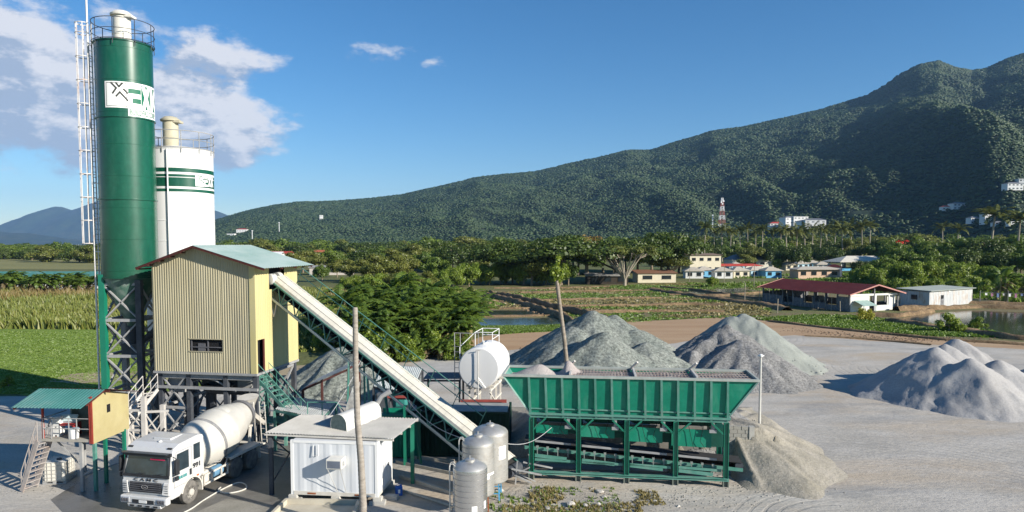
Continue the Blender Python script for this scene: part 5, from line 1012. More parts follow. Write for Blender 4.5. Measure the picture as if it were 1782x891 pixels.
# weigh belt running under the bays, low at the right, rising a little to the left
za, zb_ = P(930, 768, o0.y).z, P(1262, 803, o0.y+sa*xl[-1]).z
def zl_(x): return za+(zb_-za)*(x-xl[0])/(xl[-1]-xl[0])
bt = MB(); x0, x1 = xl[0]-.4, xl[-1]+.9
for y in (.35, 1.6): bt.bar((x0, y, zl_(x0)-.45), (x1, y, zl_(x1)-.45), .07, .16)
build('belt_frame', bt, teal_p, ab)
m = MB(); m.bar((x0, 0.97, zl_(x0)-.12), (x1, 0.97, zl_(x1)-.12), 1.1, .03); m.bar((x0, 0.97, zl_(x0)-.42), (x1, 0.97, zl_(x1)-.42), 1.0, .02); build('rubber_belt', m, mat('rubber', (.03, .03, .03), .8), ab)
for i in range(4):
    a_, b_ = xl[i]+.15+.02, xl[i+1]-.5; m = MB(); m.bar((a_, .2, zl_(a_)-.02), (b_+.1, .2, zl_(b_)-.02), .05, .10); build('skirt_rail', m, grey_steel, ab)
    m = MB(); m.bar((a_, .05, zl_(a_)-.72), (b_-.1, .05, zl_(b_)-.74), .05, .17); m.bar((a_, .05, .82 + .02*i+.2*(3-i)/3), (b_+.3, .05, .78+.2*(3-i)/3), .05, .12); build('side_rail', m, teal_p, ab)
    for k in range(4): x = a_+.12+k*.52; m = MB(); m.bx(x-.02, x+.02, .12, .16, zl_(x)-.68, zl_(x)-.3); m.bx(x-.06, x+.06, .1, .2, zl_(x)-.34, zl_(x)-.24); build('idler_bracket', m, mat('idler', (.22, .25, .23), .6), ab)
m = MB(); m.lathe([(.2, -.5), (.2, .5)], (x1-.15, 0.97, zl_(x1)-.3), (0, 1, 0), 16); build('tail_pulley', m, dark_steel, ab)
# what is inside the hopper
m = MB(); hx = np.linspace(TL+.08, TR-.08, 120); hy = np.linspace(-.28, D-.08, 26); A, B_ = np.meshgrid(hx, hy, indexing='ij'); tL = TR-TL; u = (A-TL)/tL
Z = zr-.11-.22*(u < .24)+(fbm(A*1.1, B_*1.3, 4)-.5)*.14
Z += .38*np.exp(-((u-.09)/.07)**2)*np.exp(-((B_-1.0)/.8)**2)+.45*np.exp(-((u-.155)/.05)**2)*np.exp(-((B_-1.2)/.7)**2)+.6*np.exp(-((u-.26)/.035)**2-((B_-1.3)/.6)**2)
V = np.stack([A, B_, np.minimum(Z, zr+.75)], -1).reshape(-1, 3); i = np.arange(119)[:, None]*26+np.arange(25)[None]; Fc = np.stack([i, i+26, i+27, i+1], -1).reshape(-1, 4)
pinkg = mat('bin_gravel', (.36, .345, .32), .95, col2=(.40, .34, .32), scale=.5, bump=.04, bscale=14, spk=.3, spkscale=25)
ld = link('aggregate_load', npmesh('aggregate_load', V, Fc, pinkg, True)); ld.location = (o0.x, o0.y, 0); ld.rotation_euler = (0, 0, AY); tagp(ld, 'pinkish grey aggregate heaped inside the green bin', 'aggregate')
m = MB()
for k in range(56): x = TL+tL*.26+k*.168; m.bx(x-.016, x+.016, -.28, D-.1, zr-.05, zr-.02)
for y in (.3, .8, 1.3, 1.8): m.bx(TL+tL*.25, TR-.1, y-.02, y+.02, zr-.018, zr+.0)
build('grizzly_grate', m, mat('grate_rust', (.30, .22, .18), .8, col2=(.42, .38, .34), scale=1.5), ab)
m = MB()
for u_ in (.27, .53, .77): x = TL+tL*u_; m.bx(x-.05, x+.05, -.18, D-.1, zr-.4, zr+.12); m.bar((x-.1, 1.9, zr+.1), (x+.2, 1.4, zr+.5), .09)
islands('partition', m, mat('pale_steel', (.5, .48, .45)), ab)

# ================================================================ CONVEYOR
hd_ = P(487, 486, 42.0); hd_ = Vector((hd_.x, 42.0, P(487, 486, 42).z)); ft = Vector((.15, 33.75, .85))
cv = thing('belt_conveyor', 'long covered belt conveyor rising to the yellow mixing house on a teal truss', 'conveyor', (ft.x, ft.y, 0)); off = (ft.x, ft.y, 0)
ax_ = (hd_-ft); Lc = ax_.length; ud = ax_/Lc; sw_ = Vector((-ud.y, ud.x, 0)).normalized(); 
if sw_.y > 0: sw_ = -sw_          # sw_ points to the camera side
nu = sw_.cross(ud).normalized(); nu = nu if nu.z > 0 else -nu
def C(s, w, h): return ft+ud*s+sw_*w+nu*h
hwid = .62; m = MB(); nseg = 44; prof = [(-hwid, -.05), (-hwid+.03, .10), (-hwid*.62, .24), (-hwid*.25, .31), (hwid*.25, .31), (hwid*.62, .24), (hwid-.03, .10), (hwid, -.05)]; vs = []; fs = []
for i in range(nseg+1):
    for k in (0, 1):
        s = .3+(Lc-.35)*i/nseg+k*.02; h = .0 if k == 0 else -.012
        vs += [C(s, w, z+h) for w, z in prof]
n_ = len(prof)
for i in range((nseg+1)*2-1): fs += [(i*n_+j, i*n_+j+1, (i+1)*n_+j+1, (i+1)*n_+j) for j in range(n_-1)]
m.add(vs, fs); build('belt_cover', m, mat('cover_sheet', (.54, .51, .43), .6, col2=(.62, .59, .51), scale=.7, dirt=(.46, .43, .36), dscale=.8, damt=.6, spec=.4), cv, off)
m = MB()
for w in (-hwid*.2, hwid*.62): m.tube([C(.3, w, .25+.055*(abs(w) < .3)), C(Lc-.1, w, .25+.055*(abs(w) < .3))], .008, 4)
build('cover_wire', m, dark_steel, cv, off)
hT = 1.02
m = MB()
for w in (-hwid, hwid): m.bar(C(0, w, -.1), C(Lc, w, -.1), .09, .09)
build('top_chord', m, teal_p, cv, off); m = MB()
for w in (-hwid, hwid): m.bar(C(.9, w, -hT), C(Lc+.2, w, -hT), .10, .12)
build('bottom_chord', m, mat('pale_chord', (.38, .42, .37), .6, col2=(.5, .52, .47), scale=1, dirt=(.25, .32, .28)), cv, off); m = MB()
npn = 13
for i in range(npn+1):
    s = .9+(Lc-.9)*i/npn
    for w in (-hwid, hwid):
        m.bar(C(s, w, -.12), C(s, w, -hT), .05)
        if i < npn:
            s2 = .9+(Lc-.9)*(i+1)/npn; m.bar(C(s, w, -hT), C((s+s2)/2, w, -.12), .055); m.bar(C((s+s2)/2, w, -.12), C(s2, w, -hT), .055)
    m.bar(C(s, -hwid, -hT), C(s, hwid, -hT), .05)
    m.bar(C(s, -hwid, -.12), C(s, hwid, -.12), .05)
build('web_bracing', m, teal_p, cv, off)
m = MB(); m.bar(C(0, 0, -.14), C(Lc, 0, -.14), hwid*1.7, .03); m.bar(C(.5, 0, -.62), C(Lc, 0, -.62), hwid*1.3, .02); build('rubber_belt', m, MATS['rubber'], cv, off)
m = MB()
for i in range(22): s = .6+(Lc-1)*i/21; m.tube([C(s, -hwid*.8, -.55), C(s, hwid*.8, -.55)], .05, 6)
build('rollers', m, dark_steel, cv, off)
m = MB(); wr = -hwid-.55
for h in (.55, 1.0): m.tube([C(3.2, wr, h-.1), C(Lc-.3, wr, h-.1)], .026, 5)
for i in range(9): s = 3.2+(Lc-3.5)*i/8; m.tube([C(s, wr, -.2), C(s, wr, .9)], .024, 5)
m.bar(C(3.0, wr+.27, -.22), C(Lc-.3, wr+.27, -.22), .5, .04); build('walkway_rail', m, teal_p, cv, off)
m = MB(); p = C(Lc*.55, 0, -hT); s = sw_
for k in (-1, 1):
    m.bar(C(Lc*.52, hwid*k, -hT), (p.x+.9+s.x*k*.8, p.y+s.y*k*.8, 0), .12); m.bar(C(Lc*.60, hwid*k, -hT), (p.x-.7+s.x*k*.8, p.y+s.y*k*.8, 0), .10)
islands('trestle', m, teal_p, cv, off)
m = MB(); p = C(Lc*.36, 0, -hT); 
for k in (-1, 1): m.bx(p.x+s.x*k*.6-.1, p.x+s.x*k*.6+.1, p.y+s.y*k*.6-.1, p.y+s.y*k*.6+.1, 0, p.z+.1)
m.bar((p.x-.3, p.y-.6, .4), (p.x+.3, p.y+.6, p.z-.2), .07); m.bar((p.x+.6, p.y-.9, .2), (p.x+.1, p.y-.5, p.z-.3), .09); build('post', m, green_p, cv, off)
m = MB(); m.bar(C(Lc-.2, hwid, -hT), C(Lc-1.2, hwid, -hT-.9), .08); m.bar(C(Lc-1.2, hwid, -hT-.9), C(Lc-1.0, hwid, -hT), .05); build('head_strut', m, MATS['pale_steel'], cv, off)
m = MB(); m.lathe([(.28, -.55), (.3, -.5), (.3, .5), (.28, .55)], C(.0, 0, -.25), sw_, 18); build('tail_pulley', m, dark_steel, cv, off)
m = MB()
for k in (-.6, .6):
    a_ = C(.6, k, -.3); m.bar(a_, (a_.x+1.7, a_.y-.2, .1), .07); m.bar((a_.x, a_.y, .1), (a_.x+1.6, a_.y-.2, .9), .06); m.bar((a_.x, a_.y, 0), a_, .08); m.bar(C(-.1, k, .1), (a_.x+2.2, a_.y-.3, .55), .07)
    m.bar((a_.x+.9, a_.y-.1, 0), (a_.x+1.0, a_.y-.1, 1.2), .07); m.bar((a_.x+.3, a_.y-.1, .9), (a_.x+1.9, a_.y-.1, .15), .05)
build('tail_frame', m, grey_steel, cv, off)

# ================================================================ RAMP, WALL, HEAPS
def heap(name, label, peaks, m_, res=.2, nz=.25, slope=.66, cat='gravel pile', seed=0, gully=.35, cut=None, kind=None, lumps=0.):
    x0 = min(p[0]-p[2]/slope-4 for p in peaks); x1 = max(p[0]+p[2]/slope+4 for p in peaks); y0 = min(p[1]-p[2]/slope-4 for p in peaks); y1 = max(p[1]+p[2]/slope+4 for p in peaks)
    cx, cy = (x0+x1)/2, (y0+y1)/2; nx, ny = int((x1-x0)/res), int((y1-y0)/res); A, B_ = np.meshgrid(np.linspace(x0, x1, nx), np.linspace(y0, y1, ny), indexing='ij'); Z = np.full(A.shape, -9.)
    for k, p in enumerate(peaks):
        sl = p[3] if len(p) > 3 else slope; wx = A+(fbm(A*.45+seed, B_*.45, 3)-.5)*.9; wy = B_+(fbm(A*.45+seed+40, B_*.45, 3)-.5)*.9
        r = np.hypot(wx-p[0], wy-p[1]); ang = np.arctan2(wy-p[1], wx-p[0]); z = p[2]-sl*(np.sqrt(r*r+.12)-.3)*(1+gully*.6*(vnoise(ang*3.2+seed+20+k*5, r*.05+k)-.5)+gully*.22*(vnoise(ang*11+seed+k*5, r*.1+k)-.5))
        Z = np.maximum(Z, z)-0
    Z2 = Z+(fbm(A*.8+seed, B_*.8, 4)-.5)*nz+(fbm(A*2.6, B_*2.6, 3)-.5)*.16
    if lumps: Z2 += lumps*(np.clip(fbm(A*.7+31+seed, B_*.7, 3)-.5, 0, 1))*4*np.clip(Z/2.5, 0, 1)
    e = np.clip(.9-Z, 0, 1.0); Z2 = Z2+.18*e*e   # soft foot
    Z2 = np.where(Z2 < -.06, -.06, Z2)
    if cut is not None: Z2 = np.where(cut(A, B_), -.06, Z2)
    V = np.stack([A-cx, B_-cy, Z2], -1).reshape(-1, 3); i = (np.arange(nx-1)[:, None]*ny+np.arange(ny-1)[None]); Fc = np.stack([i, i+ny, i+ny+1, i+1], -1).reshape(-1, 4)
    zz = V[:, 2][Fc].max(1); Fc = Fc[zz > -.05]
    o = link(name, npmesh(name, V, Fc, m_, True)); o.location = (cx, cy, 0)
    if 'sand' in name: pool = None
    pool = np.argwhere((Z2 > .0) & (Z2 < 1.3)); q = pool[rng.integers(0, len(pool), 3 if 'sand' in name else int(len(pool)*.05)+60)]; jx = rng.normal(0, .25, len(q)); jy = rng.normal(0, .25, len(q))
    crown_cloud('loose_stones', A[q[:, 0], q[:, 1]]+jx, B_[q[:, 0], q[:, 1]]+jy, Z2[q[:, 0], q[:, 1]], rng.uniform(.02, .075, len(q)), m_, .8)
    if kind: o['kind'] = kind
    else: tagp(o, label, cat)
    return o
gran = mat('green_gravel', (.15, .17, .15), .95, col2=(.235, .25, .22), scale=.5, bump=.10, bscale=5, dirt=(.28, .285, .26), dscale=.3, damt=.5, spk=.45, spkscale=4, detail=9)
dgra = mat('dark_gravel', (.155, .155, .15), .95, col2=(.25, .245, .235), scale=.5, bump=.09, bscale=5, spk=.42, spkscale=5, detail=9)
pale = mat('pale_gravel', (.22, .24, .215), .95, col2=(.29, .305, .275), scale=.4, bump=.04, bscale=5, spk=.12, spkscale=8)
sand = mat('grey_sand', (.30, .29, .28), .95, col2=(.38, .37, .355), scale=.35, bump=.03, bscale=5, dirt=(.36, .355, .35), dscale=.6, damt=.5, spk=.12, spkscale=8)
def pk(px, py, Y): p = P(px, py, Y); return (p.x, p.y, p.z)
heap('gravel_pile', 'tall green-grey gravel pile directly behind the aggregate bin', [pk(1032, 540, 65), pk(1068, 548, 66), pk(1000, 568, 62), pk(1045, 578, 58), pk(1110, 572, 64), pk(965, 600, 60), pk(1125, 595, 60)], gran, seed=1, slope=.62, nz=.18)
heap('gravel_pile', 'dark grey gravel pile, shaded on its left, between the two others', [pk(1262, 566, 64), pk(1225, 592, 62), pk(1290, 590, 60), pk(1200, 610, 64)], dgra, seed=5, slope=.60, gully=.6, lumps=.25)
heap('gravel_pile', 'pale green-grey crushed stone pile with pointed crest behind the dark one', [pk(1296, 546, 68), pk(1276, 550, 68), pk(1318, 560, 67)], pale, seed=9, slope=.74)
heap('sand_pile', 'big pale grey sand pile with two crests at the right', [pk(1668, 590, 57), pk(1645, 598, 55), pk(1622, 604, 53.5), pk(1690, 622, 50.8), pk(1740, 626, 52), pk(1800, 636, 52.5)], sand, seed=13, slope=.72, gully=.28, lumps=.06, nz=.08)
heap('gravel_pile', 'small grey gravel pile left of the conveyor behind the office', [pk(598, 604, 58), pk(575, 622, 57), pk(620, 612, 57)], gran, seed=17, slope=.60, gully=.6)
# loading ramp behind the bin
x0, x1, y0, y1 = -3, 24, 28.5, 60; nx, ny = 180, 210; A, B_ = np.meshgrid(np.linspace(x0, x1, nx), np.linspace(y0, y1, ny), indexing='ij')
front = 37.55-.115*(A-1); H_ = 2.15; core = np.clip((50-B_)*.18, 0, H_); core = np.minimum(core, np.clip((17.5-A)*.42+(fbm(A*.3, B_*.3, 3)-.5)*1.4, 0, H_)); core = np.minimum(core, np.clip((A+1.0)*.8, 0, H_)); core = np.where(B_ < front, 0, core)
r = np.hypot(A-12.7, B_-38.0); spill = np.clip(2.15-(r-.2)*.38*(1+.5*(vnoise(np.arctan2(B_-38, A-12.7)*3, r*.1)-.5)), 0, 2.15); spill = np.where((A < 12.0) & (B_ < front), np.clip((A-11.2)*.8, 0, .6)*np.clip(spill, 0, 1), spill)
q = np.maximum(core, spill); Z = q-.05+(fbm(A*.9, B_*.9, 4)-.5)*.2*np.clip(q*2, 0, 1)+(vnoise(np.arctan2(B_-38.5, A-12)*14, np.hypot(A-12, B_-38.5)*.3)-.5)*.22*np.clip(q*1.5, 0, 1)
V = np.stack([A, B_, Z], -1).reshape(-1, 3); i = (np.arange(nx-1)[:, None]*ny+np.arange(ny-1)[None]); Fc = np.stack([i, i+ny, i+ny+1, i+1], -1).reshape(-1, 4); zz = V[:, 2][Fc].max(1)
o = link('ramp_ground', npmesh('ramp_ground', V, Fc[zz > -.05], mat('ramp_dust', (.25, .23, .185), .95, col2=(.34, .31, .26), scale=.6, bump=.07, bscale=3, dirt=(.22, .20, .15), dscale=.5, damt=.6, spk=.2, spkscale=9), True)); o['kind'] = 'structure'
heap('gravel_pile', 'small heap of dark aggregate on the ramp beside the bin', [(10.6, 41.0, 3.6), (9.9, 40.6, 3.2)], dgra, seed=21, res=.2)
# concrete block retaining wall
rwl = thing('retaining_wall', 'grey concrete block retaining wall at the right end of the bin', 'wall', (10.3, 36.42, 0), R(-6.5)); blk = mat('concrete_block', (.27, .26, .235), .95, col2=(.36, .345, .31), scale=1.2, bump=.01, dirt=(.20, .19, .16), dscale=1.2, damt=.6, spk=.12, spkscale=12)
m = MB()
for r_ in range(11):
    for c in range(6): x = c*.41+(.2 if r_ % 2 else 0); m.bx(x+.01, x+.395, 0+random.uniform(-.01, .01), .18, r_*.2+.005, r_*.2+.19)
build('blocks', m, blk, rwl); m = MB(); m.bx(-9.4, 2.6, .02, .17, 0, 2.12); build('mortar_core', m, mat('mortar', (.2, .19, .17), .95), rwl); m = MB(); m.bx(2.45, 2.72, -.04, .24, 0, 2.2); build('pilaster', m, conc_m, rwl)
# slender pole
g = P(1322, 722, 38.6); po = thing('light_pole', 'slender pale pole with a small lamp head beside the right end of the bin', 'pole', (g.x, 38.6, 1.9)); m = MB(); m.tube([(0, 0, -.3), (0, 0, P(1319, 622, 38.6).z-1.9)], [.075, .055], 10); build('shaft', m, galv, po, smooth=True); m = MB(); h = P(1319, 622, 38.6).z-1.9; m.lathe([(.06, h), (.12, h+.04), (.13, h+.14), (.04, h+.2)], n=12); m.tube([(-.2, 0, h+.08), (.2, 0, h+.1)], .03, 5); build('lamp_head', m, white_p, po, smooth=True); m = MB(); m.bar((0, -.02, 0), (-.25, -.6, -1.5), .05); build('stay', m, grey_steel, po)
# ================================================================ MIXER TRUCK (local: front towards -Y, origin under the front axle)
tr = thing('mixer_truck', 'white concrete mixer truck numbered 991 parked under the yellow mixing house', 'truck', (-16.0, 31.25, 0), R(-12.5))
cab_w = mat('cab_white', (.57, .57, .56), .3, var=.03, scale=1, dirt=(.46, .43, .38), dscale=1.4, damt=.45, spec=.5, coat=.4)
tglass = mat('windscreen', (.03, .045, .055), .08, var=.3, scale=1.5, spec=.7); dk = mat('black_plastic', (.03, .032, .036), .5); chrome = mat('chrome', (.6, .6, .62), .2, metal=.9)
tyre_m = mat('tyre_dusty', (.09, .085, .08), .9, col2=(.17, .16, .145), scale=3, dirt=(.24, .22, .19), dscale=3, damt=.5); rim_m = mat('wheel_rim', (.40, .38, .34), .7, col2=(.5, .47, .42), scale=4)
dusty_w = mat('dusty_white', (.52, .49, .43), .75, col2=(.62, .59, .53), scale=1.5, dirt=(.36, .33, .28), dscale=1.6, damt=.6)
HW = 1.22
side = [(-1.32, .62), (-1.40, .95), (-1.42, 1.42), (-1.40, 1.62), (-1.22, 2.62), (-1.08, 2.86), (-.7, 3.0), (.55, 3.08), (.86, 3.02), (.92, 2.9), (.92, 1.12), (.80, 1.12)]
arch = [(.66*math.cos(a), .55+.66*math.sin(a)) for a in np.linspace(.75, math.pi-.35, 12)]
side += arch+[(-.78, .62)]
m = MB(); m.prism([(-HW, y, z) for y, z in side], (2*HW, 0, 0)); cabo = build('cab', m, cab_w, tr, bevel=.05)
m = MB(); # windscreen, slightly proud, curved a little
def wsp(x, f): z = 1.70+(2.56-1.70)*f; y = -1.395+(.165)*f; return (x, y-.035+.05*(x/HW)**2, z)
xs = np.linspace(-HW+.07, HW-.07, 9)
for i in range(8): m.add([wsp(xs[i], 0), wsp(xs[i+1], 0), wsp(xs[i+1], 1), wsp(xs[i], 1)], [(0, 1, 2, 3)])
build('windscreen', m, tglass, tr, smooth=True)
m = MB(); m.bar((-HW+.02, -1.43, 1.68), (HW-.02, -1.43, 1.68), .06, .12); m.bar((-HW-.02, -1.30, 2.64), (HW+.02, -1.30, 2.64), .12, .14); m.bar((-HW+.05, -1.40, 1.74), (-HW+.1, -1.24, 2.56), .07); m.bar((HW-.05, -1.40, 1.74), (HW-.1, -1.24, 2.56), .07); build('windscreen_surround', m, dk, tr)
m = MB(); m.add([(x, -1.33-.1*(abs(x) < 1.1), z) for x, z in ((-1.15, 2.68), (1.15, 2.68), (1.15, 2.52), (-1.15, 2.52))], [(0, 1, 2, 3)]); m.bx(-1.16, 1.16, -1.5, -1.30, 2.69, 2.72); build('sun_visor', m, mat('visor', (.05, .06, .07), .3), tr)
m = MB(); m.bar((.2, -1.345, 2.42), (.95, -1.345, 2.42), .01, .05); build('visor_sticker', m, mat('red_tint', (.45, .02, .08), .5), tr)
m = MB()
for x in (-.65, .25): m.bar((x, -1.47, 1.72), (x+.6, -1.455, 1.80), .02, .025)
build('wiper', m, dk, tr)
m = MB(); m.bx(-.82, .82, -1.47, -1.42, .93, 1.40); g_ = build('grille', m, mat('grille_dark', (.025, .027, .03), .5), tr, bevel=.03)
m = MB()
for z in (1.0, 1.09, 1.18, 1.27, 1.35): m.bx(-.78, .78, -1.495, -1.47, z, z+.03)
build('grille_bar', m, mat('bar_grey', (.10, .10, .11), .4), g_)
m = MB(); pts = [(.16*math.cos(a), -1.51, 1.20+.085*math.sin(a)) for a in np.linspace(0, 6.283, 20)]; m.tube(pts, .016, 5, False); m.bar((-.08, -1.51, 1.2), (.08, -1.51, 1.2), .02); m.bar((0, -1.51, 1.2), (.05, -1.51, 1.16), .02); build('badge', m, chrome, g_)
tm = text_mesh('C A M C', .19, .004, .004); w_ = max(v[0] for v in tm.v); m = MB(); m.v = [(-.62+v[0]*1.24/w_, -1.440-v[2], 1.45+v[1]*.85) for v in tm.v]; m.f = tm.f; build('maker_lettering', m, dk, tr)
for s in (-1, 1):
    m = MB(); m.add([(s*.86, -1.44, .88), (s*1.2, -1.40, .84), (s*1.22, -1.40, 1.44), (s*.95, -1.435, 1.44), (s*.86, -1.50, .9), (s*1.19, -1.46, .86), (s*1.20, -1.45, 1.40), (s*.95, -1.47, 1.40)], [(4, 5, 6, 7), (0, 1, 5, 4), (1, 2, 6, 5), (2, 3, 7, 6), (3, 0, 4, 7)]); f = build('side_vent', m, cab_w, tr, bevel=.01)
    m = MB()
    for k in range(4): m.bx(s*.95-.0 if s > 0 else -1.15, 1.15 if s > 0 else -.95, -1.49, -1.465, .98+k*.1, .995+k*.1)
    build('vent_slot', m, dk, f)
m = MB(); m.add([], []); m.bx(-1.20, 1.20, -1.62, -1.34, .46, .80); bmp = build('bumper', m, cab_w, tr, bevel=.05)
m = MB(); m.bx(-.55, .55, -1.635, -1.62, .50, .66); build('bumper_intake', m, dk, bmp); m = MB(); m.bx(-.2, .2, -1.65, -1.636, .52, .65); build('number_plate', m, mat('plate', (.7, .7, .68), .5), bmp)
m = MB(); m.prism([(-.85, -1.55, .28), (-.85, -1.60, .44), (-.85, -1.3, .46), (-.85, -1.3, .3)], (1.7, 0, 0)); low = build('lower_step', m, cab_w, bmp, bevel=.02)
m = MB(); [m.bx(x-.1, x+.1, -1.605, -1.58, .33, .40) for x in (-.6, -.2, .2, .6)]; build('step_hole', m, dk, bmp)
tm = text_mesh('MB 9437', .11, .002, .002); m = MB(); w_ = max(v[0] for v in tm.v)
for s in (-1, 1):
    m = MB(); m.bx(s*.92-.22, s*.92+.22, -1.65, -1.60, .52, .74); h = build('headlight', m, mat('lamp_glass', (.5, .52, .55), .1, metal=.4, var=.3, scale=8), tr, bevel=.03)
    m = MB(); [m.lathe([(.05, 0), (.07, .02), (.02, .03)], (s*.92+d, -1.65, .65), (0, -1, 0), 12) for d in (-.12, .02, .14)]; m.bx(s*.92-.18, s*.92+.18, -1.66, -1.65, .54, .58); build('lamp', m, mat('lamp_dark', (.12, .12, .13), .2), h)
for s in (-1, 1):  # doors, windows
    x = s*(HW+.004)
    m = MB(); m.prism([(x, -1.05, 1.78), (x, -.92, 2.58), (x, -.16, 2.60), (x, -.16, 1.78)], (s*.012, 0, 0)); build('door_window', m, tglass, tr)
    m = MB(); m.prism([(x, .18, 2.0), (x, .18, 2.72), (x, .62, 2.72), (x, .62, 2.0)], (s*.012, 0, 0)); build('rear_window', m, tglass, tr)
    m = MB()
    for a_, b_ in (((.08), (.08)),): m.bar((x, .05, 1.1), (x, .05, 2.68), .012, .02)
    m.bar((x, -1.12, 1.05), (x, -1.16, 1.7), .012, .02); m.bar((x, -1.1, 1.12), (x, .05, 1.12), .012, .02); m.bar((x, -1.16, 1.7), (x, -.98, 2.66), .012, .02); m.bar((x, -.98, 2.68), (x, .05, 2.68), .012, .02); build('door_gap', m, mat('gap_grey', (.25, .25, .25), .8), tr)
    m = MB(); m.bx(x-.01, x+.02, -.12, -.0, 1.38, 1.66); build('door_handle', m, dk, tr)
    m = MB(); xo = s*(HW+.22); m.bx(xo-.05, xo+.05, -1.32, -1.08, 1.75, 2.45); m.bar((s*HW, -1.18, 2.55), (xo, -1.2, 2.45), .035); m.bar((s*HW, -1.2, 1.8), (xo, -1.2, 1.85), .035); m.bx(xo-.04, xo+.04, -1.30, -1.12, 1.50, 1.70); build('mirror', m, dk, tr, bevel=.02)
    # fender and steps
    m = MB(); pr = [(.72*math.cos(a), .56+.72*math.sin(a)) for a in np.linspace(.1, math.pi-.2, 14)]; pi_ = [(.66*math.cos(a), .56+.66*math.sin(a)) for a in np.linspace(.1, math.pi-.2, 14)]
    m.prism([(s*(HW-.28), y, z) for y, z in pr]+[(s*(HW-.28), y, z) for y, z in pi_[::-1]], (s*.33, 0, 0)); build('fender', m, dusty_w, tr)
m = MB(); m.bx(HW+.01, HW+.02, .35, .50, 1.16, 1.24); build('marker_lamp', m, mat('amber', (.5, .1, .02), .4), tr)
for s in (1,):
    tm = text_mesh('991', .30, .002, .012); m = MB(); w_ = max(v[0] for v in tm.v); m.v = [(HW+.022+v[2], .10+v[0]*.50/w_, 1.62+v[1]) for v in tm.v]; m.f = tm.f; build('fleet_number', m, dk, tr)
    tm = text_mesh('BUILDERS', .2, .002, .006); m = MB(); w_ = max(v[0] for v in tm.v); m.v = [(HW+.024+v[2], -.85+v[0]*.55/w_, 1.42+v[1]*.9) for v in tm.v]; m.f = tm.f; build('door_lettering', m, mat('teal_letter', (.05, .3, .3), .5), tr)
m = MB(); m.lathe([(.10, 0), (.08, .06), (.01, .09)], (.15, -.65, 3.0), None, 12); m.bx(-.45, .45, -.35, .45, 3.02, 3.09); build('roof_hatch', m, cab_w, tr, bevel=.02)
m = MB(); m.bx(-1.12, -.9, -1.12, -1.05, 2.84, 2.9); m.bx(.9, 1.12, -1.12, -1.05, 2.84, 2.9); m.tube([(-1.1, .93, 1.1), (-1.1, 1.02, 3.0), (-1.0, 1.0, 3.1)], .06, 8); build('snorkel', m, dk, tr)
# chassis
m = MB()
for s in (-.42, .42): m.bx(s-.05, s+.05, -.9, 6.3, .72, 1.0)
for y in (1.2, 2.6, 4.2, 5.6, 6.2): m.bx(-.42, .42, y-.06, y+.06, .75, .97)
build('chassis_rail', m, dusty_w, tr)
def wheel(x, y, s, dual):
    m = MB(); r = .53; w = .29; prof = [(.30, 0), (.44, -.0), (.50, .02), (.53, .06), (.53, w-.06), (.50, w-.02), (.44, w), (.30, w)]
    m.lathe(prof, (x, y, r), (s, 0, 0), 32)
    for k in range(32): a = 6.283*k/32; 
    t_ = build('wheel', m, tyre_m, tr, smooth=True)
    m = MB(); dp = .10 if not dual else .16
    m.lathe([(.31, w-.01), (.29, w-.03), (.27, w-dp), (.16, w-dp-.02), (.15, w-dp+.12), (.10, w-dp+.14), (.01, w-dp+.15)] if dual else [(.31, w), (.29, w-.02), (.22, w-.06), (.16, w+.0), (.15, w+.05), (.10, w+.07), (.01, w+.07)], (x, y, r), (s, 0, 0), 24)
    for k in range(8): a = 6.283*k/8; m.lathe([(.018, 0), (.018, .03), (.001, .035)], (x+s*(w-(dp if dual else .03)), y+.21*math.cos(a), r+.21*math.sin(a)), (s, 0, 0), 6)
    build('rim', m, rim_m, t_, smooth=True)
for s in (-1, 1):
    wheel(s*.90, 0, s, False)
    for y in (3.55, 4.9):
        wheel(s*.88, y, s, True); wheel(s*.56, y, s, False)
m = MB()
for y in (0, 3.55, 4.9): m.tube([(-.9, y, .53), (.9, y, .53)], .09, 8)
for y in (3.55, 4.9): m.lathe([(.05, -.2), (.24, -.1), (.24, .1), (.05, .2)], (0, y, .55), (1, 0, 0), 12)
build('axle', m, dk, tr)
# side guards, tanks, fenders over rear wheels
for s in (-1, 1):
    m = MB(); m.bx(s*1.13-.03, s*1.13+.03, .95, 2.85, .92, 1.0); m.bx(s*1.13-.03, s*1.13+.03, .95, 2.85, .48, .56)
    for y in (1.0, 1.6, 2.3, 2.8): m.bx(s*1.13-.03, s*1.13+.03, y-.03, y+.03, .5, .98)
    build('side_guard', m, dusty_w, tr)
    m = MB(); m.bx(s*.55, s*1.05, 1.05, 1.75, .50, 1.10); build('fuel_tank', m, dusty_w, tr, bevel=.08); m = MB(); m.lathe([(.22, -.35), (.26, -.3), (.26, .3), (.22, .35)], (s*.8, 2.3, .75), (0, 1, 0), 16); build('air_tank', m, mat('steel_blue', (.12, .25, .38), .5), tr, smooth=True)
    m = MB()
    for yc in (3.55, 4.9): m.tube([(s*.85, yc+.62*math.cos(a), .55+.62*math.sin(a)) for a in np.linspace(.35, 2.79, 10)], .03, 5)
    m.bx(s*.5, s*1.18, 2.95, 5.6, 1.20, 1.24); m.bx(s*1.15, s*1.18, 2.95, 5.6, 1.10, 1.20); build('mudguard', m, dusty_w, tr)
    m = MB(); m.bx(s*1.05-.15, s*1.05+.12, .80, .86, .35, 1.0); m.bx(s*1.1-.2, s*1.1+.05, 5.60, 5.63, .4, 1.2); islands('mud_flap', m, dusty_w, tr)
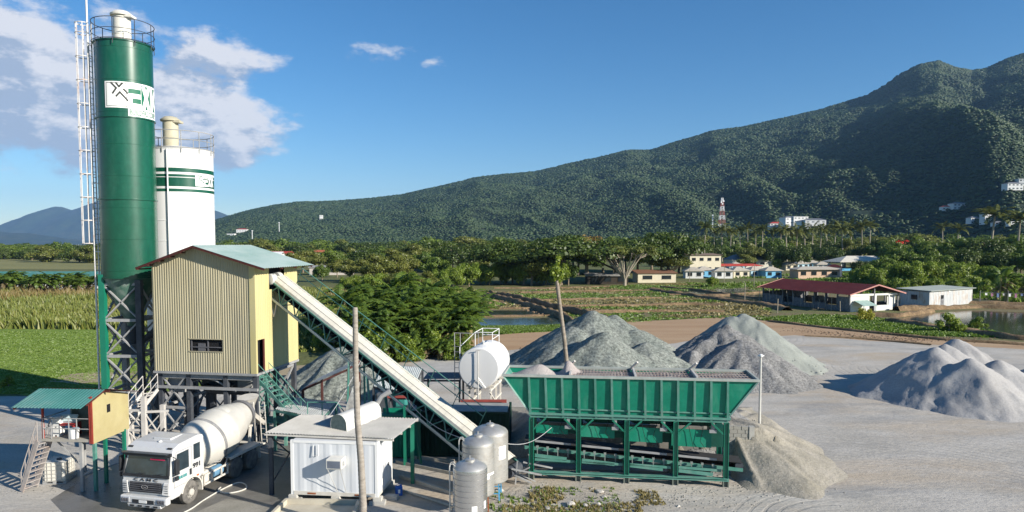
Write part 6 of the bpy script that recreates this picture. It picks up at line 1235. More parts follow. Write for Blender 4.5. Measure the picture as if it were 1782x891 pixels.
# drum
dc = Vector((0, 1.25, 1.78)); dax = Vector((0, 1, .215)).normalized(); prof = [(.25, -.08), (.62, -.02), (.80, .10), (1.12, .75), (1.235, 1.25), (1.25, 1.3), (1.25, 1.36), (1.24, 1.4), (1.25, 2.4), (1.255, 2.43), (1.255, 2.5), (1.24, 2.54), (1.06, 3.45), (.99, 3.6), (.72, 4.42), (.60, 4.72), (.60, 4.95), (.55, 4.98)]
drum_m = mat('drum_paint', (.47, .455, .41), .5, col2=(.56, .545, .50), scale=.9, dirt=(.36, .33, .26), dscale=.9, damt=.6, coat=.15)
m = MB(); m.lathe(prof, dc, dax, 56); dr = build('drum', m, drum_m, tr, smooth=True)
m = MB(); m.lathe([(1.245, 1.27), (1.262, 1.31), (1.262, 1.43), (1.245, 1.46)], dc, dax, 56); build('drum_stripe', m, mat('drum_stripe', (.20, .20, .20), .7, dirt=(.4, .39, .36), dscale=2), dr, smooth=True)
m = MB(); m.lathe([(.6, 4.46), (.80, 4.47), (.80, 4.58), (.6, 4.6)], dc, dax, 40); m.lathe([(.55, 4.72), (.68, 4.73), (.68, 4.80), (.55, 4.81)], dc, dax, 40); build('roller_ring', m, mat('ring_dark', (.13, .13, .135), .5), dr, smooth=True)
ux = Vector((1, 0, 0)); uz = dax.cross(ux); uz = uz if uz.z > 0 else -uz; pn = dc+dax*2.75+(uz*.93+ux*.30).normalized()*1.145; m = MB(); m.lathe([(.31, -.02), (.31, .035), (.27, .06), (.01, .07)], pn, (uz*.93+ux*.30), 24); build('hatch', m, drum_m, dr, smooth=True)
m = MB(); m.prism([(-.55, 1.15, 1.0), (-.55, 1.35, 1.35), (-.55, .98, 1.75), (-.55, .98, 1.0)], (1.1, 0, 0)); m.bar((-.45, 1.3, 1.0), (-.35, 1.25, 1.75), .12); m.bar((.45, 1.3, 1.0), (.35, 1.25, 1.75), .12); build('drum_mount', m, dusty_w, tr)
m = MB(); yb = 5.75
for s in (-.55, .55): m.bar((s, 5.5, 1.0), (s*.9, 5.75, 2.15), .12); m.bar((s, 6.2, 1.0), (s, 5.95, 3.35), .07); m.lathe([(.11, -.08), (.11, .08)], (s*.75, 5.72, 2.02), dax, 12)
m.bar((-.6, 5.75, 2.1), (.6, 5.75, 2.1), .10); m.bar((-.55, 5.95, 3.3), (.55, 5.95, 3.3), .07); m.bx(-1.0, 1.0, 5.95, 6.35, .95, 1.02); build('rear_frame', m, dusty_w, tr)
m = MB(); hp = Vector((0, 6.35, 3.35)); m.lathe([(.16, -.55), (.22, -.5), (.55, .15), (.57, .17)], hp, (0, -.15, 1), 20); build('charge_hopper', m, dusty_w, tr, smooth=True)
m = MB()
for i in range(9):
    f = i/8; c = Vector((0, 6.25, 2.6)).lerp(Vector((.25, 7.15, 1.75)), f)
    if i < 8: c2 = Vector((0, 6.25, 2.6)).lerp(Vector((.25, 7.15, 1.75)), (i+1)/8); m.add([c+Vector((-.3, 0, .22)), c+Vector((-.18, 0, 0)), c+Vector((.18, 0, 0)), c+Vector((.3, 0, .22)), c2+Vector((-.3, 0, .22)), c2+Vector((-.18, 0, 0)), c2+Vector((.18, 0, 0)), c2+Vector((.3, 0, .22))], [(0, 1, 5, 4), (1, 2, 6, 5), (2, 3, 7, 6)])
build('chute', m, dusty_w, tr)
m = MB()
for x in (1.02, 1.34): m.bar((x, 6.0, .9), (x-.1, 5.95, 3.4), .035)
for k in range(8): m.bar((1.02-.04*k/8*2, 6.0, 1.0+k*.3), (1.34-.04*k/8*2, 6.0, 1.0+k*.3), .025)
build('rear_ladder', m, dusty_w, tr)
m = MB(); m.tube([(.9, 3.2, 1.3), (1.05, 2.9, 1.35), (1.12, 2.7, 1.0), (1.1, 2.85, .5)], .03, 5); m.tube([(.7, 1.5, 1.15), (.95, 1.9, 1.3), (1.0, 2.4, 1.2), (.8, 2.9, 1.3)], .025, 5); build('water_hose', m, mat('hose_grey', (.3, .28, .26), .7), tr)
# hose on the ground
m = MB(); m.tube(smooth_pts([G(p, q, .055) for p, q in ((318, 893), (335, 884), (352, 872), (375, 858), (398, 846), (415, 840), (427, 843), (428, 850), (412, 856), (392, 858), (380, 853), (384, 848))]), .035, 6)
hs = build('water_hose', m, mat('pale_hose', (.55, .53, .47), .6)); tagp(hs, 'pale water hose looped on the wet ground beside the truck', 'hose')

# ================================================================ SITE OFFICE CONTAINER
oy = R(-6); g = G(507, 860, .35); of = thing('office_container', 'white container office on concrete blocks under a corrugated canopy', 'container', (g.x, g.y, 0), oy)
OL, OD, z0, z1 = 4.15, 2.35, .36, 2.92; panel_m = mat('container_white', (.60, .62, .64), .5, var=.03, scale=1, dirt=(.6, .6, .58), dscale=.8, damt=.4, aniso=(1, 1, .3))
m = MB(); m.corr((.14, -.0, 0), (1, 0, 0), (0, 0, 1), OL-.28, z1-.12, z0+.16, .62, .014); m.corr((OL, .14, 0), (0, 1, 0), (0, 0, 1), OD-.28, z1-.12, z0+.16, .8, .006); m.bx(.02, OL-.02, .02, OD-.02, z0+.12, z1-.05); build('wall', m, panel_m, of)
m = MB()
for x in (0, OL-.14):
    for y in (-.02, OD-.12): m.bx(x, x+.14, y, y+.14, z0, z1)
m.bx(.14, OL-.14, -.03, .10, z1-.12, z1+.0); m.bx(OL-.11, OL+.01, .12, OD-.12, z1-.12, z1); m.bx(.14, OL-.14, OD-.1, OD, z1-.12, z1); build('frame', m, white_p, of)
m = MB(); m.bx(.14, OL-.14, -.035, .10, z0, z0+.17); m.bx(OL-.11, OL+.012, .12, OD-.12, z0, z0+.17); build('base_rail', m, dusty_w, of)
for x in (1.0, 3.25): m = MB(); m.bx(x-.2, x+.2, -.045, -.034, z0+.04, z0+.12); build('fork_pocket', m, rust, of)
m = MB(); m.bx(OL+.014, OL+.03, .75, 1.7, z0+.2, z1-.25); d_ = build('door', m, mat('door_grey', (.66, .67, .68), .5), of); m = MB(); m.bx(OL+.03, OL+.07, 1.55, 1.6, 1.35, 1.5); build('handle', m, dk, d_)
m = MB(); m.bx(OL+.012, OL+.02, .98+.8, 1.35+.7, 1.55, 1.95); build('notice', m, mat('paper', (.78, .78, .76), .8), of)
m = MB(); m.bx(OL+.012, OL+.04, .35, .6, .75, 1.05); build('socket_box', m, white_p, of)
# support blocks
for x, y in ((.1, .05), (2.15, .05), (OL-.05, .1), (.1, OD-.1), (OL-.1, OD-.1), (OL+.35, .8)):
    t = thing('concrete_block', 'x', 'block', (g.x+math.cos(oy)*x-math.sin(oy)*y, g.y+math.sin(oy)*x+math.cos(oy)*y, 0), oy+random.uniform(-.1, .1)); q = ('pale concrete block under the left front corner of the office', 'pale concrete block under the middle of the office', 'pale concrete block under the right front corner of the office', 'concrete block under the rear left corner of the office', 'concrete block under the rear right corner of the office', 'loose concrete block lying beside the right end of the office')
    i = [(.1, .05), (2.15, .05), (OL-.05, .1), (.1, OD-.1), (OL-.1, OD-.1), (OL+.35, .8)].index((x, y)); t['label'] = q[i]
    m = MB(); m.bx(-.36, .36, -.18, .18, 0, .18); build('lower_block', m, conc_m, t, bevel=.01); m = MB(); m.bx(-.2, .2, -.16, .16, .182, .355 if i < 5 else .2); build('upper_block', m, mat('light_block', (.5, .48, .43), .9, dirt=(.36, .34, .3)), t, bevel=.01)
# air conditioner and its struts
ac = thing('air_conditioner', 'white window air conditioner on a bracket on the office wall', 'air conditioner', (g.x+math.cos(oy)*2.3, g.y+math.sin(oy)*2.3-.02, 2.02), oy)
m = MB(); m.bx(-.36, .36, -.62, 0, -.2, .24); a_ = build('casing', m, mat('ac_cream', (.66, .64, .58), .5), ac, bevel=.015); m = MB(); m.bx(-.30, .30, -.63, -.62, -.16, .17); build('coil_grille', m, mat('coil_grey', (.13, .15, .19), .6), a_); m = MB(); [m.bx(.362, .37, -.5, -.2, -.1+k*.06, -.07+k*.06) for k in range(4)]; build('side_louvre', m, coil if False else mat('coil_grey', (.13, .15, .19)), a_)
m = MB(); m.bar((-.3, -.6, -.21), (-.05, -.03, -1.45), .02); m.bar((.3, -.6, -.21), (.35, -.03, -1.45), .02); m.bx(-.34, .34, -.6, 0, -.22, -.202); build('bracket', m, galv, ac)
m = MB(); m.tube([(g.x+1.35, g.y-.25, 2.75), (g.x+1.35, g.y-.25, 2.25)], .03, 6); m.tube([(g.x+1.35, g.y-.25, 2.3), (g.x+1.1, g.y-.2, 2.2), (g.x+1.1, g.y-.17, 2.7)], .02, 5); tagp(build('vent_pipe', m, white_p), 'short white bent pipe on the office wall left of the air conditioner', 'pipe')
# canopy
cr = [P(459, 756, 31.9), P(684, 769, 30.9), P(729, 723, 33.8), P(523, 717, 34.6)]
cr[0].z = 3.02; cr[1].z = 3.02; cr[2].z = 3.22; cr[3].z = 3.22
ro = thing('canopy_roof', 'grey corrugated sheet canopy over the white office', 'roof', (cr[0].x, cr[0].y, 0)); u_ = (cr[1]-cr[0]); v_ = (cr[3]-cr[0]); Lu = u_.length; vl = v_.length; m = MB(); un = u_.normalized()
pitch = .15; k = int(Lu/pitch); vs = []; fs = []; v2 = (cr[2]-cr[1])
for i in range(k*2+1):
    f = i/(k*2); a = cr[0].lerp(cr[1], f); b = cr[3].lerp(cr[2], f); h = .06 if i % 2 else 0; vs += [a+Vector((0, 0, h)), b+Vector((0, 0, h))]
for i in range(k*2): fs.append((2*i, 2*i+2, 2*i+3, 2*i+1))
m.add(vs, fs); off = cr[0]; off = (off.x, off.y, 0)
build('sheet', m, mat('canopy_grey', (.36, .35, .32), .65, col2=(.45, .44, .41), scale=.9, metal=.15, dirt=(.30, .29, .27), dscale=.8, damt=.5), ro, off)
m = MB()
for f in (.02, .33, .66, .97): a = cr[0].lerp(cr[3], f); b = cr[1].lerp(cr[2], f); m.bar(a-Vector((0, 0, .06)), b-Vector((0, 0, .06)), .06, .09)
build('purlin', m, dusty_w, ro, off)
for f, e in ((.03, .08), (.03, .92), (.26, .92)): a = cr[0].lerp(cr[1], f).lerp(cr[3].lerp(cr[2], f), e); m = MB(); m.bx(a.x-.09, a.x+.09, a.y-.09, a.y+.09, 0, a.z-.1); build('post', m, dark_steel, ro, off)
a = cr[0].lerp(cr[1], .96).lerp(cr[3].lerp(cr[2], .96), .92); m = MB(); m.bx(a.x-.09, a.x+.09, a.y-.09, a.y+.09, 0, a.z-.1); build('post', m, green_p, ro, off)
m = MB(); m.bar((cr[0].x+.3, cr[0].y+.3, .6), (cr[3].x+.3, cr[3].y-.3, 2.7), .05); m.bar((cr[0].x+.3, cr[0].y+.3, 2.7), (cr[3].x+.3, cr[3].y-.3, .6), .05); build('brace', m, dark_steel, ro, off)
# barrel-vaulted hood standing on the canopy
b0 = P(589, 745, 32.2); b1 = P(650, 715, 34.4); b0.z = 3.07; b1.z = 3.2; bv = thing('vault_hood', 'half-round corrugated metal hood lying on the canopy roof', 'hood', b0); d_ = (b1-b0); dn = d_.normalized(); sdv = Vector((dn.y, -dn.x, 0)).normalized(); m = MB(); rr = .50; hh = .60
sec = [(-rr, 0), (-rr, hh*.5)]+[(rr*math.cos(a), hh*.55+rr*.9*math.sin(a)) for a in np.linspace(math.pi, 0, 14)]+[(rr, hh*.5), (rr+.02, 0), (rr+.28, -.02)]
vs = []; 
for i in range(2): vs += [Vector((0, 0, 0))+d_*i+sdv*x+Vector((0, 0, z)) for x, z in sec]
n_ = len(sec); m.add(vs, [(j, j+1, n_+j+1, n_+j) for j in range(n_-1)]); build('vault', m, mat('vault_pale', (.55, .545, .5), .6, col2=(.62, .61, .57), scale=1, dirt=(.42, .41, .38)), bv, smooth=True)
m = MB(); us = np.linspace(-rr+.02, rr-.02, 27)
vs = []
for i, x in enumerate(us): hz_ = hh*.55+rr*.9*math.sqrt(max(0, 1-(x/rr)**2)); o_ = dn*(.04 if i % 2 else .01); vs += [sdv*x+o_, sdv*x+o_+Vector((0, 0, hz_-.01))]
m.add(vs, [(2*i, 2*i+2, 2*i+3, 2*i+1) for i in range(len(us)-1)]); build('end_sheet', m, mat('dull_teal_sheet', (.24, .29, .24), .7, col2=(.42, .41, .33), scale=6), bv)
# spout above it
b = P(655, 700, 35); sp = thing('feed_spout', 'bent grey metal spout behind the office hood', 'chute', b); m = MB(); m.tube([(-.0, 0, -.5), (.0, .05, -.1), (.25, .1, .3), (.7, .2, .55)], [.15, .15, .13, .17], 10); build('pipe', m, grey_steel, sp, smooth=True)
# bundle of hanging hoses
hb = thing('hose_bundle', 'bundle of grey cables and hoses hanging behind the leaning palm trunk', 'hoses', (P(605, 700, 35.6).x, 35.6, 0)); m = MB()
for k in range(9):
    dx = k*.05; m.tube([(.35+dx*.6, .2, 4.7), (.15+dx, .1, 4.1), (-.05+dx*1.2, 0, 3.5), (-.1+dx, -.05, 2.9), (.05+dx*.8, -.1, 2.3)], .028, 5)
build('hoses', m, mat('hose_pale', (.36, .36, .34), .6, var=.3), hb, smooth=True)
# jerrycan
g = G(694, 862); jc = thing('jerrycan', 'blue plastic jerrycan on the ground at the office corner', 'jerrycan', (g.x, g.y, 0), .3); blue = mat('blue_plastic', (.015, .09, .36), .4); m = MB(); m.bx(-.17, .17, -.13, .13, 0, .46); b = build('body', m, blue, jc, bevel=.04); m = MB(); m.tube([(-.1, 0, .45), (-.08, 0, .55), (.05, 0, .55), (.07, 0, .45)], .02, 6); m.lathe([(.04, .45), (.04, .52)], (.12, 0, 0), None, 10); build('handle', m, blue, jc)
m = MB(); m.bx(-.05, .05, -.135, -.131, .15, .32); build('sticker', m, mat('paper', (.78, .78, .76)), jc)
# concrete trough at the bottom edge
tg = thing('concrete_basin', 'low open concrete basin in front of the office', 'basin', (0, 0, 0)); a, b, c = G(498, 868, .25), G(624, 870, .25), G(470, 893, .25); d = G(606, 895, .25)
tg.location = (a.x, a.y, 0); m = MB(); cc = mat('basin_concrete', (.40, .36, .28), .9, col2=(.5, .46, .37), scale=1)
m.bar((a.x, a.y, .13), (b.x, b.y, .13), .14, .26); m.bar((a.x, a.y, .13), (c.x, c.y-1, .13), .14, .255); m.bar((b.x, b.y, .13), (d.x+.3, d.y-1, .13), .14, .255); build('rim', m, cc, tg, (a.x, a.y, 0))
m = MB(); m.quad((a.x, a.y, .035), (b.x, b.y, .035), (d.x+.3, d.y-1, .035), (c.x, c.y-1, .035)); build('floor', m, cc, tg, (a.x, a.y, 0))

# ================================================================ PALM TRUNKS
tr_m = mat('palm_trunk', (.25, .22, .185), .95, col2=(.36, .325, .28), scale=2.2, bump=.03, bscale=6, aniso=(1, 1, 3.5), dirt=(.17, .15, .125), dscale=1.5, damt=.6)
def trunk(name, label, pts, Y, rad, z0, m_):
    ps = [P(x, y, Y) for x, y in pts]; ps[0].z = z0; base = ps[0].copy(); t = thing(name, label, 'tree trunk', (base.x, base.y, base.z)); line = []; rs = []
    for i in range(len(ps)-1):
        k = 22
        for j in range(k):
            f = j/k; p = ps[i].lerp(ps[i+1], f); u = (i+f)/(len(ps)-1); line.append(p-base); rs.append((rad[0]+(rad[1]-rad[0])*u)*(1.04 if j % 2 else .97))
    line.append(ps[-1]-base); rs.append(rad[1]*.9); m = MB(); m.tube(line, rs, 12); build('trunk', m, m_, t, smooth=True, auto=60); return t, base, line
t1, bb, ln = trunk('dead_palm_trunk', 'bare topless palm trunk rising in front of the conveyor and office', [(631, 935), (632, 880), (628, 800), (622, 730), (619, 640), (618, 535)], 27.8, (.165, .105), 0., tr_m)
t2, bb, ln = trunk('leaning_palm_trunk', 'slim leaning palm trunk behind the aggregate bin with a leafy tuft on top', [(989, 660), (987, 640), (982, 590), (974, 530), (969, 488)], 41, (.14, .11), 1.2, mat('slim_trunk', (.20, .165, .125), .95, col2=(.30, .26, .21), scale=2, aniso=(1, 1, 3.5), bump=.02, bscale=8))
V, Fc = leaves([(ln[-1].x+dx, ln[-1].y, ln[-1].z+dz, r, r, r*1.5) for dx, dz, r in ((0, .2, .28), (.0, .8, .26), (.1, 1.3, .2), (-.25, .5, .2), (.25, .4, .22))], 420, .10); link('crown', npmesh('crown', V, Fc, LV['bright']), t2)

# ================================================================ TANKS
steel = mat('stainless', (.60, .60, .59), .27, metal=.85, var=.08, scale=2, dirt=(.45, .44, .42), dscale=2, damt=.5, bump=.004, bscale=6)
steel_d = mat('stainless_dull', (.50, .49, .46), .45, metal=.6, var=.1, scale=2.5, dirt=(.33, .29, .24), dscale=2.0, damt=.6, bump=.004, bscale=6)
def water_tank(name, label, px, ytop, Y, wpx, zb, m_, nr, legs_m, leg_h, ladder=True, dome=.32):
    c = P(px, ytop, Y); r = wpx/2/F*Y*.97; zt = c.z; t = thing(name, label, 'tank', (c.x, c.y, 0)); hh = zt-dome-zb; prof = [(.05, zb), (r*.93, zb), (r, zb+.05)]
    for i in range(nr):
        za_ = zb+.05+(hh-.1)*i/nr; zb_ = zb+.05+(hh-.1)*(i+1)/nr; prof += [(r, za_+.02), (r, zb_-.045), (r-.022, zb_-.035), (r-.022, zb_-.01), (r, zb_)]
    prof += [(r, zb+hh), (r*.985, zb+hh+.06)]; m = MB(); m.lathe(prof, n=56); b = build('shell', m, m_, t, smooth=True, auto=50)
    m = MB(); m.lathe([(r*.985, zb+hh+.06), (r*.9, zb+hh+dome*.42), (r*.6, zb+hh+dome*.78), (r*.30, zb+hh+dome*.95), (.02, zb+hh+dome)], n=48); build('lid_cone', m, steel_d, t, smooth=True)
    m = MB(); m.lathe([(.20, zt-.05), (.20, zt+.05), (.17, zt+.07), (.01, zt+.08)], n=20); m.bar((0, 0, zt+.05), (0, 0, zt+.2), .05); build('manhole', m, steel_d, t, smooth=True)
    for k in range(4):
        a = .7+k*math.pi/2; m = MB(); m.bar((r*.8*math.cos(a), r*.8*math.sin(a), 0), (r*.75*math.cos(a), r*.75*math.sin(a), zb), .06); build('leg', m, legs_m, t)
    if leg_h:
        m = MB(); [m.bar((r*.8*math.cos(.7+k*math.pi/2), r*.8*math.sin(.7+k*math.pi/2), zb*.4), (r*.8*math.cos(.7+(k+1)*math.pi/2), r*.8*math.sin(.7+(k+1)*math.pi/2), zb*.4), .045) for k in range(4)]; build('stand_ring', m, legs_m, t)
    if ladder:
        m = MB(); a = math.pi*1.03
        for s in (-.12, .12):
            x = (r+.12)*math.cos(a); y = (r+.12)*math.sin(a)+s; m.tube([(x, y, zb-.2), (x, y, zb+hh-.0), (x, y, zb+hh+.16), (x+.05, y, zb+hh+.22), (x+.14, y, zb+hh+.24), (x+.24, y, zb+hh+.12)], .02, 5)
        for k in range(int(hh/.28)): m.tube([((r+.12)*math.cos(a), (r+.12)*math.sin(a)-.12, zb+.1+k*.28), ((r+.12)*math.cos(a), (r+.12)*math.sin(a)+.12, zb+.1+k*.28)], .014, 5)
        build('ladder', m, galv, t)
    return t, r, zb, hh
t, r, zb_, hh = water_tank('water_tank', 'front shiny ribbed stainless water tank with side ladder, cut by the bottom edge', 818, 801, 27.2, 63, .15, steel, 12, dark_steel, 0)
def sticker(t, a, r, z, w, h, m_, name='sticker', parts=6):
    m = MB()
    for i in range(parts): a1 = a+w/r*i/parts; a2 = a+w/r*(i+1)/parts; m.add([((r+.006)*math.cos(a1), (r+.006)*math.sin(a1), z), ((r+.006)*math.cos(a2), (r+.006)*math.sin(a2), z), ((r+.006)*math.cos(a2), (r+.006)*math.sin(a2), z+h), ((r+.006)*math.cos(a1), (r+.006)*math.sin(a1), z+h)], [(0, 1, 2, 3)])
    return build(name, m, m_, t)
sticker(t, -1.42, r, 1.35, .22, .24, mat('paper', (.78, .78, .76))); sticker(t, -.62, r, 1.4, .14, .3, mat('paper', (.78, .78, .76)))
t, r, zb_, hh = water_tank('water_tank', 'dusty ribbed stainless water tank standing behind the front one', 832, 758, 29.6, 59, 1.0, steel_d, 9, rust, 1)
sticker(t, -1.3, r, 1.95, .75, .10, mat('torn_foil', (.72, .72, .72), .5)); sticker(t, -1.25, r, 1.8, .35, .13, MATS['torn_foil'])
t, r, zb_, hh = water_tank('water_tank', 'tallest dull steel water tank on a blue stand, rearmost of the three', 853, 739, 31.8, 65, .85, steel_d, 8, mat('sky_blue_steel', (.08, .30, .50), .5), 1, False, .36)
sticker(t, -1.05, r, 2.0, .42, .62, mat('paper', (.78, .78, .76)))
g = G(868, 853); t = thing('boulder', 'pale boulder at the foot of the blue tank stand', 'boulder', (g.x+.1, g.y-.3, 0)); bpy.data.objects.remove(t)
def rock(px, py, s, label, m_, seed=0, flat=.6):
    g = G(px, py); bm = bmesh.new(); bmesh.ops.create_icosphere(bm, subdivisions=2, radius=1); gg = random.Random(seed)
    ax = [Vector((gg.gauss(0, 1), gg.gauss(0, 1), gg.gauss(0, 1))).normalized() for _ in range(7)]
    for v in bm.verts:
        for a in ax:
            d = v.co.dot(a)
            if d > .62: v.co -= a*(d-.62)
        v.co = Vector((v.co.x*s*gg.uniform(.93, 1.07), v.co.y*s*.8, v.co.z*s*flat))
    me = bpy.data.meshes.new('rock'); bm.to_mesh(me); bm.free(); me.materials.append(m_); o = link('rock', me, None, (g.x, g.y, s*flat*.5), gg.uniform(0, 6)); tagp(o, label, 'rock', 'loose rocks in front of the bin'); return o
rk = mat('pale_rock', (.46, .43, .38), .9, col2=(.58, .55, .50), scale=3, bump=.02)
for i, (px, py, s, l) in enumerate(((868, 856, .26, 'tan boulder by the blue tank stand'), (953, 886, .20, 'white broken rock nearest the grass patch'), (966, 889, .12, 'small white stone right of the broken white rock'), (993, 880, .30, 'long pale rubble lump at the grass edge'), (1020, 882, .22, 'grey-white rock beside the long rubble lump'), (1040, 880, .24, 'square pale rock in front of the bin'), (1043, 857, .28, 'tilted pale slab lying before the second bin leg'), (1052, 866, .16, 'small rock in front of the tilted slab'), (1140, 873, .14, 'small grey stone in front of the middle bin leg'), (1112, 862, .10, 'pebble-sized stone by the middle bin foot'), (908, 871, .14, 'little stone in the dry grass'), (1180, 882, .12, 'small stone near the bottom edge'))):
    rock(px, py, s, l, rk, i, .45)
# white tank on a stand
WT0 = P(833, 641, 45); WT1 = P(854, 625, 48.7); r = 36.5/F*45; wt = thing('water_tank', 'big white cylindrical tank lying on a stand with rust at its rim', 'tank', (WT0.x, WT0.y, 0)); off = (WT0.x, WT0.y, 0); d_ = (WT1-WT0); d_.z = 0; Lw = d_.length; WT0 = Vector((WT0.x, WT0.y, WT0.z)); 
m = MB(); m.lathe([(.01, -.05), (r*.6, -.045), (r*.95, -.02), (r, .02), (r, .06), (r, Lw*.33), (r+.015, Lw*.335), (r+.015, Lw*.345), (r, Lw*.35), (r, Lw*.66), (r+.015, Lw*.665), (r+.015, Lw*.675), (r, Lw*.68), (r, Lw), (.9*r, Lw+.1), (.01, Lw+.2)], WT0, d_, 48); build('shell', m, silo_white, wt, off, smooth=True, auto=25)
m = MB(); dn = d_.normalized(); q = MB(); q.ring((0, 0, 0), r+.0, .022, 14, 5, -1.05, -.25); mm_ = dn.to_track_quat('Z', 'Y').to_matrix()
for v in q.v: m.v.append(tuple(WT0+mm_ @ Vector(v)+dn*.04))
m.f = q.f; build('rust_streak', m, rust, wt, off)
z0 = WT0.z-r; m = MB(); sx = Vector((dn.y, -dn.x, 0))
for f in (.12, .55, .95):
    for k in (-.75, .75): p = WT0+dn*Lw*f+sx*k; m.bar((p.x, p.y, .3), (p.x, p.y, z0+.35), .12)
    a = WT0+dn*Lw*f-sx*.95; b = WT0+dn*Lw*f+sx*.95; m.bar((a.x, a.y, z0+.1), (b.x, b.y, z0+.1), .14)
for k in (-.75, .75): a = WT0+sx*k; b = WT0+dn*Lw+sx*k; m.bar((a.x, a.y, z0-.1), (b.x, b.y, z0-.1), .14); m.bar((a.x, a.y, 1.3), (b.x, b.y, 1.3), .10)
m.bar((WT0+sx*.75).to_tuple()[:2]+(z0-.2,), (WT0+sx*.75+dn*1.5).to_tuple()[:2]+(1.3,), .08)
build('stand', m, dusty_w, wt, off)
m = MB(); p = WT0-dn*.18; m.tube([(p.x, p.y, WT0.z+r*.85), (p.x, p.y, z0-1.2)], .035, 6); m.tube([(p.x-.15, p.y, WT0.z+r*.9), (p.x+.15, p.y, WT0.z+r*.9)], .03, 5); m.tube([(p.x, p.y, z0+.8), (p.x-.5, p.y, z0+.1)], .02, 5); m.tube([(p.x, p.y, z0+.8), (p.x+.5, p.y, z0+.1)], .02, 5); build('outlet_pipe', m, galv, wt, off)
m = MB(); tz = WT0.z+r; a = WT0+dn*.3; 
def hp(s, f, z): p = WT0+dn*Lw*f+sx*s; return (p.x, p.y, z)
for A_, B__ in ((hp(-.55, .35, tz+.85), hp(.65, .35, tz+.85)), (hp(-.55, .95, tz+.85), hp(.65, .95, tz+.85)), (hp(-.55, .35, tz+.85), hp(-.55, .95, tz+.85)), (hp(.65, .35, tz+.85), hp(.65, .95, tz+.85)), (hp(.65, .35, tz+.4), hp(.65, .95, tz+.4)), (hp(-.55, .95, tz+.4), hp(.65, .95, tz+.4))): m.tube([A_, B__], .028, 5)
for s, f in ((-.55, .35), (.65, .35), (-.55, .95), (.65, .95)): m.tube([hp(s, f, tz-.2), hp(s, f, tz+.85)], .028, 5)
m.tube([hp(-.55, .35, tz+.85), hp(-1.5, .2, tz-.1), hp(-1.5, .2, tz-.9)], .028, 5); build('guard_rail', m, white_p, wt, off)
m = MB(); m.lathe([(.22, tz-.03), (.22, tz+.1), (.18, tz+.13), (.01, tz+.14)], hp(0, .5, 0), None, 16); m.tube([hp(0, .4, tz), hp(0, .4, tz+.28)], .05, 6); build('manhole', m, white_p, wt, off, smooth=True)
m = MB()
for s in (-1.75, -1.35): m.bar(hp(s, .1, 0), hp(s, .1, tz+.9), .05)
for k in range(14): m.tube([hp(-1.75, .1, .4+k*.36), hp(-1.35, .1, .4+k*.36)], .018, 5)
m.bar(hp(-1.75, .1, tz+.9), hp(-.1, .1, tz+.9), .04); m.bar(hp(-.1, .1, tz+.9), hp(-.1, .1, tz+.2), .04); build('ladder', m, grey_steel, wt, off)

# ================================================================ CLUTTER BEHIND THE OFFICE
gc = thing('green_container', 'dark green corrugated container in the shade below the conveyor', 'container', (P(712, 780, 38).x, 38.0, 0), R(-3)); dgc = mat('container_green_shaded', (.004, .032, .022), .6, var=.2, scale=1, dirt=(.012, .04, .03)); L_ = 5.6  # shade of conveyor and bin is put into this darkened green
m = MB(); m.corr((0, 0, 0), (1, 0, 0), (0, 0, 1), L_, 2.5, .15, .28, .05); m.corr((L_, 0, 0), (0, 1, 0), (0, 0, 1), 2.4, 2.5, .15, .28, .05); m.corr((0, 2.4, 0), (0, -1, 0), (0, 0, 1), 2.4, 2.5, .15, .28, .05); m.bx(0.02, L_-.02, .03, 2.38, .15, 2.4); build('wall', m, dgc, gc)
m = MB()
for x in (0, L_): 
    for y in (0, 2.4): m.bx(x-.07, x+.07, y-.07, y+.07, 0, 2.6)
m.bx(.07, L_-.07, -.06, .06, 2.5, 2.6); m.bx(.07, L_-.07, -.06, .06, .02, .15); build('frame', m, dgc, gc)
m = MB(); m.bx(.07, L_-.07, .07, 2.35, 2.45, 2.56); build('roof', m, mat('container_roof_grey', (.3, .3, .28), .8), gc)
g = thing('small_green_container', 'bright green ribbed bin between conveyor posts and office', 'container', (P(652, 735, 37.5).x, 37.6, 0), R(-3)); m = MB(); m.corr((0, 0, 0), (1, 0, 0), (0, 0, 1), 2.4, 2.35, .1, .22, .04); m.bx(.02, 2.38, .04, 1.9, .1, 2.2); m.corr((2.4, 0, 0), (0, 1, 0), (0, 0, 1), 1.9, 2.35, .1, .22, .04); build('wall', m, bin_green, g); m = MB(); m.bx(0, 2.4, -.04, .04, 2.35, 2.45); m.bx(0, 2.4, 1.85, 1.95, 2.2, 2.4); islands('rim', m, bin_green, g)
# stacks of red steel on top
for i, (px, py, Y, L2, lab) in enumerate(((706, 688, 40, 2.0, 'rusty red steel sections stacked behind the green container'), (842, 695, 41.5, 2.8, 'rusty red beam laid under the big white tank'))):
    p = P(px, py, Y); t = thing('steel_stack', lab, 'steel beams', (p.x, p.y, 0)); m = MB()
    for k in range(3): m.bx(-L2/2, L2/2, -.5+k*.32, -.35+k*.32, p.z-.05-.12*k, p.z+.08-.12*k)
    build('beams', m, mat('primer_red', (.28, .06, .05), .7, dirt=(.2, .12, .1)), t); m = MB(); [m.bx(x-.06, x+.06, -.5, .5, 0, p.z-.3) for x in (-L2/2+.1, L2/2-.1)]; islands('trestle', m, dark_steel, t)
def poly_tank(px, py, Y, w, h, m_, label):
    p = P(px, py, Y); t = thing('storage_tub', label, 'tub', (p.x, p.y, p.z)); m = MB(); m.bx(-w/2, w/2, -w/2, w/2, -h, 0); build('body', m, m_, t, bevel=.12); m = MB(); m.lathe([(w*.25, 0), (w*.25, .08), (w*.2, .1), (.01, .1)], n=16); build('cap', m, dk, t); m = MB(); [m.bx(x-.05, x+.05, y-.05, y+.05, -p.z, -h) for x in (-w*.4, w*.4) for y in (-w*.4, w*.4)]; build('stand', m, dark_steel, t)
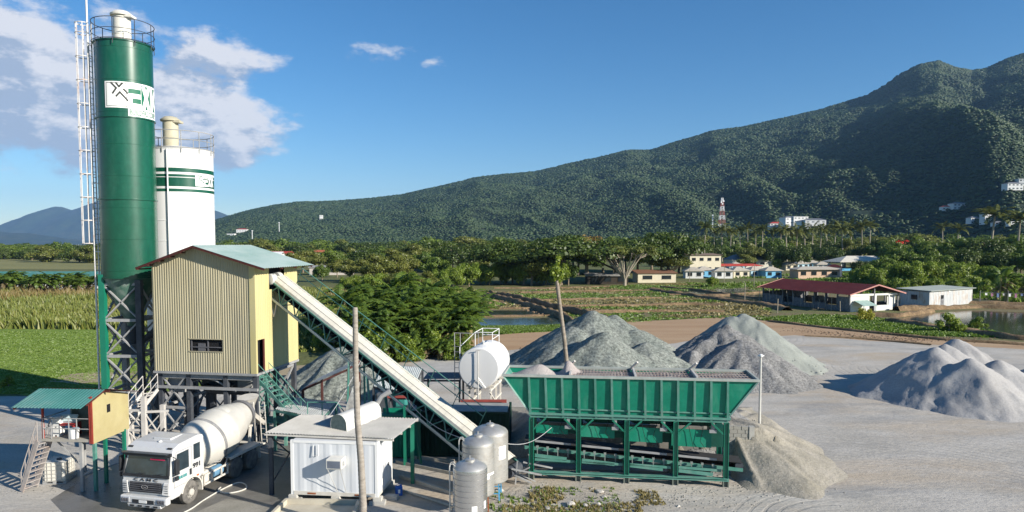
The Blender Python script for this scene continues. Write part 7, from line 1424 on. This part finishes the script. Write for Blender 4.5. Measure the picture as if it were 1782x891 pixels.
poly_tank(690, 676, 44, 1.5, 1.1, mat('teal_tub', (.04, .22, .20), .5), 'teal plastic tub on a stand behind the conveyor posts')
poly_tank(668, 682, 43, .9, 1.2, mat('dark_tub', (.08, .09, .10), .5), 'dark tub left of the teal one behind the conveyor')
# open sheds
def open_shed(label, corners, zs, posts_m, roof_m, loc):
    t = thing('open_shed', label, 'shed', (loc[0], loc[1], 0)); c = [Vector((x, y, z)) for (x, y), z in zip(corners, zs)]; off = (loc[0], loc[1], 0); m = MB(); k = 24; vs = []; fs = []
    for i in range(k*2+1):
        f = i/(k*2); h = Vector((0, 0, .03 if i % 2 else 0)); vs += [c[0].lerp(c[1], f)+h, c[3].lerp(c[2], f)+h]
    m.add(vs, [(2*i, 2*i+2, 2*i+3, 2*i+1) for i in range(k*2)]); build('roof', m, roof_m, t, off)
    for q in c: m = MB(); m.bx(q.x-.07, q.x+.07, q.y-.07, q.y+.07, 0, q.z-.1); build('post', m, posts_m, t, off)
    m = MB()
    for i in range(4): m.bar(c[i]-Vector((0, 0, .1)), c[(i+1) % 4]-Vector((0, 0, .1)), .07, .12)
    build('beam', m, posts_m, t, off); return t
def cn(*a): return [((P(px, py, Y).x, P(px, py, Y).y), P(px, py, Y).z) for px, py, Y in a]
c = cn((527, 676, 42), (606, 640, 42), (625, 626, 46), (560, 655, 46)); mr_ = mat('maroon_paint', (.14, .03, .025))
open_shed('dark-framed lean-to with sloping tin roof before the small gravel pile', [q[0] for q in c], [q[1] for q in c], mat('dark_red_post', (.09, .035, .03), .7), mat('pale_tin2', (.42, .44, .43), .6, dirt=(.3, .28, .26)), c[0][0])
c = cn((650, 672, 44), (716, 684, 42.5), (735, 640, 46), (660, 634, 48)); open_shed('pale tin roofed lean-to seen through the conveyor truss', [q[0] for q in c], [q[1] for q in c], dark_steel, mat('pale_tin3', (.5, .53, .51), .55), c[0][0])
c = cn((735, 660, 47), (800, 660, 46), (806, 648, 50), (745, 648, 51)); open_shed('low dark-roofed shelter left of the white tank', [q[0] for q in c], [q[1] for q in c], dark_steel, mat('dark_tin', (.06, .075, .10), .6), c[0][0])
c = cn((478, 712, 39), (560, 728, 37.5), (585, 700, 41), (500, 690, 42.5)); open_shed('low shaded shed between the steel stairs and the office', [q[0] for q in c], [q[1] for q in c], teal_p, mat('pale_tin2', (.42, .44, .43)), c[0][0])
# rail and tank beside
t = thing('guard_rail', 'teal pipe guard rail behind the office canopy', 'railing', (P(570, 712, 37).x, 37, 0)); m = MB(); zt = P(570, 700, 37).z
m.tube([(-1.1, 0, zt), (.5, 0, zt)], .03, 5); [m.tube([(x, 0, 0), (x, 0, zt)], .03, 5) for x in (-1.1, -.3, .5)]; m.tube([(.5, 0, zt), (1.1, -.3, zt-.6)], .03, 5); build('rail', m, teal_p, t)
# timbers on the ground
for i, (a, b, l) in enumerate((((697, 832), (790, 862), 'long pale timber nearest the tanks, behind the jerrycan'), ((690, 806), (795, 828), 'long pale timber in the shade, middle one'), ((690, 853), (800, 889), 'thin pale timber running to the front tank'), ((720, 798), (790, 806), 'short timber furthest back in the shade'))):
    A_, B__ = G(*a), G(*b); m = MB(); m.bar((A_.x, A_.y, .1), (B__.x, B__.y, .1), .16 if i != 2 else .07, .16 if i != 2 else .07); o = build('timber', m, mat('pale_timber', (.40, .37, .30), .9, col2=(.5, .47, .4), scale=2)); tagp(o, l, 'timber', 'timbers lying on the ground')
# rubble and cables
for i in range(3):
    a, b = [((705, 692, 36), (802, 762, 29.7)), ((880, 772, 31.6), (960, 744, 34.2)), ((640, 600, 39), (560, 742, 33))][i]; A_, B__ = P(a[0], a[1], a[2]), P(b[0], b[1], b[2]); pts = [A_.lerp(B__, f)-Vector((0, 0, math.sin(math.pi*f)*.35)) for f in np.linspace(0, 1, 12)]; m = MB(); m.tube(pts, .016, 4)
    o = build('cable', m, mat('cable_pale', (.4, .4, .4), .6)); tagp(o, ('sagging cable from the conveyor post to the water tanks', 'sagging cable from the rear tank to the bin', 'thin cable hanging from the conveyor to the office roof')[i], 'cable')
# debris clods along the embankments
def clods(name, pts, n, smin, smax, m_, spread):
    cs = []; 
    for i in range(n):
        k = random.randrange(len(pts)-1); f = random.random(); a = Vector((*G2(*pts[k]), 0)).lerp(Vector((*G2(*pts[k+1]), 0)), f); cs.append((a.x+random.gauss(0, spread), a.y+random.gauss(0, spread), .0))
    cs = np.array(cs); crown_cloud(name, cs[:, 0], cs[:, 1], cs[:, 2]+.02, rng.uniform(smin, smax, n), m_, .5)
soil = mat('soil_clods', (.16, .10, .06), .95, col2=(.26, .19, .12), scale=2); gsoil = mat('grey_rubble', (.24, .225, .195), .95, col2=(.34, .32, .28), scale=2)
clods('soil_rubble', [(1380, 574), (1480, 584), (1560, 590), (1640, 590), (1782, 586)], 700, .04, .16, soil, 1.4)
clods('gravel_rubble', [(880, 850), (960, 862), (1060, 868), (1180, 872), (1260, 868)], 700, .01, .05, gsoil, .9)
clods('gravel_rubble', [(1280, 850), (1300, 835), (1330, 850), (1400, 850)], 300, .01, .06, gsoil, .8)
clods('gravel_rubble', [(20, 850), (110, 850), (200, 860)], 160, .01, .03, mat('dark_rubble', (.12, .115, .105), .95), .6)
clods('soil_rubble', [(820, 520), (900, 530), (1000, 560)], 300, .1, .4, soil, 1.0)
